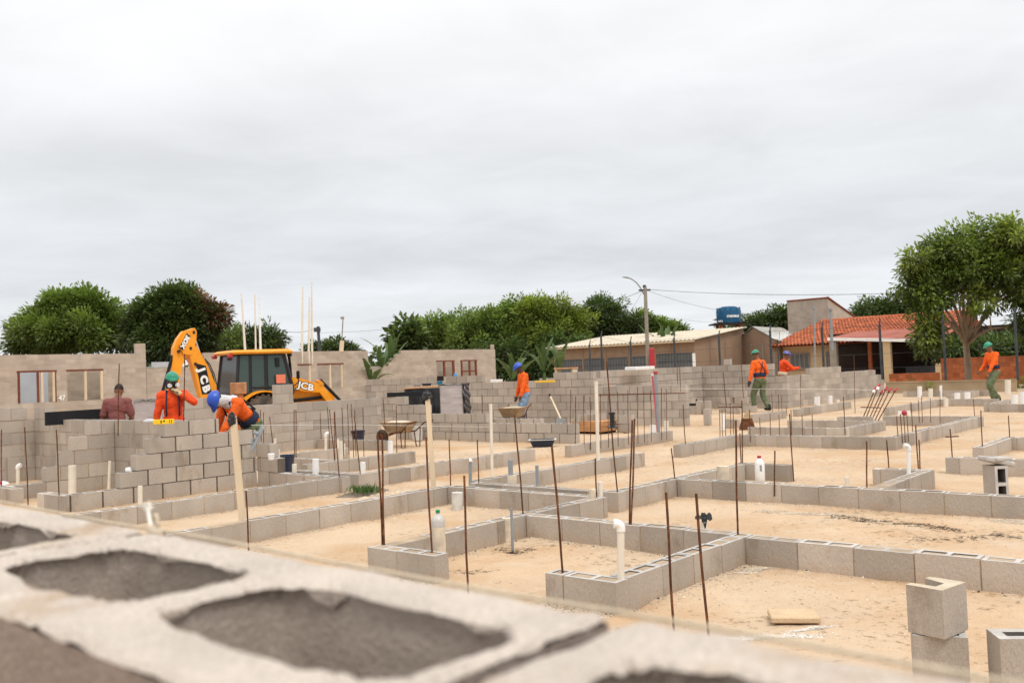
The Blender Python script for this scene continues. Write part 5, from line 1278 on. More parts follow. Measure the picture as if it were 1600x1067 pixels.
    # mudguards
    for s in (-1, 1):
        mb = MB(); pts = []
        for k in range(13):
            a = math.radians(165 - k * 11); pts.append((.86 * math.cos(a) * 1.02, .72 + .82 * math.sin(a)))
        pts = [(-.98, .95)] + pts + [(.98, 1.15)]
        for i in range(len(pts) - 1):
            (x0, z0), (x1, z1) = pts[i], pts[i + 1]
            y0, y1 = s * .60, s * 1.04
            mb._add([(x0, y0, z0), (x1, y0, z1), (x1, y1, z1), (x0, y1, z0), (x0, y0, z0 - .05), (x1, y0, z1 - .05), (x1, y1, z1 - .05), (x0, y1, z0 - .05)], [(0, 1, 2, 3), (7, 6, 5, 4), (3, 2, 6, 7), (0, 4, 5, 1)])
        mb.build('mudguard', M_YEL, t)
    # loader arms, rams, bucket
    for s in (-1, 1):
        y0, y1 = s * .60 - .055, s * .60 + .055
        mb = MB(); mb.prism([(.98, 1.66), (1.10, 1.92), (1.35, 1.90), (1.95, 1.72), (2.22, 1.66), (2.75, .92), (2.98, .40), (2.84, .34), (2.58, .82), (2.12, 1.38), (1.7, 1.42), (1.2, 1.52)], y0, y1); a_ = mb.build('loader_arm', M_YEL, t)
        mb = MB(); mb.prism([(2.02, 1.78), (2.14, 1.80), (2.30, 1.66), (2.22, 1.56)], y0 - .01, y1 + .01); mb.build('arm_bracket', M_YEL, a_)
        mb = MB(); mb.tube([(2.18, s * .60 - s * .0, 1.80), (2.9, s * .60, 1.08)], .055, 10); mb.build('tilt_ram', M_BLACKM, a_)
        mb = MB(); mb.tube([(1.15, s * .50, 1.15), (2.35, s * .50, 1.22)], .055, 10); mb.build('lift_ram', M_BLACKM, a_)
        if s < 0:
            text_mesh('JCB', 'maker_mark_edge', .30, .003, M_BLACKM, a_, Matrix.Translation((1.62, y0 - .004, 1.60)) @ Matrix.Rotation(math.radians(15), 4, 'Y') @ Matrix.Rotation(math.pi / 2, 4, 'X'), .032, 1.25)
            text_mesh('JCB', 'maker_mark', .30, .003, M_WHITE, a_, Matrix.Translation((1.62, y0 - .010, 1.60)) @ Matrix.Rotation(math.radians(15), 4, 'Y') @ Matrix.Rotation(math.pi / 2, 4, 'X'), .010, 1.25)
    mb = MB(); mb.prism([(2.80, .12), (3.0, .06), (3.75, .04), (3.75, .07), (3.02, .12), (2.92, .5), (3.0, .82), (2.94, .86), (2.80, .5)], -1.1, 1.1)
    for s in (-1.1, 1.08): mb.prism([(2.85, .1), (3.7, .06), (3.02, .84)], s, s + .02)
    mb.build('loader_bucket', M_YEL, t)
    # backhoe: kingpost, boom, dipper, rams, bucket, stabilisers
    mb = MB(); mb.bbox(-1.35, -.8, .45, -1.1, .8, 1.05, .02); mb.bbox(-1.5, -.16, .5, -1.2, .16, 1.45, .03); mb.build('kingpost', M_DKM, t)
    for s in (-1, 1):
        mb = MB(); mb.bbox(-1.30, s * .88 - .07, .25, -1.14, s * .88 + .07, 1.35, .01); mb.bbox(-1.40, s * .88 - .17, .22, -1.04, s * .88 + .17, .26, .01); mb.build('stabiliser_leg', M_YEL, t)
    boom = [(-2.17, 3.06), (-2.04, 3.10), (-1.84, 2.90), (-1.55, 2.42), (-1.30, 1.90), (-1.06, 1.36), (-1.10, 1.18), (-1.50, 1.18), (-1.80, 1.36), (-1.93, 1.85), (-2.08, 2.40), (-2.20, 2.76)]
    mb = MB(); mb.prism(boom, -.16, .16); bo = mb.build('boom', M_YEL, t)
    mb = MB()
    mb.prism([(-1.965, 2.46), (-1.60, 2.38), (-1.40, 1.50), (-1.77, 1.50)], -.168, -.16); mb.build('logo_plate', M_BLACKM, bo)
    for ch, (cx_, cz_) in zip('JCB', ((-1.775, 2.25), (-1.695, 1.955), (-1.615, 1.665))):
        text_mesh(ch, 'maker_letter', .35, .004, M_WHITE, bo, Matrix.Translation((cx_, -.175, cz_)) @ Matrix.Rotation(math.radians(74), 4, 'Y') @ Matrix.Rotation(math.pi / 2, 4, 'X'), .022, 1.0)
    dip = [(-2.10, 3.52), (-1.97, 3.56), (-1.90, 3.44), (-1.93, 3.16), (-2.02, 2.92), (-2.12, 2.72), (-2.32, 2.62), (-2.42, 2.42), (-2.55, 1.95), (-2.75, 1.45), (-3.15, .70), (-3.36, .62), (-3.38, .82), (-3.08, 1.55), (-2.86, 2.1), (-2.76, 2.55), (-2.72, 2.95), (-2.58, 3.22), (-2.36, 3.46)]
    mb = MB(); mb.prism(dip, -.11, .11); mb.prism([(x, z) for x, z in dip[:6]] + [(-2.4, 2.75), (-2.55, 3.05), (-2.36, 3.44)], -.18, -.112); mb.prism([(x, z) for x, z in dip[:6]] + [(-2.4, 2.75), (-2.55, 3.05), (-2.36, 3.44)], .112, .18); di = mb.build('dipper', M_YEL, t)
    for (x, z) in ((-2.01, 3.42), (-2.14, 2.93), (-2.56, 2.84), (-1.98, 2.44)):
        mb = MB(); mb.lathe([(.05, -.195), (.05, .195)], 16, (x, 0, z), M=Rx); mb.build('pivot_pin', M_DKM, di)
    tx_ = Matrix.Translation((-2.345, -.1845, 3.13)) @ Matrix.Rotation(math.radians(123), 4, 'Y') @ Matrix.Rotation(math.pi / 2, 4, 'X')
    mb = MB(); mb.box(-.26, -.085, -.002, .26, .085, .002, M=tx_); mb.build('model_plate', M_BLACKM, di)
    text_mesh('3DX', 'model_letters', .19, .003, M_WHITE, di, Matrix.Translation((0, -.005, 0)) @ tx_, .012, 1.15)
    mb = MB(); mb.tube([(-1.93, .0, 3.30), (-1.68, .0, 2.62)], .035, 10); mb.build('ram_rod', M_CHROME, t)
    mb = MB(); mb.tube([(-1.70, .0, 2.66), (-1.28, .0, 1.85)], .085, 12); soften(mb.build('crowd_ram', M_BLACKM, t), 50)
    mb = MB()
    for k in (-.06, .06): mb.tube([(-1.62, k - .1, 2.6), (-1.46, k - .12, 2.42), (-1.30, k - .12, 2.1), (-1.2, k - .1, 1.75), (-1.2, k - .1, 1.5)], .018, 6)
    mb.build('hydraulic_hoses', M_BLACKM, t)
    mb = MB(); mb.tube([(-2.74, -.02, 2.72), (-3.22, -.02, 1.35)], .05, 12); soften(mb.build('bucket_ram', M_BLACKM, t), 50)
    mb = MB(); mb.tube([(-3.30, -.02, 1.35), (-3.52, -.02, .85)], .04, 10); mb.build('ram_rod', M_CHROME, t)
    mb = MB(); mb.prism([(-3.35, .78), (-3.62, .92), (-3.80, .72), (-3.72, .42), (-3.40, .22), (-3.05, .30), (-3.0, .42), (-3.32, .42), (-3.5, .55)], -.3, .3)
    for k in range(4): mb.bbox(-3.1, -.28 + k * .165, .28, -2.9, -.2 + k * .165, .36, .01)
    db = mb.build('digging_bucket', M_YEL, t)
    for o_ in t.children_recursive:         # fold the rear arm up a little closer to the cab
        n_ = o_.name.split('.')[0]
        if n_ in ('boom', 'logo_plate', 'maker_letter', 'dipper', 'pivot_pin', 'model_plate', 'model_letters', 'ram_rod', 'crowd_ram', 'hydraulic_hoses', 'bucket_ram', 'digging_bucket'):
            for v in o_.data.vertices:
                if v.co.x < -1.05: v.co.x = -1.05 + (v.co.x + 1.05) * .86
digger()

# ------------------------------------------------------------------ people
def ik(a, b, l1, l2, hint):
    d = b - a; L_ = d.length
    mx = (l1 + l2) * .999
    if L_ > mx: b = a + d.normalized() * mx; d = b - a; L_ = mx
    u_ = d.normalized(); x = (l1 * l1 - l2 * l2 + L_ * L_) / (2 * L_)
    h = math.sqrt(max(0, l1 * l1 - x * x)); n_ = hint - u_ * hint.dot(u_)
    n_ = n_.normalized() if n_.length > 1e-5 else Vector((0, 1, 0))
    return a + u_ * x + n_ * h, b
def remesh(mb, name, m, parent, voxel, wrinkle=0.0, seed=0, smooth=4):
    me = mb.mesh(name + '_raw', m); o = bpy.data.objects.new(name + '_raw', me); COL.objects.link(o)
    r = o.modifiers.new('r', 'REMESH'); r.mode = 'VOXEL'; r.voxel_size = voxel
    sm = o.modifiers.new('s', 'SMOOTH'); sm.factor = .5; sm.iterations = smooth
    dg = bpy.context.evaluated_depsgraph_get(); dg.update()
    me2 = bpy.data.meshes.new_from_object(o.evaluated_get(dg)); bpy.data.objects.remove(o); bpy.data.meshes.remove(me)
    me2.name = name
    n = len(me2.vertices)
    if wrinkle:
        for v in me2.vertices:
            c = v.co; k = noise.noise((c.x * 7 + seed, c.y * 7, c.z * 13)) + .8 * (1 - 2.4 * abs(noise.noise((c.x * 11 + seed, c.y * 11, c.z * 20 + 2 * c.x)))) + .4 * noise.noise((c.x * 24 + seed, c.y * 24, c.z * 34))
            v.co = c + v.normal * k * wrinkle
    a = me2.attributes.get('tint') or me2.attributes.new('tint', 'FLOAT', 'POINT')
    a.data.foreach_set('value', [1.0] * n)
    me2.materials.clear(); me2.materials.append(m)
    me2.polygons.foreach_set('use_smooth', [True] * len(me2.polygons))
    return link(name, me2, parent)

def person(label, loc, rz, H=1.68, bend=6, twist=0, headp=0, heady=0, handL=None, handR=None, footL=(.04, .11), footR=(-.04, -.11), kneebend=0.0,
           shirt=M_ORANGE, short=False, trousers=M_GREENT, helmet=None, skin=M_SKIN, glove=None, mask=False, belt=None, harness=None, neckcloth=None, hair=True, seed=1, armband=False, sideout=0.0):
    k = H / 1.70
    root = thing('person', label, 'person', loc, rz)
    b = math.radians(bend); dr = Vector((math.sin(b), 0, math.cos(b))); fw = Vector((math.cos(b), 0, -math.sin(b)))
    pel = Vector((0, 0, (.93 - kneebend) * k))
    if bend > 25: pel.x -= .12 * k
    lat = Vector((math.sin(-math.radians(twist)), math.cos(math.radians(twist)), 0))
    chest = pel + dr * .36 * k; neck = pel + dr * .53 * k
    hb = b + math.radians(headp); hd = Vector((math.sin(hb), 0, math.cos(hb))); hf = Vector((math.cos(hb), 0, -math.sin(hb)))
    head = neck + hd * .185 * k + hf * .02
    HM = Matrix((hf, Vector((0, 1, 0)), hd)).transposed().to_4x4() @ Matrix.Rotation(math.radians(heady), 4, 'Z')
    TM = Matrix((fw, lat, dr)).transposed().to_4x4()
    sh = {s: pel + dr * .475 * k + lat * (.178 * k * s) for s in (1, -1)}
    hip = {s: pel + Vector((0, .088 * k * s, -.03 * k)) for s in (1, -1)}
    l1, l2, t1, t2 = .29 * k, .255 * k, .43 * k, .43 * k
    elb = {}; wri = {}; kne = {}; ank = {}
    for s, hnd, ft in ((1, handL, footL), (-1, handR, footR)):
        tgt = Vector(hnd) * k if hnd is not None else sh[s] + Vector((.06, .07 * s, -.52)) * k
        hint = Vector((-.8, .5 * s + sideout * s, -.3)) if tgt.z < sh[s].z - .1 else Vector((-.2, 1.0 * s, -.6))
        elb[s], wri[s] = ik(sh[s], tgt, l1, l2, hint)
        kne[s], ank[s] = ik(hip[s], Vector((ft[0], ft[1], .085 + (ft[2] if len(ft) > 2 else 0))) * k, t1, t2, Vector((1, .12 * s, 0)))
    # ---- one continuous body
    mb = MB()
    mb.ell(pel + dr * .03 * k, Vector((.105, .155, .13)) * k, TM); mb.ell(pel + dr * .19 * k, Vector((.095, .135, .14)) * k, TM)
    mb.ell(chest + dr * .02, Vector((.115, .165, .19)) * k, TM); mb.caps(sh[1], sh[-1], .062 * k); mb.caps(pel + dr * .46 * k, neck + hd * .07 * k, .062 * k, .054 * k)
    mb.ell(head + hd * .015 * k, Vector((.098, .077, .112)) * k, HM); mb.ell(head - hd * .055 * k + hf * .022 * k, Vector((.07, .058, .062)) * k, HM)
    hm = lambda x, y, z: head + (HM.to_3x3() @ Vector((x, y, z))) * k
    mb.caps(hm(.092, 0, .01), hm(.112, 0, -.022), .010 * k, .015 * k, 8, 3)
    for s in (1, -1):
        mb.ell(hm(0, .078 * s, -.01), Vector((.024, .010, .034)) * k, HM, 8, 6)
        mb.caps(sh[s], elb[s], .056 * k, .043 * k); mb.caps(elb[s], wri[s], .042 * k, .028 * k)
        mb.caps(hip[s], kne[s], .086 * k, .058 * k); mb.caps(kne[s], ank[s], .056 * k, .040 * k)
        f0 = ank[s] - Vector((.04, 0, .045)) * k; mb.caps(f0, f0 + Vector((.19, .02 * s, -.005)) * k, .042 * k, .034 * k)
        d = (wri[s] - elb[s]).normalized(); sd_ = Vector((1, 0, 0)) - d * d.x
        if sd_.length < .3: sd_ = Vector((0, 0, 1)) - d * d.z
        sd_.normalize(); up_ = d.cross(sd_).normalized() * s
        pc = wri[s] + d * .05 * k
        Mh = Matrix((d, sd_, up_)).transposed().to_4x4(); mb.ell(pc, Vector((.052, .042, .017)) * k, Mh, 10, 8)
        for j, (off, ln) in enumerate(((.030, .042), (.011, .048), (-.009, .045), (-.028, .036))):
            a0 = wri[s] + (d * .090 + sd_ * off) * k; a1 = a0 + (d * ln * .8 - up_ * .014) * k; a2 = a1 + (d * ln * .45 - up_ * .028) * k
            mb.caps(a0, a1, .0098 * k, .0092 * k, 8, 3); mb.caps(a1, a2, .0092 * k, .008 * k, 8, 3)
        a0 = wri[s] + (d * .03 + sd_ * .036) * k; a1 = a0 + (d * .035 + sd_ * .028 - up_ * .012) * k; a2 = a1 + (d * .028 + sd_ * .004 - up_ * .012) * k
        mb.caps(a0, a1, .0125 * k, .011 * k, 8, 3); mb.caps(a1, a2, .011 * k, .009 * k, 8, 3)
    remesh(mb, 'body', skin, root, .0085)
    # ---- clothes
    mb = MB(); g = .02
    mb.ell(pel + dr * .05 * k, (Vector((.105, .155, .13)) * k) + Vector((g, g, .02)), TM); mb.ell(pel + dr * .19 * k, Vector((.112, .153, .16)) * k, TM)
    mb.ell(chest + dr * .02, Vector((.130, .182, .20)) * k, TM); mb.caps(sh[1], sh[-1], .078 * k); mb.caps(pel + dr * .44 * k, neck + hd * .0, .075 * k, .066 * k)
    for s in (1, -1):
        if short:
            mb.caps(sh[s], sh[s].lerp(elb[s], .78), .075 * k, .068 * k)
        else:
            mb.caps(sh[s], elb[s], .073 * k, .060 * k); mb.caps(elb[s], elb[s].lerp(wri[s], .93), .058 * k, .043 * k)
    remesh(mb, 'shirt', shirt, root, .013, .0065, seed)
    mb = MB(); mb.ell(pel + dr * .02 * k, Vector((.122, .17, .115)) * k, TM); mb.ell(pel - Vector((0, 0, .05)) * k, Vector((.118, .165, .11)) * k)
    for s in (1, -1):
        mb.caps(hip[s], kne[s], .104 * k, .080 * k); mb.caps(kne[s], kne[s].lerp(ank[s], .93), .078 * k, .068 * k)
    remesh(mb, 'trousers', trousers, root, .014, .015, seed + 5)
    for s in (1, -1):
        mb = MB(); f0 = ank[s] - Vector((.045, 0, .038)) * k
        mb.caps(ank[s] + Vector((-.01, 0, .06)) * k, f0, .053 * k, .05 * k); mb.caps(f0, f0 + Vector((.20, .02 * s, -.002)) * k, .048 * k, .043 * k)
        remesh(mb, 'boot', M_BOOT, root, .014)
    if glove is not None:
        for s in (1, -1):
            mb = MB(); d = (wri[s] - elb[s]).normalized()
            mb.caps(wri[s] - d * .04 * k, wri[s] + d * .07 * k, .040 * k, .047 * k); mb.caps(wri[s] + d * .08 * k, wri[s] + d * .14 * k, .038 * k, .03 * k)
            remesh(mb, 'glove', glove, root, .012, .004, seed)
    # ---- face and hair
    for s in (1, -1):
        mb = MB(); mb.ell(hm(.082, .033 * s, .012), Vector((.013, .014, .009)) * k, HM, 8, 6); mb.build('eye', M_WHITE, root, smooth=True)
        mb = MB(); mb.ell(hm(.094, .033 * s, .012), Vector((.004, .007, .007)) * k, HM, 8, 6); mb.build('pupil', M_HAIR, root, smooth=True)
    mb = MB(); mb.ell(hm(.085, 0, -.056), Vector((.012, .026, .007)) * k, HM, 10, 6); mb.build('mouth', mat('lip', (.16, .05, .04), .5, .05) if 'lip' not in MATS else MATS['lip'], root, smooth=True)
    if hair:
        mb = MB(); P = []
        for i in range(9):
            th = math.radians(4 + i * 12.0); row = []
            for j in range(25):
                ph = 2 * math.pi * j / 24; fr = math.cos(ph)
                thv = th * (.62 if fr > .3 else 1.0 if fr < -.2 else .62 + .38 * (.3 - fr) / .5)
                row.append(hm(.104 * math.sin(thv) * math.cos(ph) - .006, .083 * math.sin(thv) * math.sin(ph), .018 + .118 * math.cos(thv)))
            P.append(row)
        mb.grid(P); mb.build('hair', M_HAIR, root, smooth=True)
    # ---- helmet: shell, ridge, peak
    if helmet is not None:
        mb = MB(); P = []
        for i in range(11):
            th = math.radians(2 + 8.8 * i); row = []
            for j in range(33):
                ph = 2 * math.pi * j / 32; f = 1.0 + (.05 if i >= 9 else 0)
                x, y = .128 * math.sin(th) * math.cos(ph) * f, .104 * math.sin(th) * math.sin(ph) * f
                rid = .008 * max(0, 1 - abs(y) / .022) if i < 9 else 0
                pk = .055 * max(0, math.cos(ph)) ** 3 if i == 10 else 0
                row.append(hm(x + pk - .004, y, .045 + .112 * math.cos(th) + rid - (.008 if pk > .01 else 0)))
            P.append(row)
        mb.grid(P); ho = mb.build('helmet', helmet, root, smooth=True)
        so_ = ho.modifiers.new('t', 'SOLIDIFY'); so_.thickness = .004
        mb = MB(); mb.tube([hm(.115 * math.cos(a), .100 * math.sin(a), .044) for a in [math.radians(110 + 14 * q) for q in range(11)]], .009 * k, 8); mb.build('helmet_band', M_LGREY, ho, smooth=True)
    if mask:
        for s in (1, -1):
            mb = MB(); mb.lathe([(.001, .03), (.028, .03), (.034, .02), (.034, 0), (.02, -.004)], 18, hm(.095, .052 * s, -.05), M=HM @ Matrix.Rotation(math.radians(90), 4, 'Y') @ Matrix.Rotation(math.radians(-35 * s), 4, 'X'), cap=False); soften(mb.build('filter', M_PVCW, root))
        mb = MB(); mb.ell(hm(.088, 0, -.05), Vector((.034, .04, .042)) * k, HM); mb.build('mask_body', M_BLACKM, root, smooth=True)
        mb = MB()
        mb.grid([[hm(-.09 + .11 * q, .092 * s * (1 - .25 * q), .05 - .18 * r_) + Vector((0, 0, 0)) for q in (0, .5, 1)] for r_ in (0, .5, 1) for s in (1,)]); mb.grid([[hm(-.09 + .11 * q, -.092 * (1 - .25 * q), .05 - .18 * r_) for q in (0, .5, 1)] for r_ in (0, .5, 1)])
        mb.grid([[hm(-.105, .09 - .18 * q, .05 - .2 * r_) for q in (0, .5, 1)] for r_ in (0, .5, 1)]); mb.build('neck_flap', M_NAVY, root, smooth=True, fix=False)
    if neckcloth is not None:
        mb = MB(); mb.caps(neck - dr * .02, head - hd * .01, .085 * k, .09 * k); mb.ell(neck - dr * .03, Vector((.12, .16, .06)) * k, TM); remesh(mb, 'neck_cloth', neckcloth, root, .014, .006, seed)
    tv = lambda x, y, z: pel + (TM.to_3x3() @ Vector((x, y, z))) * k
    if belt is not None:
        z_ = .12
        mb = MB(); P = []
        for i in range(4):
            zz_ = z_ - .055 + i * .037; P.append([tv(.128 * math.cos(a), .176 * math.sin(a), zz_) for a in [2 * math.pi * q / 28 for q in range(29)]])
        mb.grid(P); bo_ = mb.build('back_belt', belt, root, smooth=True); so_ = bo_.modifiers.new('t', 'SOLIDIFY'); so_.thickness = .018; so_.offset = 1
    if harness is not None:
        for s in (1, -1):
            mb = MB(); mb.tube([tv(.135, .10 * s, .14), tv(.148, .10 * s, .36), tv(.06, .095 * s, .555), tv(-.10, .07 * s, .50), tv(-.158, -.02 * s, .34), tv(-.14, -.10 * s, .14)], .014, 6); mb.build('strap', harness, root, smooth=True)
    return root

p = spot(184, 746, 0.0)
person('bareheaded man with short black hair in a faded maroon T-shirt, seen from behind', (p.x, p.y, -.02), math.radians(97), H=1.52, bend=12, headp=14, handL=(.26, .13, 1.00), handR=(.26, -.13, .98), shirt=M_MAROON, short=True, trousers=M_DKGREEN, skin=M_SKIN, seed=3, sideout=.3)
p = at(274, 745, 14.4)
person('worker in green helmet and white respirator, red-orange shirt, one hand at the face', (p.x, p.y, .0), math.radians(-73), H=1.60, bend=3, headp=10, heady=12, handR=(.07, -.29, .87), handL=(.19, .12, 1.42), shirt=M_ORANGER, trousers=M_DKGREEN, helmet=M_HGREEN, skin=M_SKIND, mask=True, harness=M_NAVY, glove=M_GLOVE, seed=8)
p = at(385, 700, 13.5)
person('worker in a blue helmet bending over the fresh wall, grey cloth on the neck', (p.x, p.y, -.02), math.radians(232), H=1.68, bend=49, headp=30, handL=(.52, .02, .66), handR=(.42, -.24, .62), kneebend=.02, shirt=M_ORANGE, trousers=M_GREENT, helmet=M_HBLUE, skin=M_SKIND, belt=M_NAVY, harness=M_BLACKM, neckcloth=M_LGREY, glove=M_BLACKP, seed=12)
p = at(822, 662, 24.0)
person('worker in a blue helmet, orange shirt and blue jeans looking down at a wheelbarrow', (p.x, p.y, -.03), math.radians(200), H=1.66, bend=4, headp=26, handL=(.20, .22, .88), handR=(.16, -.20, .86), shirt=M_ORANGE, trousers=M_JEANS, helmet=M_HBLUE, skin=M_SKIND, seed=17)
p = spot(1190, 643, 0.0)
person('worker in a green helmet strolling away, dark braces crossed on the back', (p.x, p.y, 0), math.radians(118), H=1.74, bend=5, headp=14, handL=(.08, .33, .86), handR=(.20, -.28, .95), footL=(.20, .09), footR=(-.20, -.09, .03), shirt=M_ORANGE, trousers=M_GREENT, helmet=M_HGREEN, skin=M_SKIN, belt=M_NAVY, harness=M_NAVY, glove=M_BLACKP, seed=23)
p = at(1225, 640, 29.6)
person('worker in a violet-blue helmet reaching out one hand over the wall corner', (p.x, p.y, .0), math.radians(4), H=1.70, bend=8, headp=14, handL=(.42, .14, 1.20), handR=(.50, -.12, 1.22), shirt=M_ORANGER, trousers=M_DKGREEN, helmet=M_HVIO, skin=M_SKIN, belt=M_WOOD, seed=31)
p = spot(1556, 627, 0.0)
person('worker in a green helmet striding at the far right, seen from the side', (p.x, p.y, 0), math.radians(192), H=1.76, bend=6, headp=16, handL=(.30, .16, .86), handR=(.26, -.24, .90), kneebend=.05, footL=(.14, .1), footR=(-.16, -.1, .0), shirt=M_ORANGE, trousers=M_GREENT, helmet=M_HGREEN, skin=M_SKIN, belt=M_NAVY, seed=37)
# ------------------------------------------------------------------ trees and plants
def leaves_mesh(name, C, D, Nn, Ln, Wd, tint, m, parent):
    n = len(C); D = D / np.linalg.norm(D, axis=1, keepdims=True)
    Sd = np.cross(D, Nn); Sd /= (np.linalg.norm(Sd, axis=1, keepdims=True) + 1e-9)
    up = np.cross(Sd, D)
    V = np.empty((n, 4, 3))
    V[:, 0] = C; V[:, 1] = C + D * Ln[:, None] * .5 + Sd * Wd[:, None] * .5 + up * Wd[:, None] * .12; V[:, 2] = C + D * Ln[:, None] - up * Ln[:, None] * .12; V[:, 3] = C + D * Ln[:, None] * .5 - Sd * Wd[:, None] * .5 + up * Wd[:, None] * .12
    me = bpy.data.meshes.new(name); me.vertices.add(4 * n); me.vertices.foreach_set('co', V.reshape(-1))
    me.loops.add(4 * n); me.loops.foreach_set('vertex_index', np.arange(4 * n, dtype=np.int32)); me.polygons.add(n)
    me.polygons.foreach_set('loop_start', np.arange(0, 4 * n, 4, dtype=np.int32)); me.polygons.foreach_set('loop_total', np.full(n, 4, dtype=np.int32))
    me.update(calc_edges=True); me.materials.append(m)
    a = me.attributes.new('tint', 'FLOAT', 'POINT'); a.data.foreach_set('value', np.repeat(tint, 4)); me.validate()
    return link(name, me, parent)
def crown(name, lobes, n, leaf, m, parent, clump=.5, per=34, droop=.5, seed=0, shell=.55, tintv=.22):
    """foliage as leaf rosettes on twigs spread through and over a set of lobes"""
    r = np.random.default_rng(seed); lobes = np.array(lobes, float)
    vol = lobes[:, 3] * lobes[:, 4] * lobes[:, 5]; pr = vol ** .67; pr /= pr.sum(); nc = max(8, n // per)
    li = r.choice(len(lobes), nc, p=pr); d = r.normal(size=(nc, 3)); d /= np.linalg.norm(d, axis=1, keepdims=True)
    rad = shell + (1 - shell) * r.random(nc) ** .6; rad *= 1 + .19 * r.normal(size=nc)
    cc = lobes[li, :3] + d * lobes[li, 3:6] * rad[:, None]
    lo_, hi_ = cc[:, 2].min(), cc[:, 2].max()
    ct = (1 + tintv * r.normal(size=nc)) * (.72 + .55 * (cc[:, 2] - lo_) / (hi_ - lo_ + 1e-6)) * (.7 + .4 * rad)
    k = np.repeat(np.arange(nc), per); N = len(k)
    q = r.normal(size=(N, 3)); q /= np.linalg.norm(q, axis=1, keepdims=True)
    out = d[k] * .6 + q; out[:, 2] -= droop * r.random(N); out /= np.linalg.norm(out, axis=1, keepdims=True)
    C = cc[k] + q * clump * (.25 + .75 * r.random(N))[:, None] * .6
    Ln = leaf[0] * (.6 + .8 * r.random(N)); Wd = leaf[1] * (.7 + .6 * r.random(N))
    Nn = r.normal(size=(N, 3)) * .6 + np.array([0, 0, 1.0])
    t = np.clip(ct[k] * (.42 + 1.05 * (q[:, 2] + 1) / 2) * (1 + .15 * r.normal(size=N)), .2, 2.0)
    return leaves_mesh(name, C, out, Nn, Ln, Wd, t, m, parent), cc
def tree(label, base, lobes, n, leaf, m, trunk_r=.16, fork=1.6, clump=.6, seed=0, group=None, per=34, name='tree', droop=.5, limbs=7, shell=.55, extra=None, tintv=.2):
    t = thing(name, label, 'tree', base, 0, group)
    rnd = random.Random(seed); mb = MB(); f = Vector((rnd.uniform(-.1, .1), rnd.uniform(-.1, .1), fork))
    mb.tube([(0, 0, -.3), (0.02, 0, .15), f * .5 + Vector((.04, 0, 0)), f], [trunk_r * 1.35, trunk_r * 1.08, trunk_r * .95, trunk_r * .9], 12)
    targets = [Vector(l[:3]) + Vector((rnd.uniform(-.5, .5) * l[3], rnd.uniform(-.5, .5) * l[4], rnd.uniform(-.2, .5) * l[5])) for l in (lobes * 3)[:max(limbs, len(lobes))]]
    for q in targets[:14]:
        mid = f.lerp(q, .45) + Vector((rnd.uniform(-.25, .25), rnd.uniform(-.25, .25), .12 * (q - f).length * rnd.uniform(.3, 1)))
        mb.tube([f - Vector((0, 0, .1)), f.lerp(mid, .5) + Vector((rnd.uniform(-.08, .08), 0, .05)), mid, mid.lerp(q, .6), q], [trunk_r * .62, trunk_r * .48, trunk_r * .34, trunk_r * .22, trunk_r * .08], 7)
        for _ in range(2):
            e = mid + Vector((rnd.gauss(0, .5), rnd.gauss(0, .5), rnd.uniform(.2, .8))) * (q - f).length * .4
            mb.tube([mid, mid.lerp(e, .5) + Vector((0, 0, .08)), e], [trunk_r * .24, trunk_r * .15, trunk_r * .05], 5)
    soften(mb.build('trunk', M_BARK, t), 60)
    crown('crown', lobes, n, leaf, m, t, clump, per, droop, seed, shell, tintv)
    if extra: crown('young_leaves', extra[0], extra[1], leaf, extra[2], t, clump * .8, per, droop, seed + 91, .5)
    return t
def px_lobes(base, Y, L_):            # lobes read as (px, py, radius px x, radius px z) at distance Y
    out = []
    for (px, py, rx, rz) in L_:
        c = at(px, py, Y) - base; s = Y / FPX
        out.append((c.x, c.y + random.uniform(-.25, .25) * rx * s, c.z, rx * s, rx * s * .9, rz * s))
    return out
b_ = at(95, 600, 52); b_.z = -.4
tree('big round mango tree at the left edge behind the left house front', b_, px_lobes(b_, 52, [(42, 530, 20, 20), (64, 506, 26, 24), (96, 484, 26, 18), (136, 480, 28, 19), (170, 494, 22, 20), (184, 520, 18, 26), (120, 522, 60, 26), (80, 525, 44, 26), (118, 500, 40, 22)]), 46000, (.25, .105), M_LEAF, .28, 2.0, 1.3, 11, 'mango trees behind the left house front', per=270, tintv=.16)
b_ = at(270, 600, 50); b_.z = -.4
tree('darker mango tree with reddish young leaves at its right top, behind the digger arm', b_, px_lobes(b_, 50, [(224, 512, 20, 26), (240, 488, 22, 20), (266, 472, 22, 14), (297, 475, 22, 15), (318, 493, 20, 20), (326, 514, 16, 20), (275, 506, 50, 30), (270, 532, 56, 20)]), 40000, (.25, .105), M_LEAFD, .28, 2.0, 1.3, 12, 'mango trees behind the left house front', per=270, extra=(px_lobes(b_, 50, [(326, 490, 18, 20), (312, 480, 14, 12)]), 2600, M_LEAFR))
b_ = at(350, 600, 64); b_.z = -.4
tree('thin feathery tree between the mango and the digger cab', b_, px_lobes(b_, 64, [(345, 535, 26, 22), (330, 545, 26, 16), (360, 520, 12, 14)]), 4500, (.28, .07), M_LEAF, .12, 2.0, .8, 13)
b_ = at(405, 600, 70); b_.z = -.4
tree('small dark tree directly behind the digger cab roof', b_, px_lobes(b_, 70, [(388, 528, 22, 16), (418, 528, 22, 16), (402, 540, 34, 10)]), 5000, (.34, .12), M_LEAFD, .14, 2.5, .9, 14)
b_ = at(524, 600, 95); b_.z = -.4
tree('far round dark tree between the white vent pipes and the centre house', b_, px_lobes(b_, 95, [(524, 541, 14, 8), (500, 546, 22, 5), (548, 547, 14, 4)]), 3200, (.45, .16), M_LEAFD, .2, 2.6, 1.0, 15)
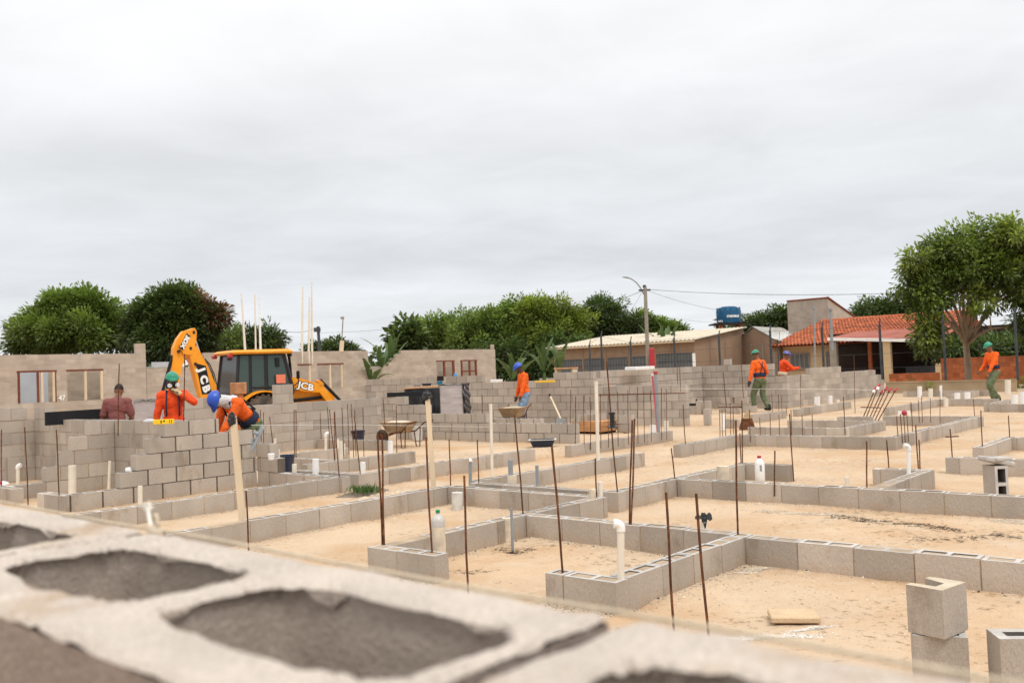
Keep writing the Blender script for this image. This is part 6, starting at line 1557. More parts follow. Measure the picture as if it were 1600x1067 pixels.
MID = [('leafy tree at the left end of the tall green mass, dark and loose', 690, 82, [(680, 525, 36, 26), (715, 515, 30, 24), (660, 535, 18, 18)], M_LEAF, 9000),
       ('yellow-green bushy tree second in the tall green mass', 740, 78, [(735, 520, 34, 24), (765, 512, 34, 26), (745, 540, 50, 16)], M_LEAF, 9000),
       ('full mid green tree in the middle of the tall green mass', 800, 80, [(785, 505, 38, 24), (815, 500, 34, 28), (800, 530, 55, 24)], M_LEAF, 13000),
       ('tallest bright tree of the green mass, above the blue-helmeted worker', 850, 78, [(840, 492, 32, 24), (868, 498, 34, 26), (895, 510, 26, 22), (860, 530, 55, 28)], M_LEAFY, 14000),
       ('dark tree filling the foot of the green mass behind the banana leaves', 850, 75, [(800, 555, 40, 22), (850, 560, 45, 26), (895, 550, 30, 24), (750, 555, 30, 14), (800, 582, 40, 16), (850, 585, 45, 16)], M_LEAFD, 9000),
       ('dark glossy tree between the green mass and the long shed', 940, 84, [(940, 492, 30, 20), (925, 512, 26, 16), (955, 512, 20, 14), (985, 510, 22, 14)], M_LEAFD, 8000),
       ('green tree crown peeping over the shed behind the lamp pole', 1020, 88, [(1000, 508, 24, 14), (1045, 520, 26, 10), (1025, 514, 22, 12)], M_LEAF, 4500),
       ('low tree row behind the blue water tank', 1180, 90, [(1175, 508, 22, 7), (1200, 505, 22, 10), (1222, 496, 16, 14), (1140, 508, 18, 5)], M_LEAFD, 5000),
       ('round tree behind the tiled house to the right of the raised block wall', 1385, 80, [(1365, 487, 28, 16), (1395, 482, 30, 18), (1420, 495, 30, 14)], M_LEAFD, 6500)]
for i, (lb, px, Y, L_, m_, n_) in enumerate(MID):
    b_ = at(px, 600, Y); b_.z = -.4
    tree(lb, b_, px_lobes(b_, Y, L_), int(n_ * 1.8), (.29, .13) if Y < 86 else (.33, .15), m_, .16, 2.2, 1.3, 30 + i, 'trees beyond the plot', per=110)
b_ = at(633, 600, 64); b_.z = -.4
tree('slim big-leaved tree between the banana plant and the tall green mass', b_, px_lobes(b_, 64, [(636, 512, 12, 10), (624, 525, 14, 10), (645, 530, 14, 14), (630, 545, 22, 12)]), 900, (.55, .36), M_LEAFD, .08, 3.2, .8, 51, per=9)
# the tree on the right, in front of the tiled house
b_ = spot(1513, 606, 0.0)
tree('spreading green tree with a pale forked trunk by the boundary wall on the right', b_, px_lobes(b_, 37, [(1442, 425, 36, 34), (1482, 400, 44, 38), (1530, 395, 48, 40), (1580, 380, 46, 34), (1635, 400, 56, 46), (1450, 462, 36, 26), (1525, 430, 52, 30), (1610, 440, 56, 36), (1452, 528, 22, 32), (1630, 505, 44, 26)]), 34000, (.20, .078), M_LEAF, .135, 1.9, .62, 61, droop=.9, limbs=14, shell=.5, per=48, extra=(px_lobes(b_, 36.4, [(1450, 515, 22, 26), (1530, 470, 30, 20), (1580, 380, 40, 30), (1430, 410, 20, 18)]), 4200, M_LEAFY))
b_ = at(1556, 600, 46); b_.z = 0
tree('dark shrub tree in the shade behind the striding worker', b_, px_lobes(b_, 46, [(1540, 555, 40, 22), (1590, 545, 44, 24), (1490, 545, 26, 18)]), 6000, (.3, .1), M_LEAFD, .12, 1.0, .6, 62)
# banana plants
def banana(label, base, H, n, seed, spread=1.0, group='banana plants beyond the plot'):
    t = thing('banana_plant', label, 'banana plant', base, 0, group); rnd = random.Random(seed)
    mb = MB(); mb.tube([(0, 0, -.3), (0, 0, H * .35), (.05, 0, H * .55)], [.13, .11, .07], 10); soften(mb.build('stem', M_BANANA, t), 60)
    for i in range(n):
        a = 2 * math.pi * (i / n) + rnd.uniform(-.4, .4); L_ = H * rnd.uniform(.5, .72); lean = rnd.uniform(.25, 1.15) * spread
        w0 = rnd.uniform(.14, .23); mb = MB(); P = []; K = 30
        d = Vector((math.cos(a), math.sin(a), 0)); s_ = Vector((-math.sin(a), math.cos(a), 0)); p = Vector((.03, 0, H * .5)); el = math.pi / 2 - lean * .5
        for k in range(K + 1):
            f = k / K; el -= lean * 1.7 / K * (f + .2); p = p + (d * math.cos(el) + Vector((0, 0, 1)) * math.sin(el)) * L_ / K
            wd_ = w0 * (max(0, math.sin(math.pi * min(1, max(0, (f - .12) / .9)))) ** .6) * (1 - .6 * (k % 2 == 0) * rnd.random()); nrm = Vector((0, 0, 1)) * math.cos(el) - d * math.sin(el)
            P.append([p - s_ * wd_ - nrm * wd_ * .35 * -1, p, p + s_ * wd_ + nrm * wd_ * .35])
        mb.grid(P, 0, rnd.uniform(.7, 1.35)); mb.build('leaf', M_BANANA, t, smooth=True, fix=False)
    return t
for i, (px, Y, H, n, lb) in enumerate(((592, 48, 3.3, 8, 'tall banana plant left of the gap between the house fronts'), (612, 49, 4.0, 8, 'taller banana plant standing right in the gap between the house fronts'), (580, 47, 2.6, 6, 'short banana plant with a drooping leaf at the end of the second house front'),
        (850, 47, 3.3, 8, 'banana plant with broad pale leaves left of the long shed'), (874, 49, 3.4, 7, 'banana plant close to the corner of the long shed'), (812, 47, 2.7, 8, 'banana plant with arching leaves behind the blue-helmeted worker'), (800, 43, 2.6, 7, 'low banana plant beside the end of the centre house front'),
        (500, 62, 3.8, 7, 'distant banana plant among the white vent pipes'), (477, 63, 3.2, 6, 'small distant banana plant left of the white vent pipes'),
        (1045, 66, 5.0, 7, 'banana plant rising over the shed roof right of the lamp pole'), (1025, 68, 4.6, 6, 'banana plant rising over the shed roof at the lamp pole'))):
    b_ = at(px, 600, Y); b_.z = -.3; banana(lb, b_, H * .9, n, 70 + i, 1.0 if H < 5 else .8)
# plants by the tan wall on the right
for i, (px, py, lb) in enumerate(((1420, 611, 'small weed by the foot of the tan boundary wall, left of the rest'), (1461, 613, 'small weed under the tiled house carport end'), (1597, 606, 'small weed at the right edge of the tan wall'))):
    b_ = spot(px, py, 0); t = thing('weed', lb, 'plant', b_); crown('leaves', [(0, 0, .15, .3, .2, .15)], 160, (.16, .05), M_LEAFY, t, .2, 20, .2, 90 + i)
# far tree line closing the horizon
C = []; r = np.random.default_rng(5)
lob = []
for k in range(130):
    a = math.radians(-75 + 150 * k / 129); R = 190 + r.uniform(-15, 25); h = r.uniform(3.2, 6.0)
    lob.append((R * math.sin(a), R * math.cos(a), h * .45, r.uniform(3, 6), 3, h * .55))
o, _ = crown('distant_trees', lob, 26000, (1.3, .7), M_LEAFD, None, 2.2, 40, .3, 8, .3); tag(o, 'far dark line of trees on the horizon', 'trees', kind='stuff')

# ------------------------------------------------------------------ buildings on the right
def wavy(mb, A, B, Cc, Dd, nu, nv, amp, waves, m=0, thick=.03):
    """corrugated sheet with corners A-B (eave) and D-C (ridge); waves run from eave to ridge"""
    A, B, Cc, Dd = map(Vector, (A, B, Cc, Dd)); nrm = (B - A).cross(Dd - A).normalized()
    if nrm.z < 0: nrm = -nrm
    P = []
    for i in range(nu + 1):
        f = i / nu; row = []
        for j in range(nv + 1):
            g = j / nv; p = A.lerp(B, f).lerp(Dd.lerp(Cc, f), g)
            row.append(p + nrm * amp * math.sin(f * waves * 2 * math.pi))
        P.append(row)
    mb.grid(P, m); mb.grid([[p - nrm * thick for p in row][::-1] for row in P], m)
# long shed
c1 = at(1087, 575, 60); us, v1 = uv(c1); v0 = onu(us, 866, 575)[0]
zE = at(1087, 530, 60).z; Ls = v0 - v1; dS = 7.0
zR = at(1146, 513, (W(us + dS, v1)).y).z
t = thing('long_shed', 'long brown shed with a cream sheet roof and a row of grey shuttered openings', 'shed', W(us, v1, -.3), RZV)
mb = MB(); hE = zE + .3; hR = zR + .3
mb._add([(0, 0, 0), (Ls, 0, 0), (Ls, -dS, 0), (0, -dS, 0), (0, 0, hE), (Ls, 0, hE), (Ls, -dS, hR), (0, -dS, hR)], [(0, 1, 5, 4), (1, 2, 6, 5), (2, 3, 7, 6), (3, 0, 4, 7)]); mb.build('wall', M_SHEDW, t)
mb = MB(); wavy(mb, (-.25, .45, hE - .02), (Ls + .4, .45, hE - .02), (Ls + .4, -dS - .1, hR + .06), (-.25, -dS - .1, hR + .06), 240, 12, .03, 40)
for row in range(0): pass
mb.build('roof', M_ROOFC, t, smooth=True, fix=False)
mb = MB(); mb.box(-.2, .36, hE - .16, Ls + .35, .42, hE - .06); mb.build('eave_beam', M_WOOD, t)
for (pa, pb, pt, pbm, dbl) in ((869, 909.5, 562, 588, 0), (914, 944, 560, 585, 0), (951, 981, 558.5, 580, 0), (987, 1013, 557, 580, 0), (1027, 1084, 552, 577, 1)):
    va, vb = onu(us, pa, 570)[0] - v1, onu(us, pb, 570)[0] - v1; zt = onu(us, (pa + pb) / 2, pt)[1] + .3
    mb = MB(); mb.box(vb, .0, .35, va, .05, zt)
    o = mb.build('shutter', M_SHUT, t)
    mb = MB(); n_ = max(3, int((va - vb) / .22))
    for k in range(n_ + 1): x_ = vb + (va - vb) * k / n_; mb.box(x_ - .012, .05, .36, x_ + .012, .065, zt - .01)
    for k in range(5): z_ = .5 + (zt - .55) * k / 4; mb.box(vb, .066, z_ - .012, va, .078, z_ + .012)
    mb.build('grille', M_POSTD, o)
mb = MB(); mb.box(-.02, .0, 0, .14, .12, hE - .9); mb.build('white_post', M_PVCW, t)
for k in range(6):
    mb = MB(); x_ = (.16, .30, .45, .61, .78, .95)[k] * Ls; mb.box(x_ - .1, .0, 0, x_ + .1, .03, hE - .06); mb.build('pilaster', M_SHEDW, t)
for k in range(3):
    mb = MB(); mb.box(-.03, -dS * (.3 + .3 * k) - .1, 0, 0, -dS * (.3 + .3 * k) + .1, hE * .95); mb.build('pilaster', M_SHEDW, t)
# gabled shed next to it
pL, pK, pR_ = at(1150, 560, 66), at(1181.5, 560, 64), at(1218, 560, 61.5)
zl, zk, zr = at(1150, 534, 66).z, at(1181.5, 511.5, 64).z, at(1208, 528, 62).z
d_ = (pR_ - pL); Lg = Vector((d_.x, d_.y)).length; rzg = math.atan2(d_.y, d_.x); xk = (Vector((pK.x, pK.y)) - Vector((pL.x, pL.y))).length
t = thing('gabled_shed', 'small brown gabled shed with a grey sheet roof beside the long shed', 'shed', (pL.x, pL.y, -.3), rzg)
fp = [(0, 0), (Lg, 0), (Lg, zr + .1), (xk, zk + .3), (0, zl + .3)]; DX, DY = -3.2, 4.6
mb = MB(); mb._add([(x, 0, z) for x, z in fp] + [(x + DX, DY, z) for x, z in fp], [(0, 1, 2, 3, 4), (9, 8, 7, 6, 5)] + [(i, i + 5, (i + 1) % 5 + 5, (i + 1) % 5) for i in range(5)]); mb.build('wall', M_SHEDW, t)
mb = MB(); wavy(mb, (-.2, -.1, zl + .24), (-.2 + DX, DY, zl + .24), (xk + DX, DY, zk + .37), (xk, -.1, zk + .37), 90, 8, .025, 30); wavy(mb, (Lg + .15, -.1, zr + .08), (Lg + .15 + DX, DY, zr + .08), (xk + DX, DY, zk + .37), (xk, -.1, zk + .37), 90, 8, .025, 30); mb.build('roof', M_ROOFG, t, smooth=True, fix=False)
for k in range(4):
    mb = MB(); x_ = Lg * (.12 + .26 * k); mb.box(x_ - .08, -.03, 0, x_ + .08, 0, zl + .1); mb.build('pilaster', M_CONC, t)
# tiled house
ph = at(1205, 560, 62); uh, vh1 = uv(ph); vh0 = onu(uh, 1480, 560)[0]; Lh = vh1 - vh0
zE = at(1292, 537.5, W(uh, onu(uh, 1292, 540)[0]).y).z; zE2 = at(1205, 541.5, 62).z; ze = (zE + zE2) / 2
zr = at(1341, 498.5, W(uh + 5, onu(uh + 5, 1341, 500)[0]).y).z
t = thing('tiled_house', 'beige house with an orange tiled roof behind the stepped wall', 'house', W(uh, vh0, -.4), RZV)
mb = MB(); mb.box(.3, -9.5, 0, Lh - .6, -.5, ze + .35); mb.build('wall', M_BEIGE, t)
def tiles(mb, A, B, Cc, Dd, rows, cols):
    A, B, Cc, Dd = map(Vector, (A, B, Cc, Dd)); nrm = (B - A).cross(Dd - A).normalized()
    if nrm.z < 0: nrm = -nrm
    for r_ in range(rows):
        g0, g1 = r_ / rows, min(1, (r_ + 1.12) / rows); P = []
        for i in range(cols * 6 + 1):
            f = i / (cols * 6); w = .10 * abs(math.sin(f * cols * math.pi)); e0 = A.lerp(B, f); e1 = Dd.lerp(Cc, f)
            P.append([e0.lerp(e1, g0) + nrm * (w + .05), e0.lerp(e1, g1) + nrm * (w + .005)])
        b0 = len(mb.t); mb.grid(P)
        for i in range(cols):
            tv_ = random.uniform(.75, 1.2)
            for j in range(i * 12, min(i * 12 + 12, len(mb.t) - b0)): mb.t[b0 + j] = tv_ * (.55 if (j // 2) % 6 == 0 else 1.0)  # valley vertices tinted darker: shade between tile columns painted into the colour
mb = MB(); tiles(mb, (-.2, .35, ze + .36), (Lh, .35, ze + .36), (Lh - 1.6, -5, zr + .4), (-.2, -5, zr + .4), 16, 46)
mb._add([(-.2, .3, ze + .34), (Lh, .3, ze + .34), (Lh - 1.6, -5, zr + .38), (-.2, -5, zr + .38), (Lh, -10.3, ze + .34), (-.2, -10.3, ze + .34)], [(0, 1, 2, 3), (3, 2, 4, 5), (1, 4, 2)], 0)
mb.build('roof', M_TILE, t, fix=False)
mb = MB(); mb.tube([(-.2, -5, zr + .46), (Lh - 1.6, -5, zr + .46)], .09, 8); mb.build('ridge_tiles', M_TILE, t)
def house_px(px): return onu(uh, px, 560)[0] - vh0
for (pa, pb, zt, zb_) in ((1231, 1260, at(1245, 552, 61).z, at(1245, 577, 61).z), (1287, 1302, at(1295, 550, 60).z, -.3)):
    xa, xb = house_px(pb), house_px(pa); nm = 'window' if zb_ > 0 else 'door'
    mb = MB(); mb.box(xa, -.5, zb_ + .4, xb, -.42, zt + .4); o = mb.build(nm, M_SHUT, t)
    mb = MB()
    for k in range(5): x_ = xa + (xb - xa) * k / 4; mb.box(x_ - .03, -.42, zb_ + .4, x_ + .03, -.40, zt + .4)
    mb.box(xa, -.399, zt + .34, xb, -.38, zt + .42); mb.box(xa, -.399, zb_ + .38, xb, -.38, zb_ + .45)
    mb.build('frame' if nm == 'window' else 'door_bars', M_CONC, o)
# raised block volume behind the ridge
pa, pb, pc = at(1232, 520, 74), at(1296, 520, 70.5), at(1341, 520, 76)
za, zb_, zc = at(1232, 471, 74).z, at(1296, 465.5, 70.5).z, at(1341, 498.5, 76).z
t = thing('block_upper_house', 'raised bare block storey with a sloping dark verge above the tiled roof', 'building', (pb.x, pb.y, 0))
q = [Vector((p_.x - pb.x, p_.y - pb.y, 0)) for p_ in (pa, pb, pc)]; q.append(q[0] + q[2])
mb = MB(); mb._add(q + [q[0] + Vector((0, 0, za)), q[1] + Vector((0, 0, zb_)), q[2] + Vector((0, 0, zc)), q[3] + Vector((0, 0, zc))], [(0, 1, 5, 4), (1, 2, 6, 5), (2, 3, 7, 6), (3, 0, 4, 7), (4, 5, 6, 7)])
bt = mat('far_block_courses', (.40, .345, .29), .93, .12, 1.5, col2=(.30, .25, .2), scale2=1.0, lo=.5, hi=.75)
mb.build('wall', bt, t)
mb = MB(); mb.tube([q[1] + Vector((0, 0, zb_ + .03)), q[2] + Vector((0, 0, zc + .03))], .11, 4); mb.tube([q[0] + Vector((0, 0, za + .02)), q[1] + Vector((0, 0, zb_ + .02))], .07, 4); mb.build('verge', M_RUSTF, t)
# carport
uc = uh - 4.5; vc1 = onu(uc, 1293, 540)[0]; vc0 = onu(uc, 1468, 540)[0]; Lc = vc1 - vc0
zb1 = onu(uc, 1293, 529.5)[1]
t = thing('carport', 'dark open carport with a white front beam and square columns before the tiled house', 'carport', W(uc, vc0, -.3), RZV)
mb = MB(); zq = onu(uc, 1468, 532)[1] - zb1; mb.prism([(0, zb1 + .20 + zq), (Lc, zb1 + .20), (Lc, zb1 + .38), (0, zb1 + .38 + zq)], -.12, 0); mb.build('front_beam', M_PVCW, t)
mb = MB(); mb._add([(0, -.13, zb1 + .35 + zq), (Lc, -.13, zb1 + .35), (Lc, -4.4, zb1 + .75), (0, -4.4, zb1 + .75), (0, -.13, zb1 + .30 + zq), (Lc, -.13, zb1 + .30), (Lc, -4.4, zb1 + .70), (0, -4.4, zb1 + .70)], [(0, 1, 2, 3), (7, 6, 5, 4), (0, 4, 5, 1), (1, 5, 6, 2), (3, 7, 4, 0)]); mb.build('roof', mat('faded_red_roof', (.30, .09, .06), .8, .2, 1.2), t)
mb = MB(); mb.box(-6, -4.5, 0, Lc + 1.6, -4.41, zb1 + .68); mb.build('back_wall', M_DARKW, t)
for px in (1300, 1384, 1465):
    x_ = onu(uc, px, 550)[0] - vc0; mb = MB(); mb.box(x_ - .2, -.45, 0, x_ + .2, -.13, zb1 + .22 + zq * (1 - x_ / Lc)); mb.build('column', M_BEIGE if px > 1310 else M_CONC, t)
for px in (1359, 1332):
    x_ = onu(uc, px, 550)[0] - vc0; mb = MB(); mb.box(x_ - .1, -3, 0, x_ + .1, -2.8, zb1 + .3); mb.build('timber_post', M_CLAY, t)
mb = MB(); mb.bbox(Lc * .08, -3.6, .35, Lc * .42, -2.4, 1.1, .05); mb.build('parked_load', M_POSTD, t)
# water tank on its stand
c = at(1139, 505, 82); r_ = 19 / FPX * 82; zb_ = c.z; h_ = 25 / FPX * 82
t = thing('water_tank', 'blue round water tank with white lettering on a stand above the sheds', 'water tank', (c.x, c.y, 0))
mb = MB(); mb.lathe([(r_ * .93, zb_), (r_ * .98, zb_ + h_ * .1), (r_, zb_ + h_ * .55), (r_ * 1.01, zb_ + h_ * .78), (r_ * .96, zb_ + h_ * .80), (r_ * .93, zb_ + h_ * .93), (r_ * .6, zb_ + h_ * .96), (r_ * .58, zb_ + h_ * 1.03), (.01, zb_ + h_ * 1.05)], 36); soften(mb.build('tank_body', M_TANK, t), 35)
for k in range(12):
    a = 2 * math.pi * k / 12; mb = MB(); mb.bbox(-.09, -.05, zb_ + h_ * .79, .09, .05, zb_ + h_ * .97, .02, M=Matrix.Rotation(a, 4, 'Z') @ Matrix.Translation((0, -r_ * .93, 0))); mb.build('lid_rib', M_TANK, t)
cu = math.atan2(-c.x, c.y)
def curved_text(txt, ang, z, size, sq):
    o = text_mesh(txt, 'lettering', size, .01, M_WHITE, t, Matrix.Rotation(math.pi / 2, 4, 'X'), .012, sq)
    for v in o.data.vertices:
        a = ang + v.co.x / (r_ * 1.03); dd = r_ * 1.03 - (v.co.y); v.co = Vector((dd * math.sin(a), -dd * math.cos(a), v.co.z + z))
ca = -math.atan2(c.x, c.y)
curved_text('mateus', ca + .38, zb_ + h_ * .42, .40, 1.0); curved_text('2000 L', ca - .72, zb_ + h_ * .12, .2, 1.0)
mb = MB(); mb.box(-r_ * 1.5, -r_ * .9, zb_ - .14, r_ * 1.5, r_ * .9, zb_ - .02)
mb.build('platform', M_DARKW, t)
for sx_ in (-.8, .8):
    for sy_ in (-.7, .7): mb = MB(); mb.box(sx_ * r_ - .12, sy_ * r_ - .12, -.3, sx_ * r_ + .12, sy_ * r_ + .12, zb_ - .14); mb.build('leg', M_RUSTF, t)
# satellite dish
c = at(1215, 523, 58); t = thing('satellite_dish', 'pale satellite dish on a pole before the tiled roof', 'satellite dish', (c.x, c.y, 0))
Rd = Matrix.Translation((0, 0, c.z)) @ Matrix.Rotation(math.radians(62), 4, 'X') @ Matrix.Rotation(0, 4, 'Y')
mb = MB(); mb.grid([[Rd @ Vector((.62 * f * math.cos(a), .44 * f * math.sin(a), .18 * f * f)) for a in [2 * math.pi * k / 28 for k in range(29)]] for f in (0.02, .25, .5, .75, 1)]); mb.build('dish', mat('dish_grey', (.52, .52, .50), .6, .12, 3), t, smooth=True, fix=False)
mb = MB(); mb.tube([(0, .1, -.3), (0, .1, c.z)], .04, 8); mb.tube([Rd @ Vector((0, -.38, .14)), Rd @ Vector((0, -.05, .5))], .015, 6); mb.build('mast', M_POSTD, t)
# boundary: tan base wall, orange brick wall, fence posts with wires
va, vb = onu(38.0, 1384, 605)[0], onu(38.0, 1588, 605)[0]
zt = onu(38.0, 1480, 596.5)[1]
mb = MB()
mb.box(0, -.14, -.1, va - vb, 0, zt); mb.box(0, -.16, zt, va - vb, .02, zt + .05)
o = mb.build('boundary_wall', mat('tan_block_wall', (.36, .27, .17), .93, .16, 1.6, .2, 40, dust=(.42, .3, .18)), None, W(38.0, vb, 0), RZV); tag(o, 'low tan block boundary wall at the foot of the right tree', 'wall')
def brick_wall(label, u, pxa, pxb, ztop_px, zb=0.0):
    va, vb = onu(u, pxa, 570)[0], onu(u, pxb, 570)[0]; zt = onu(u, (pxa + pxb) / 2, ztop_px)[1]
    mb = MB(); L_ = va - vb; n = int((zt - zb) / .2)
    for i in range(n + 1):
        z0 = zb + i * .2; z1 = min(z0 + .188, zt)
        if z1 - z0 < .03: continue
        x = -.15 * (i % 2)
        while x < L_:
            a, b = max(0, x), min(L_, x + .288)
            if b - a > .03: mb.box(a, -.11 + random.uniform(0, .004), z0, b, random.uniform(-.004, 0), z1, 0, random.uniform(.75, 1.25))
            x += .3
    mb.box(.01, -.10, zb, L_ - .01, -.01, zt - .01, 1)
    o = mb.build('brick_wall', [M_BRICK, M_CLAY], None, W(u, vb, 0), RZV, fix=False); return tag(o, label, 'wall')
brick_wall('low orange hollow-brick wall below the carport', 45.0, 1388, 1467, 583)
brick_wall('tall orange hollow-brick wall behind the right tree', 46.0, 1470, 1700, 556)
fence_px = [(1640, 478, 592), (1585, 490, 592), (1473, 500, 594), (1374, 507, 598), (1284, 512, 590), (1203, 516, 590), (1123, 524, 590), (1053, 528, 590), (985, 533, 590), (939, 524, 590), (921, 538, 590)]
tips = []
flab = ['beyond the right edge', 'right of the striding worker', 'left of the right tree trunk', 'at the end of the stepped wall, before the carport', 'before the tiled house door', 'before the gap between gabled shed and tiled house', 'before the end wall of the long shed', 'before the double shutter of the long shed', 'right of the pale-shirted middle of the long shed', 'taller and thicker, before the left shutters of the long shed', 'slim and leftmost, before the long shed']
for i, (px, py, pb_) in enumerate(fence_px):
    v_, z_ = onu(38.2, px, py); zb_ = zt if i in (1, 2) else -.1
    p = W(38.2, v_, zb_); w_ = .042 if px > 1150 else .04
    mb = MB(); mb.bbox(-w_, -w_, 0, w_, w_, z_ - zb_, .01); mb.tube([(0, 0, z_ - zb_ - .02), (0, -.10, z_ - zb_ + .22)], w_ * .8, 4)
    o = mb.build('fence_post', M_POSTD, None, p, RZV); tag(o, 'dark concrete fence post ' + flab[i], 'fence post', 'dark concrete fence posts'); tips.append((v_, z_))
for k in range(5):
    mb = MB(); pts = []
    for i, (v_, z_) in enumerate(tips):
        pts.append(W(38.1, v_, .45 + (z_ - .5) * k / 4.0))
    o0 = pts[0]; mb.tube([p - o0 for p in pts], .006, 5)
    o = mb.build('fence_wire', M_WIRE, None, o0); tag(o, 'thin fence wire strung between the dark posts', 'wire', 'fence wires')
# two grey conduits standing before the tiled house
for px, pt, pb_, lb in ((1273.5, 483, 572, 'slim grey riser pipe before the tiled house wall'), (1299.5, 485, 530, 'thicker grey riser pipe before the carport corner')):
    p = at(px, pb_, 52); q = at(px - 2, pt, 52); mb = MB(); mb.tube([(0, 0, -.6), q - p], .05 if px < 1280 else .085, 10); mb.tube([(q - p), (q - p) + Vector((0, 0, .12))], .085 if px < 1280 else .13, 10); o = mb.build('riser_pipe', M_PVCG, None, p); soften(o, 50); tag(o, lb, 'pipe')
# street lamp pole with wires
pb_ = at(1013, 585, 55); pt = at(1008, 448, 55)
t = thing('street_lamp', 'weathered utility pole with a curved street lamp arm before the long shed', 'street lamp', (pb_.x, pb_.y, -.3))
d = pt - Vector((pb_.x, pb_.y, -.3)); mb = MB(); mb.tube([(0, 0, -.3), d * .5, d], [.13, .115, .10], 12); soften(mb.build('pole', M_CONC, t), 50)
a0 = at(1006, 460, 55); a1 = at(978, 433.5, 55); o0 = Vector((pb_.x, pb_.y, -.3)); mb = MB()
mb.tube([a0 - o0, at(1001, 450, 55) - o0, at(994, 441, 55) - o0, at(986, 435.5, 55) - o0, a1 - o0], .04, 8); soften(mb.build('lamp_arm', M_PVCG, t), 50)
mb = MB(); M_ = Matrix.Translation(a1 - o0) @ Matrix.Rotation(math.radians(8), 4, 'Y'); mb.ell((0, 0, 0), (.22, .08, .05), M_.to_3x3().to_4x4()); lo = mb.build('lamp_head', M_PVCG, t, a1 - o0, smooth=True)
mb = MB(); mb.bbox(-.35, -.06, d.z - .25, .35, .06, d.z - .15, .01); mb.bbox(-.09, -.09, d.z - .06, .09, .09, d.z + .1, .02); mb.build('crossarm', M_POSTD, t)
mb = MB(); mb.bbox(-.0, -.3, 2.2, .3, -.1, 3.4, .05); o = mb.build('red_sign_cloth', M_RED, None, (pb_.x + .05, pb_.y - .2, -.9)); tag(o, 'red cloth bundle tied at the foot of the lamp pole', 'cloth')
def wire(pts, label, r=.02, sag=.4):
    mb = MB(); o0 = Vector(pts[0]); out = []
    for a, b in zip(pts[:-1], pts[1:]):
        for k in range(16):
            f = k / 16; q = Vector(a).lerp(Vector(b), f); q.z -= sag * 4 * f * (1 - f); out.append(q - o0)
    out.append(Vector(pts[-1]) - o0); mb.tube(out, r, 5); o = mb.build('power_line', M_WIRE, None, o0); return tag(o, label, 'cable')
wire([at(1009, 452, 55), at(1640, 446, 36)], 'power line running right from the lamp pole across the sky to the right tree', .012, .35)
wire([at(1009, 453, 55), at(1230, 490, 60), at(1460, 505, 58)], 'thin service cable drooping from the lamp pole to the tiled house', .008, .5)
wire([at(1005, 454, 55), at(860, 478, 80), at(500, 520, 110)], 'power line running left from the lamp pole over the green mass', .014, .5)
wire([at(1003, 456, 55), at(960, 492, 72)], 'loose service cable hanging from the lamp pole to the dark tree', .008, .6)
wire([at(1040, 496, 70), at(1250, 503, 72)], 'faint low cable behind the water tank', .008, .3)
# distant lamp pole at left-centre, pole at far left
for (pxt, pyt, pxb, pyb, Y, lb, arm) in ((497, 510, 501, 550, 85, 'small distant utility pole behind the white vent pipes', True), (16, 505, 16, 560, 80, 'thin distant pole at the left edge beside the mango tree', False)):
    b_ = at(pxb, pyb, Y); q = at(pxt, pyt, Y); t = thing('utility_pole', lb, 'utility pole', (b_.x, b_.y, -.4)); o0 = Vector((b_.x, b_.y, -.4))
    mb = MB(); mb.tube([(0, 0, 0), q - o0], .14 if arm else .07, 8); soften(mb.build('pole', M_POSTD, t), 50)
    mb = MB(); mb.bbox(-.55, -.08, (q - o0).z - .5, .05, .08, (q - o0).z - .1, .02); mb.build('crossarm' if arm else 'bracket', M_POSTD, t)
wire([at(497, 512, 85), at(440, 516, 85), at(330, 512, 95)], 'distant power line to the left of the small utility pole', .02, .3)
wire([at(16, 508, 80), at(-60, 505, 80)], 'distant power line at the left edge', .02, .2)
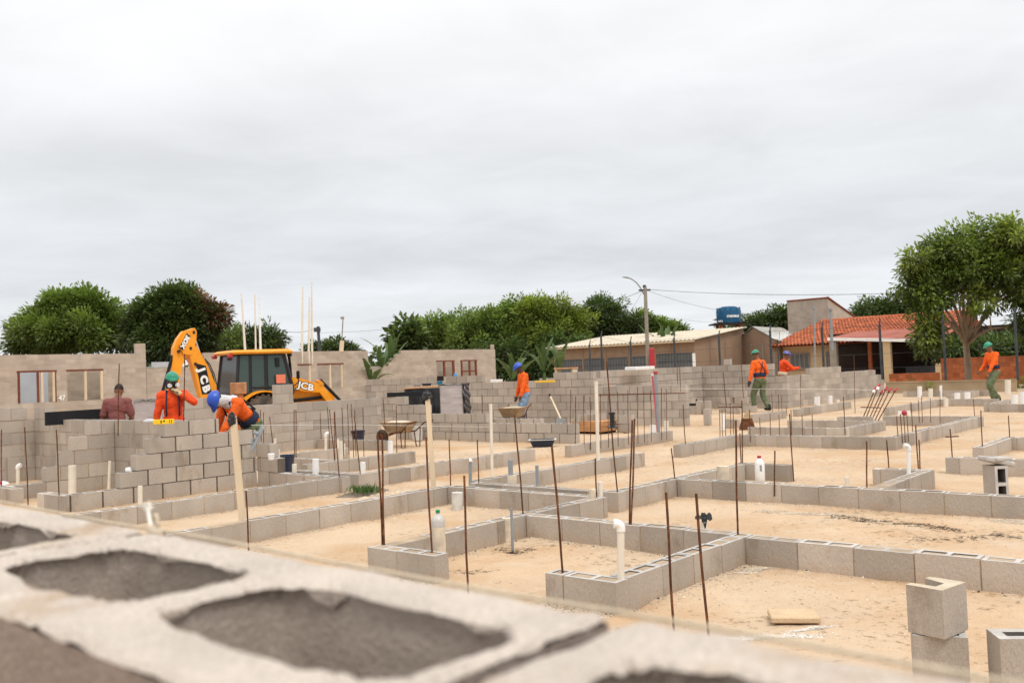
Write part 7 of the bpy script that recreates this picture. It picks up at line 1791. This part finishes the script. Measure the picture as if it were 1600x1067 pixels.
# white vent pipes standing on the second house front
for i, (pxt, pyt, pxb, lb) in enumerate(((377, 458, 384, 'leftmost of three white pipes over the digger roof'), (398, 460, 399.5, 'thin middle pipe of three over the digger roof'), (405, 462, 407, 'right and brightest of three white pipes over the digger roof'), (473, 448, 471, 'faint pale pipe, leftmost of the three right of the cab'), (483.5, 464, 481.5, 'short cream pipe between two taller ones right of the cab'), (487, 441, 487, 'tallest cream pipe of the three right of the cab'))):
    u_, z_ = onv(36.07, pxb, 549); b_ = W(u_, 36.07, 2.2); q = at(pxt, pyt, b_.y)
    mb = MB(); mb.tube([(0, 0, 0), (q - b_) * .5, q - b_], [.06 if i != 1 else .042, .05 if i != 1 else .036, .028], 12); o = mb.build('vent_pipe', M_PVC if i != 2 else M_PVCW, None, b_); soften(o, 50); tag(o, lb + ' on the second house front', 'pipe', 'white pipes on the second house front')
u_, z_ = onv(36.07, 533, 546); b_ = W(u_, 36.07, 2.75)
t = thing('service_mast', 'short tan mast with a thin tapped pipe on the second house front', 'mast', b_)
mb = MB(); mb.bbox(-.10, -.06, 0, .10, .06, .55, .01, M=Matrix.Rotation(.12, 4, 'Y')); mb.build('timber_stub', M_WOOD, t)
q = at(536, 496, b_.y) - b_; mb = MB(); mb.tube([(.03, 0, .3), q], .028, 8); mb.bbox(q.x - .12, -.05, q.z - .08, q.x + .05, .05, q.z + .04, .01); mb.build('pipe_tap', M_CONC, t)
b_ = W(*[onv(36.07, 769, 545)[0], 36.07], 2.8); mb = MB(); mb.bbox(-.12, -.06, 0, .12, .06, .26, .01); o = mb.build('loose_block', M_OLD, None, b_, RZU); tag(o, 'single block standing on the right end of the centre house front', 'block')
# dead white stem lying by the far wall, pale heap behind the tree
mb = MB(); pts = [at(1500, 562, 44) , at(1503, 580, 44), at(1512, 592, 43.5), at(1530, 590, 43), at(1543, 583, 43)]; mb.tube([p - pts[0] for p in pts], [.05, .09, .13, .12, .06], 8); o = mb.build('fallen_stem', M_LGREY, None, pts[0]); soften(o, 60); tag(o, 'pale bent stem lying behind the right tree trunk', 'dead stem')
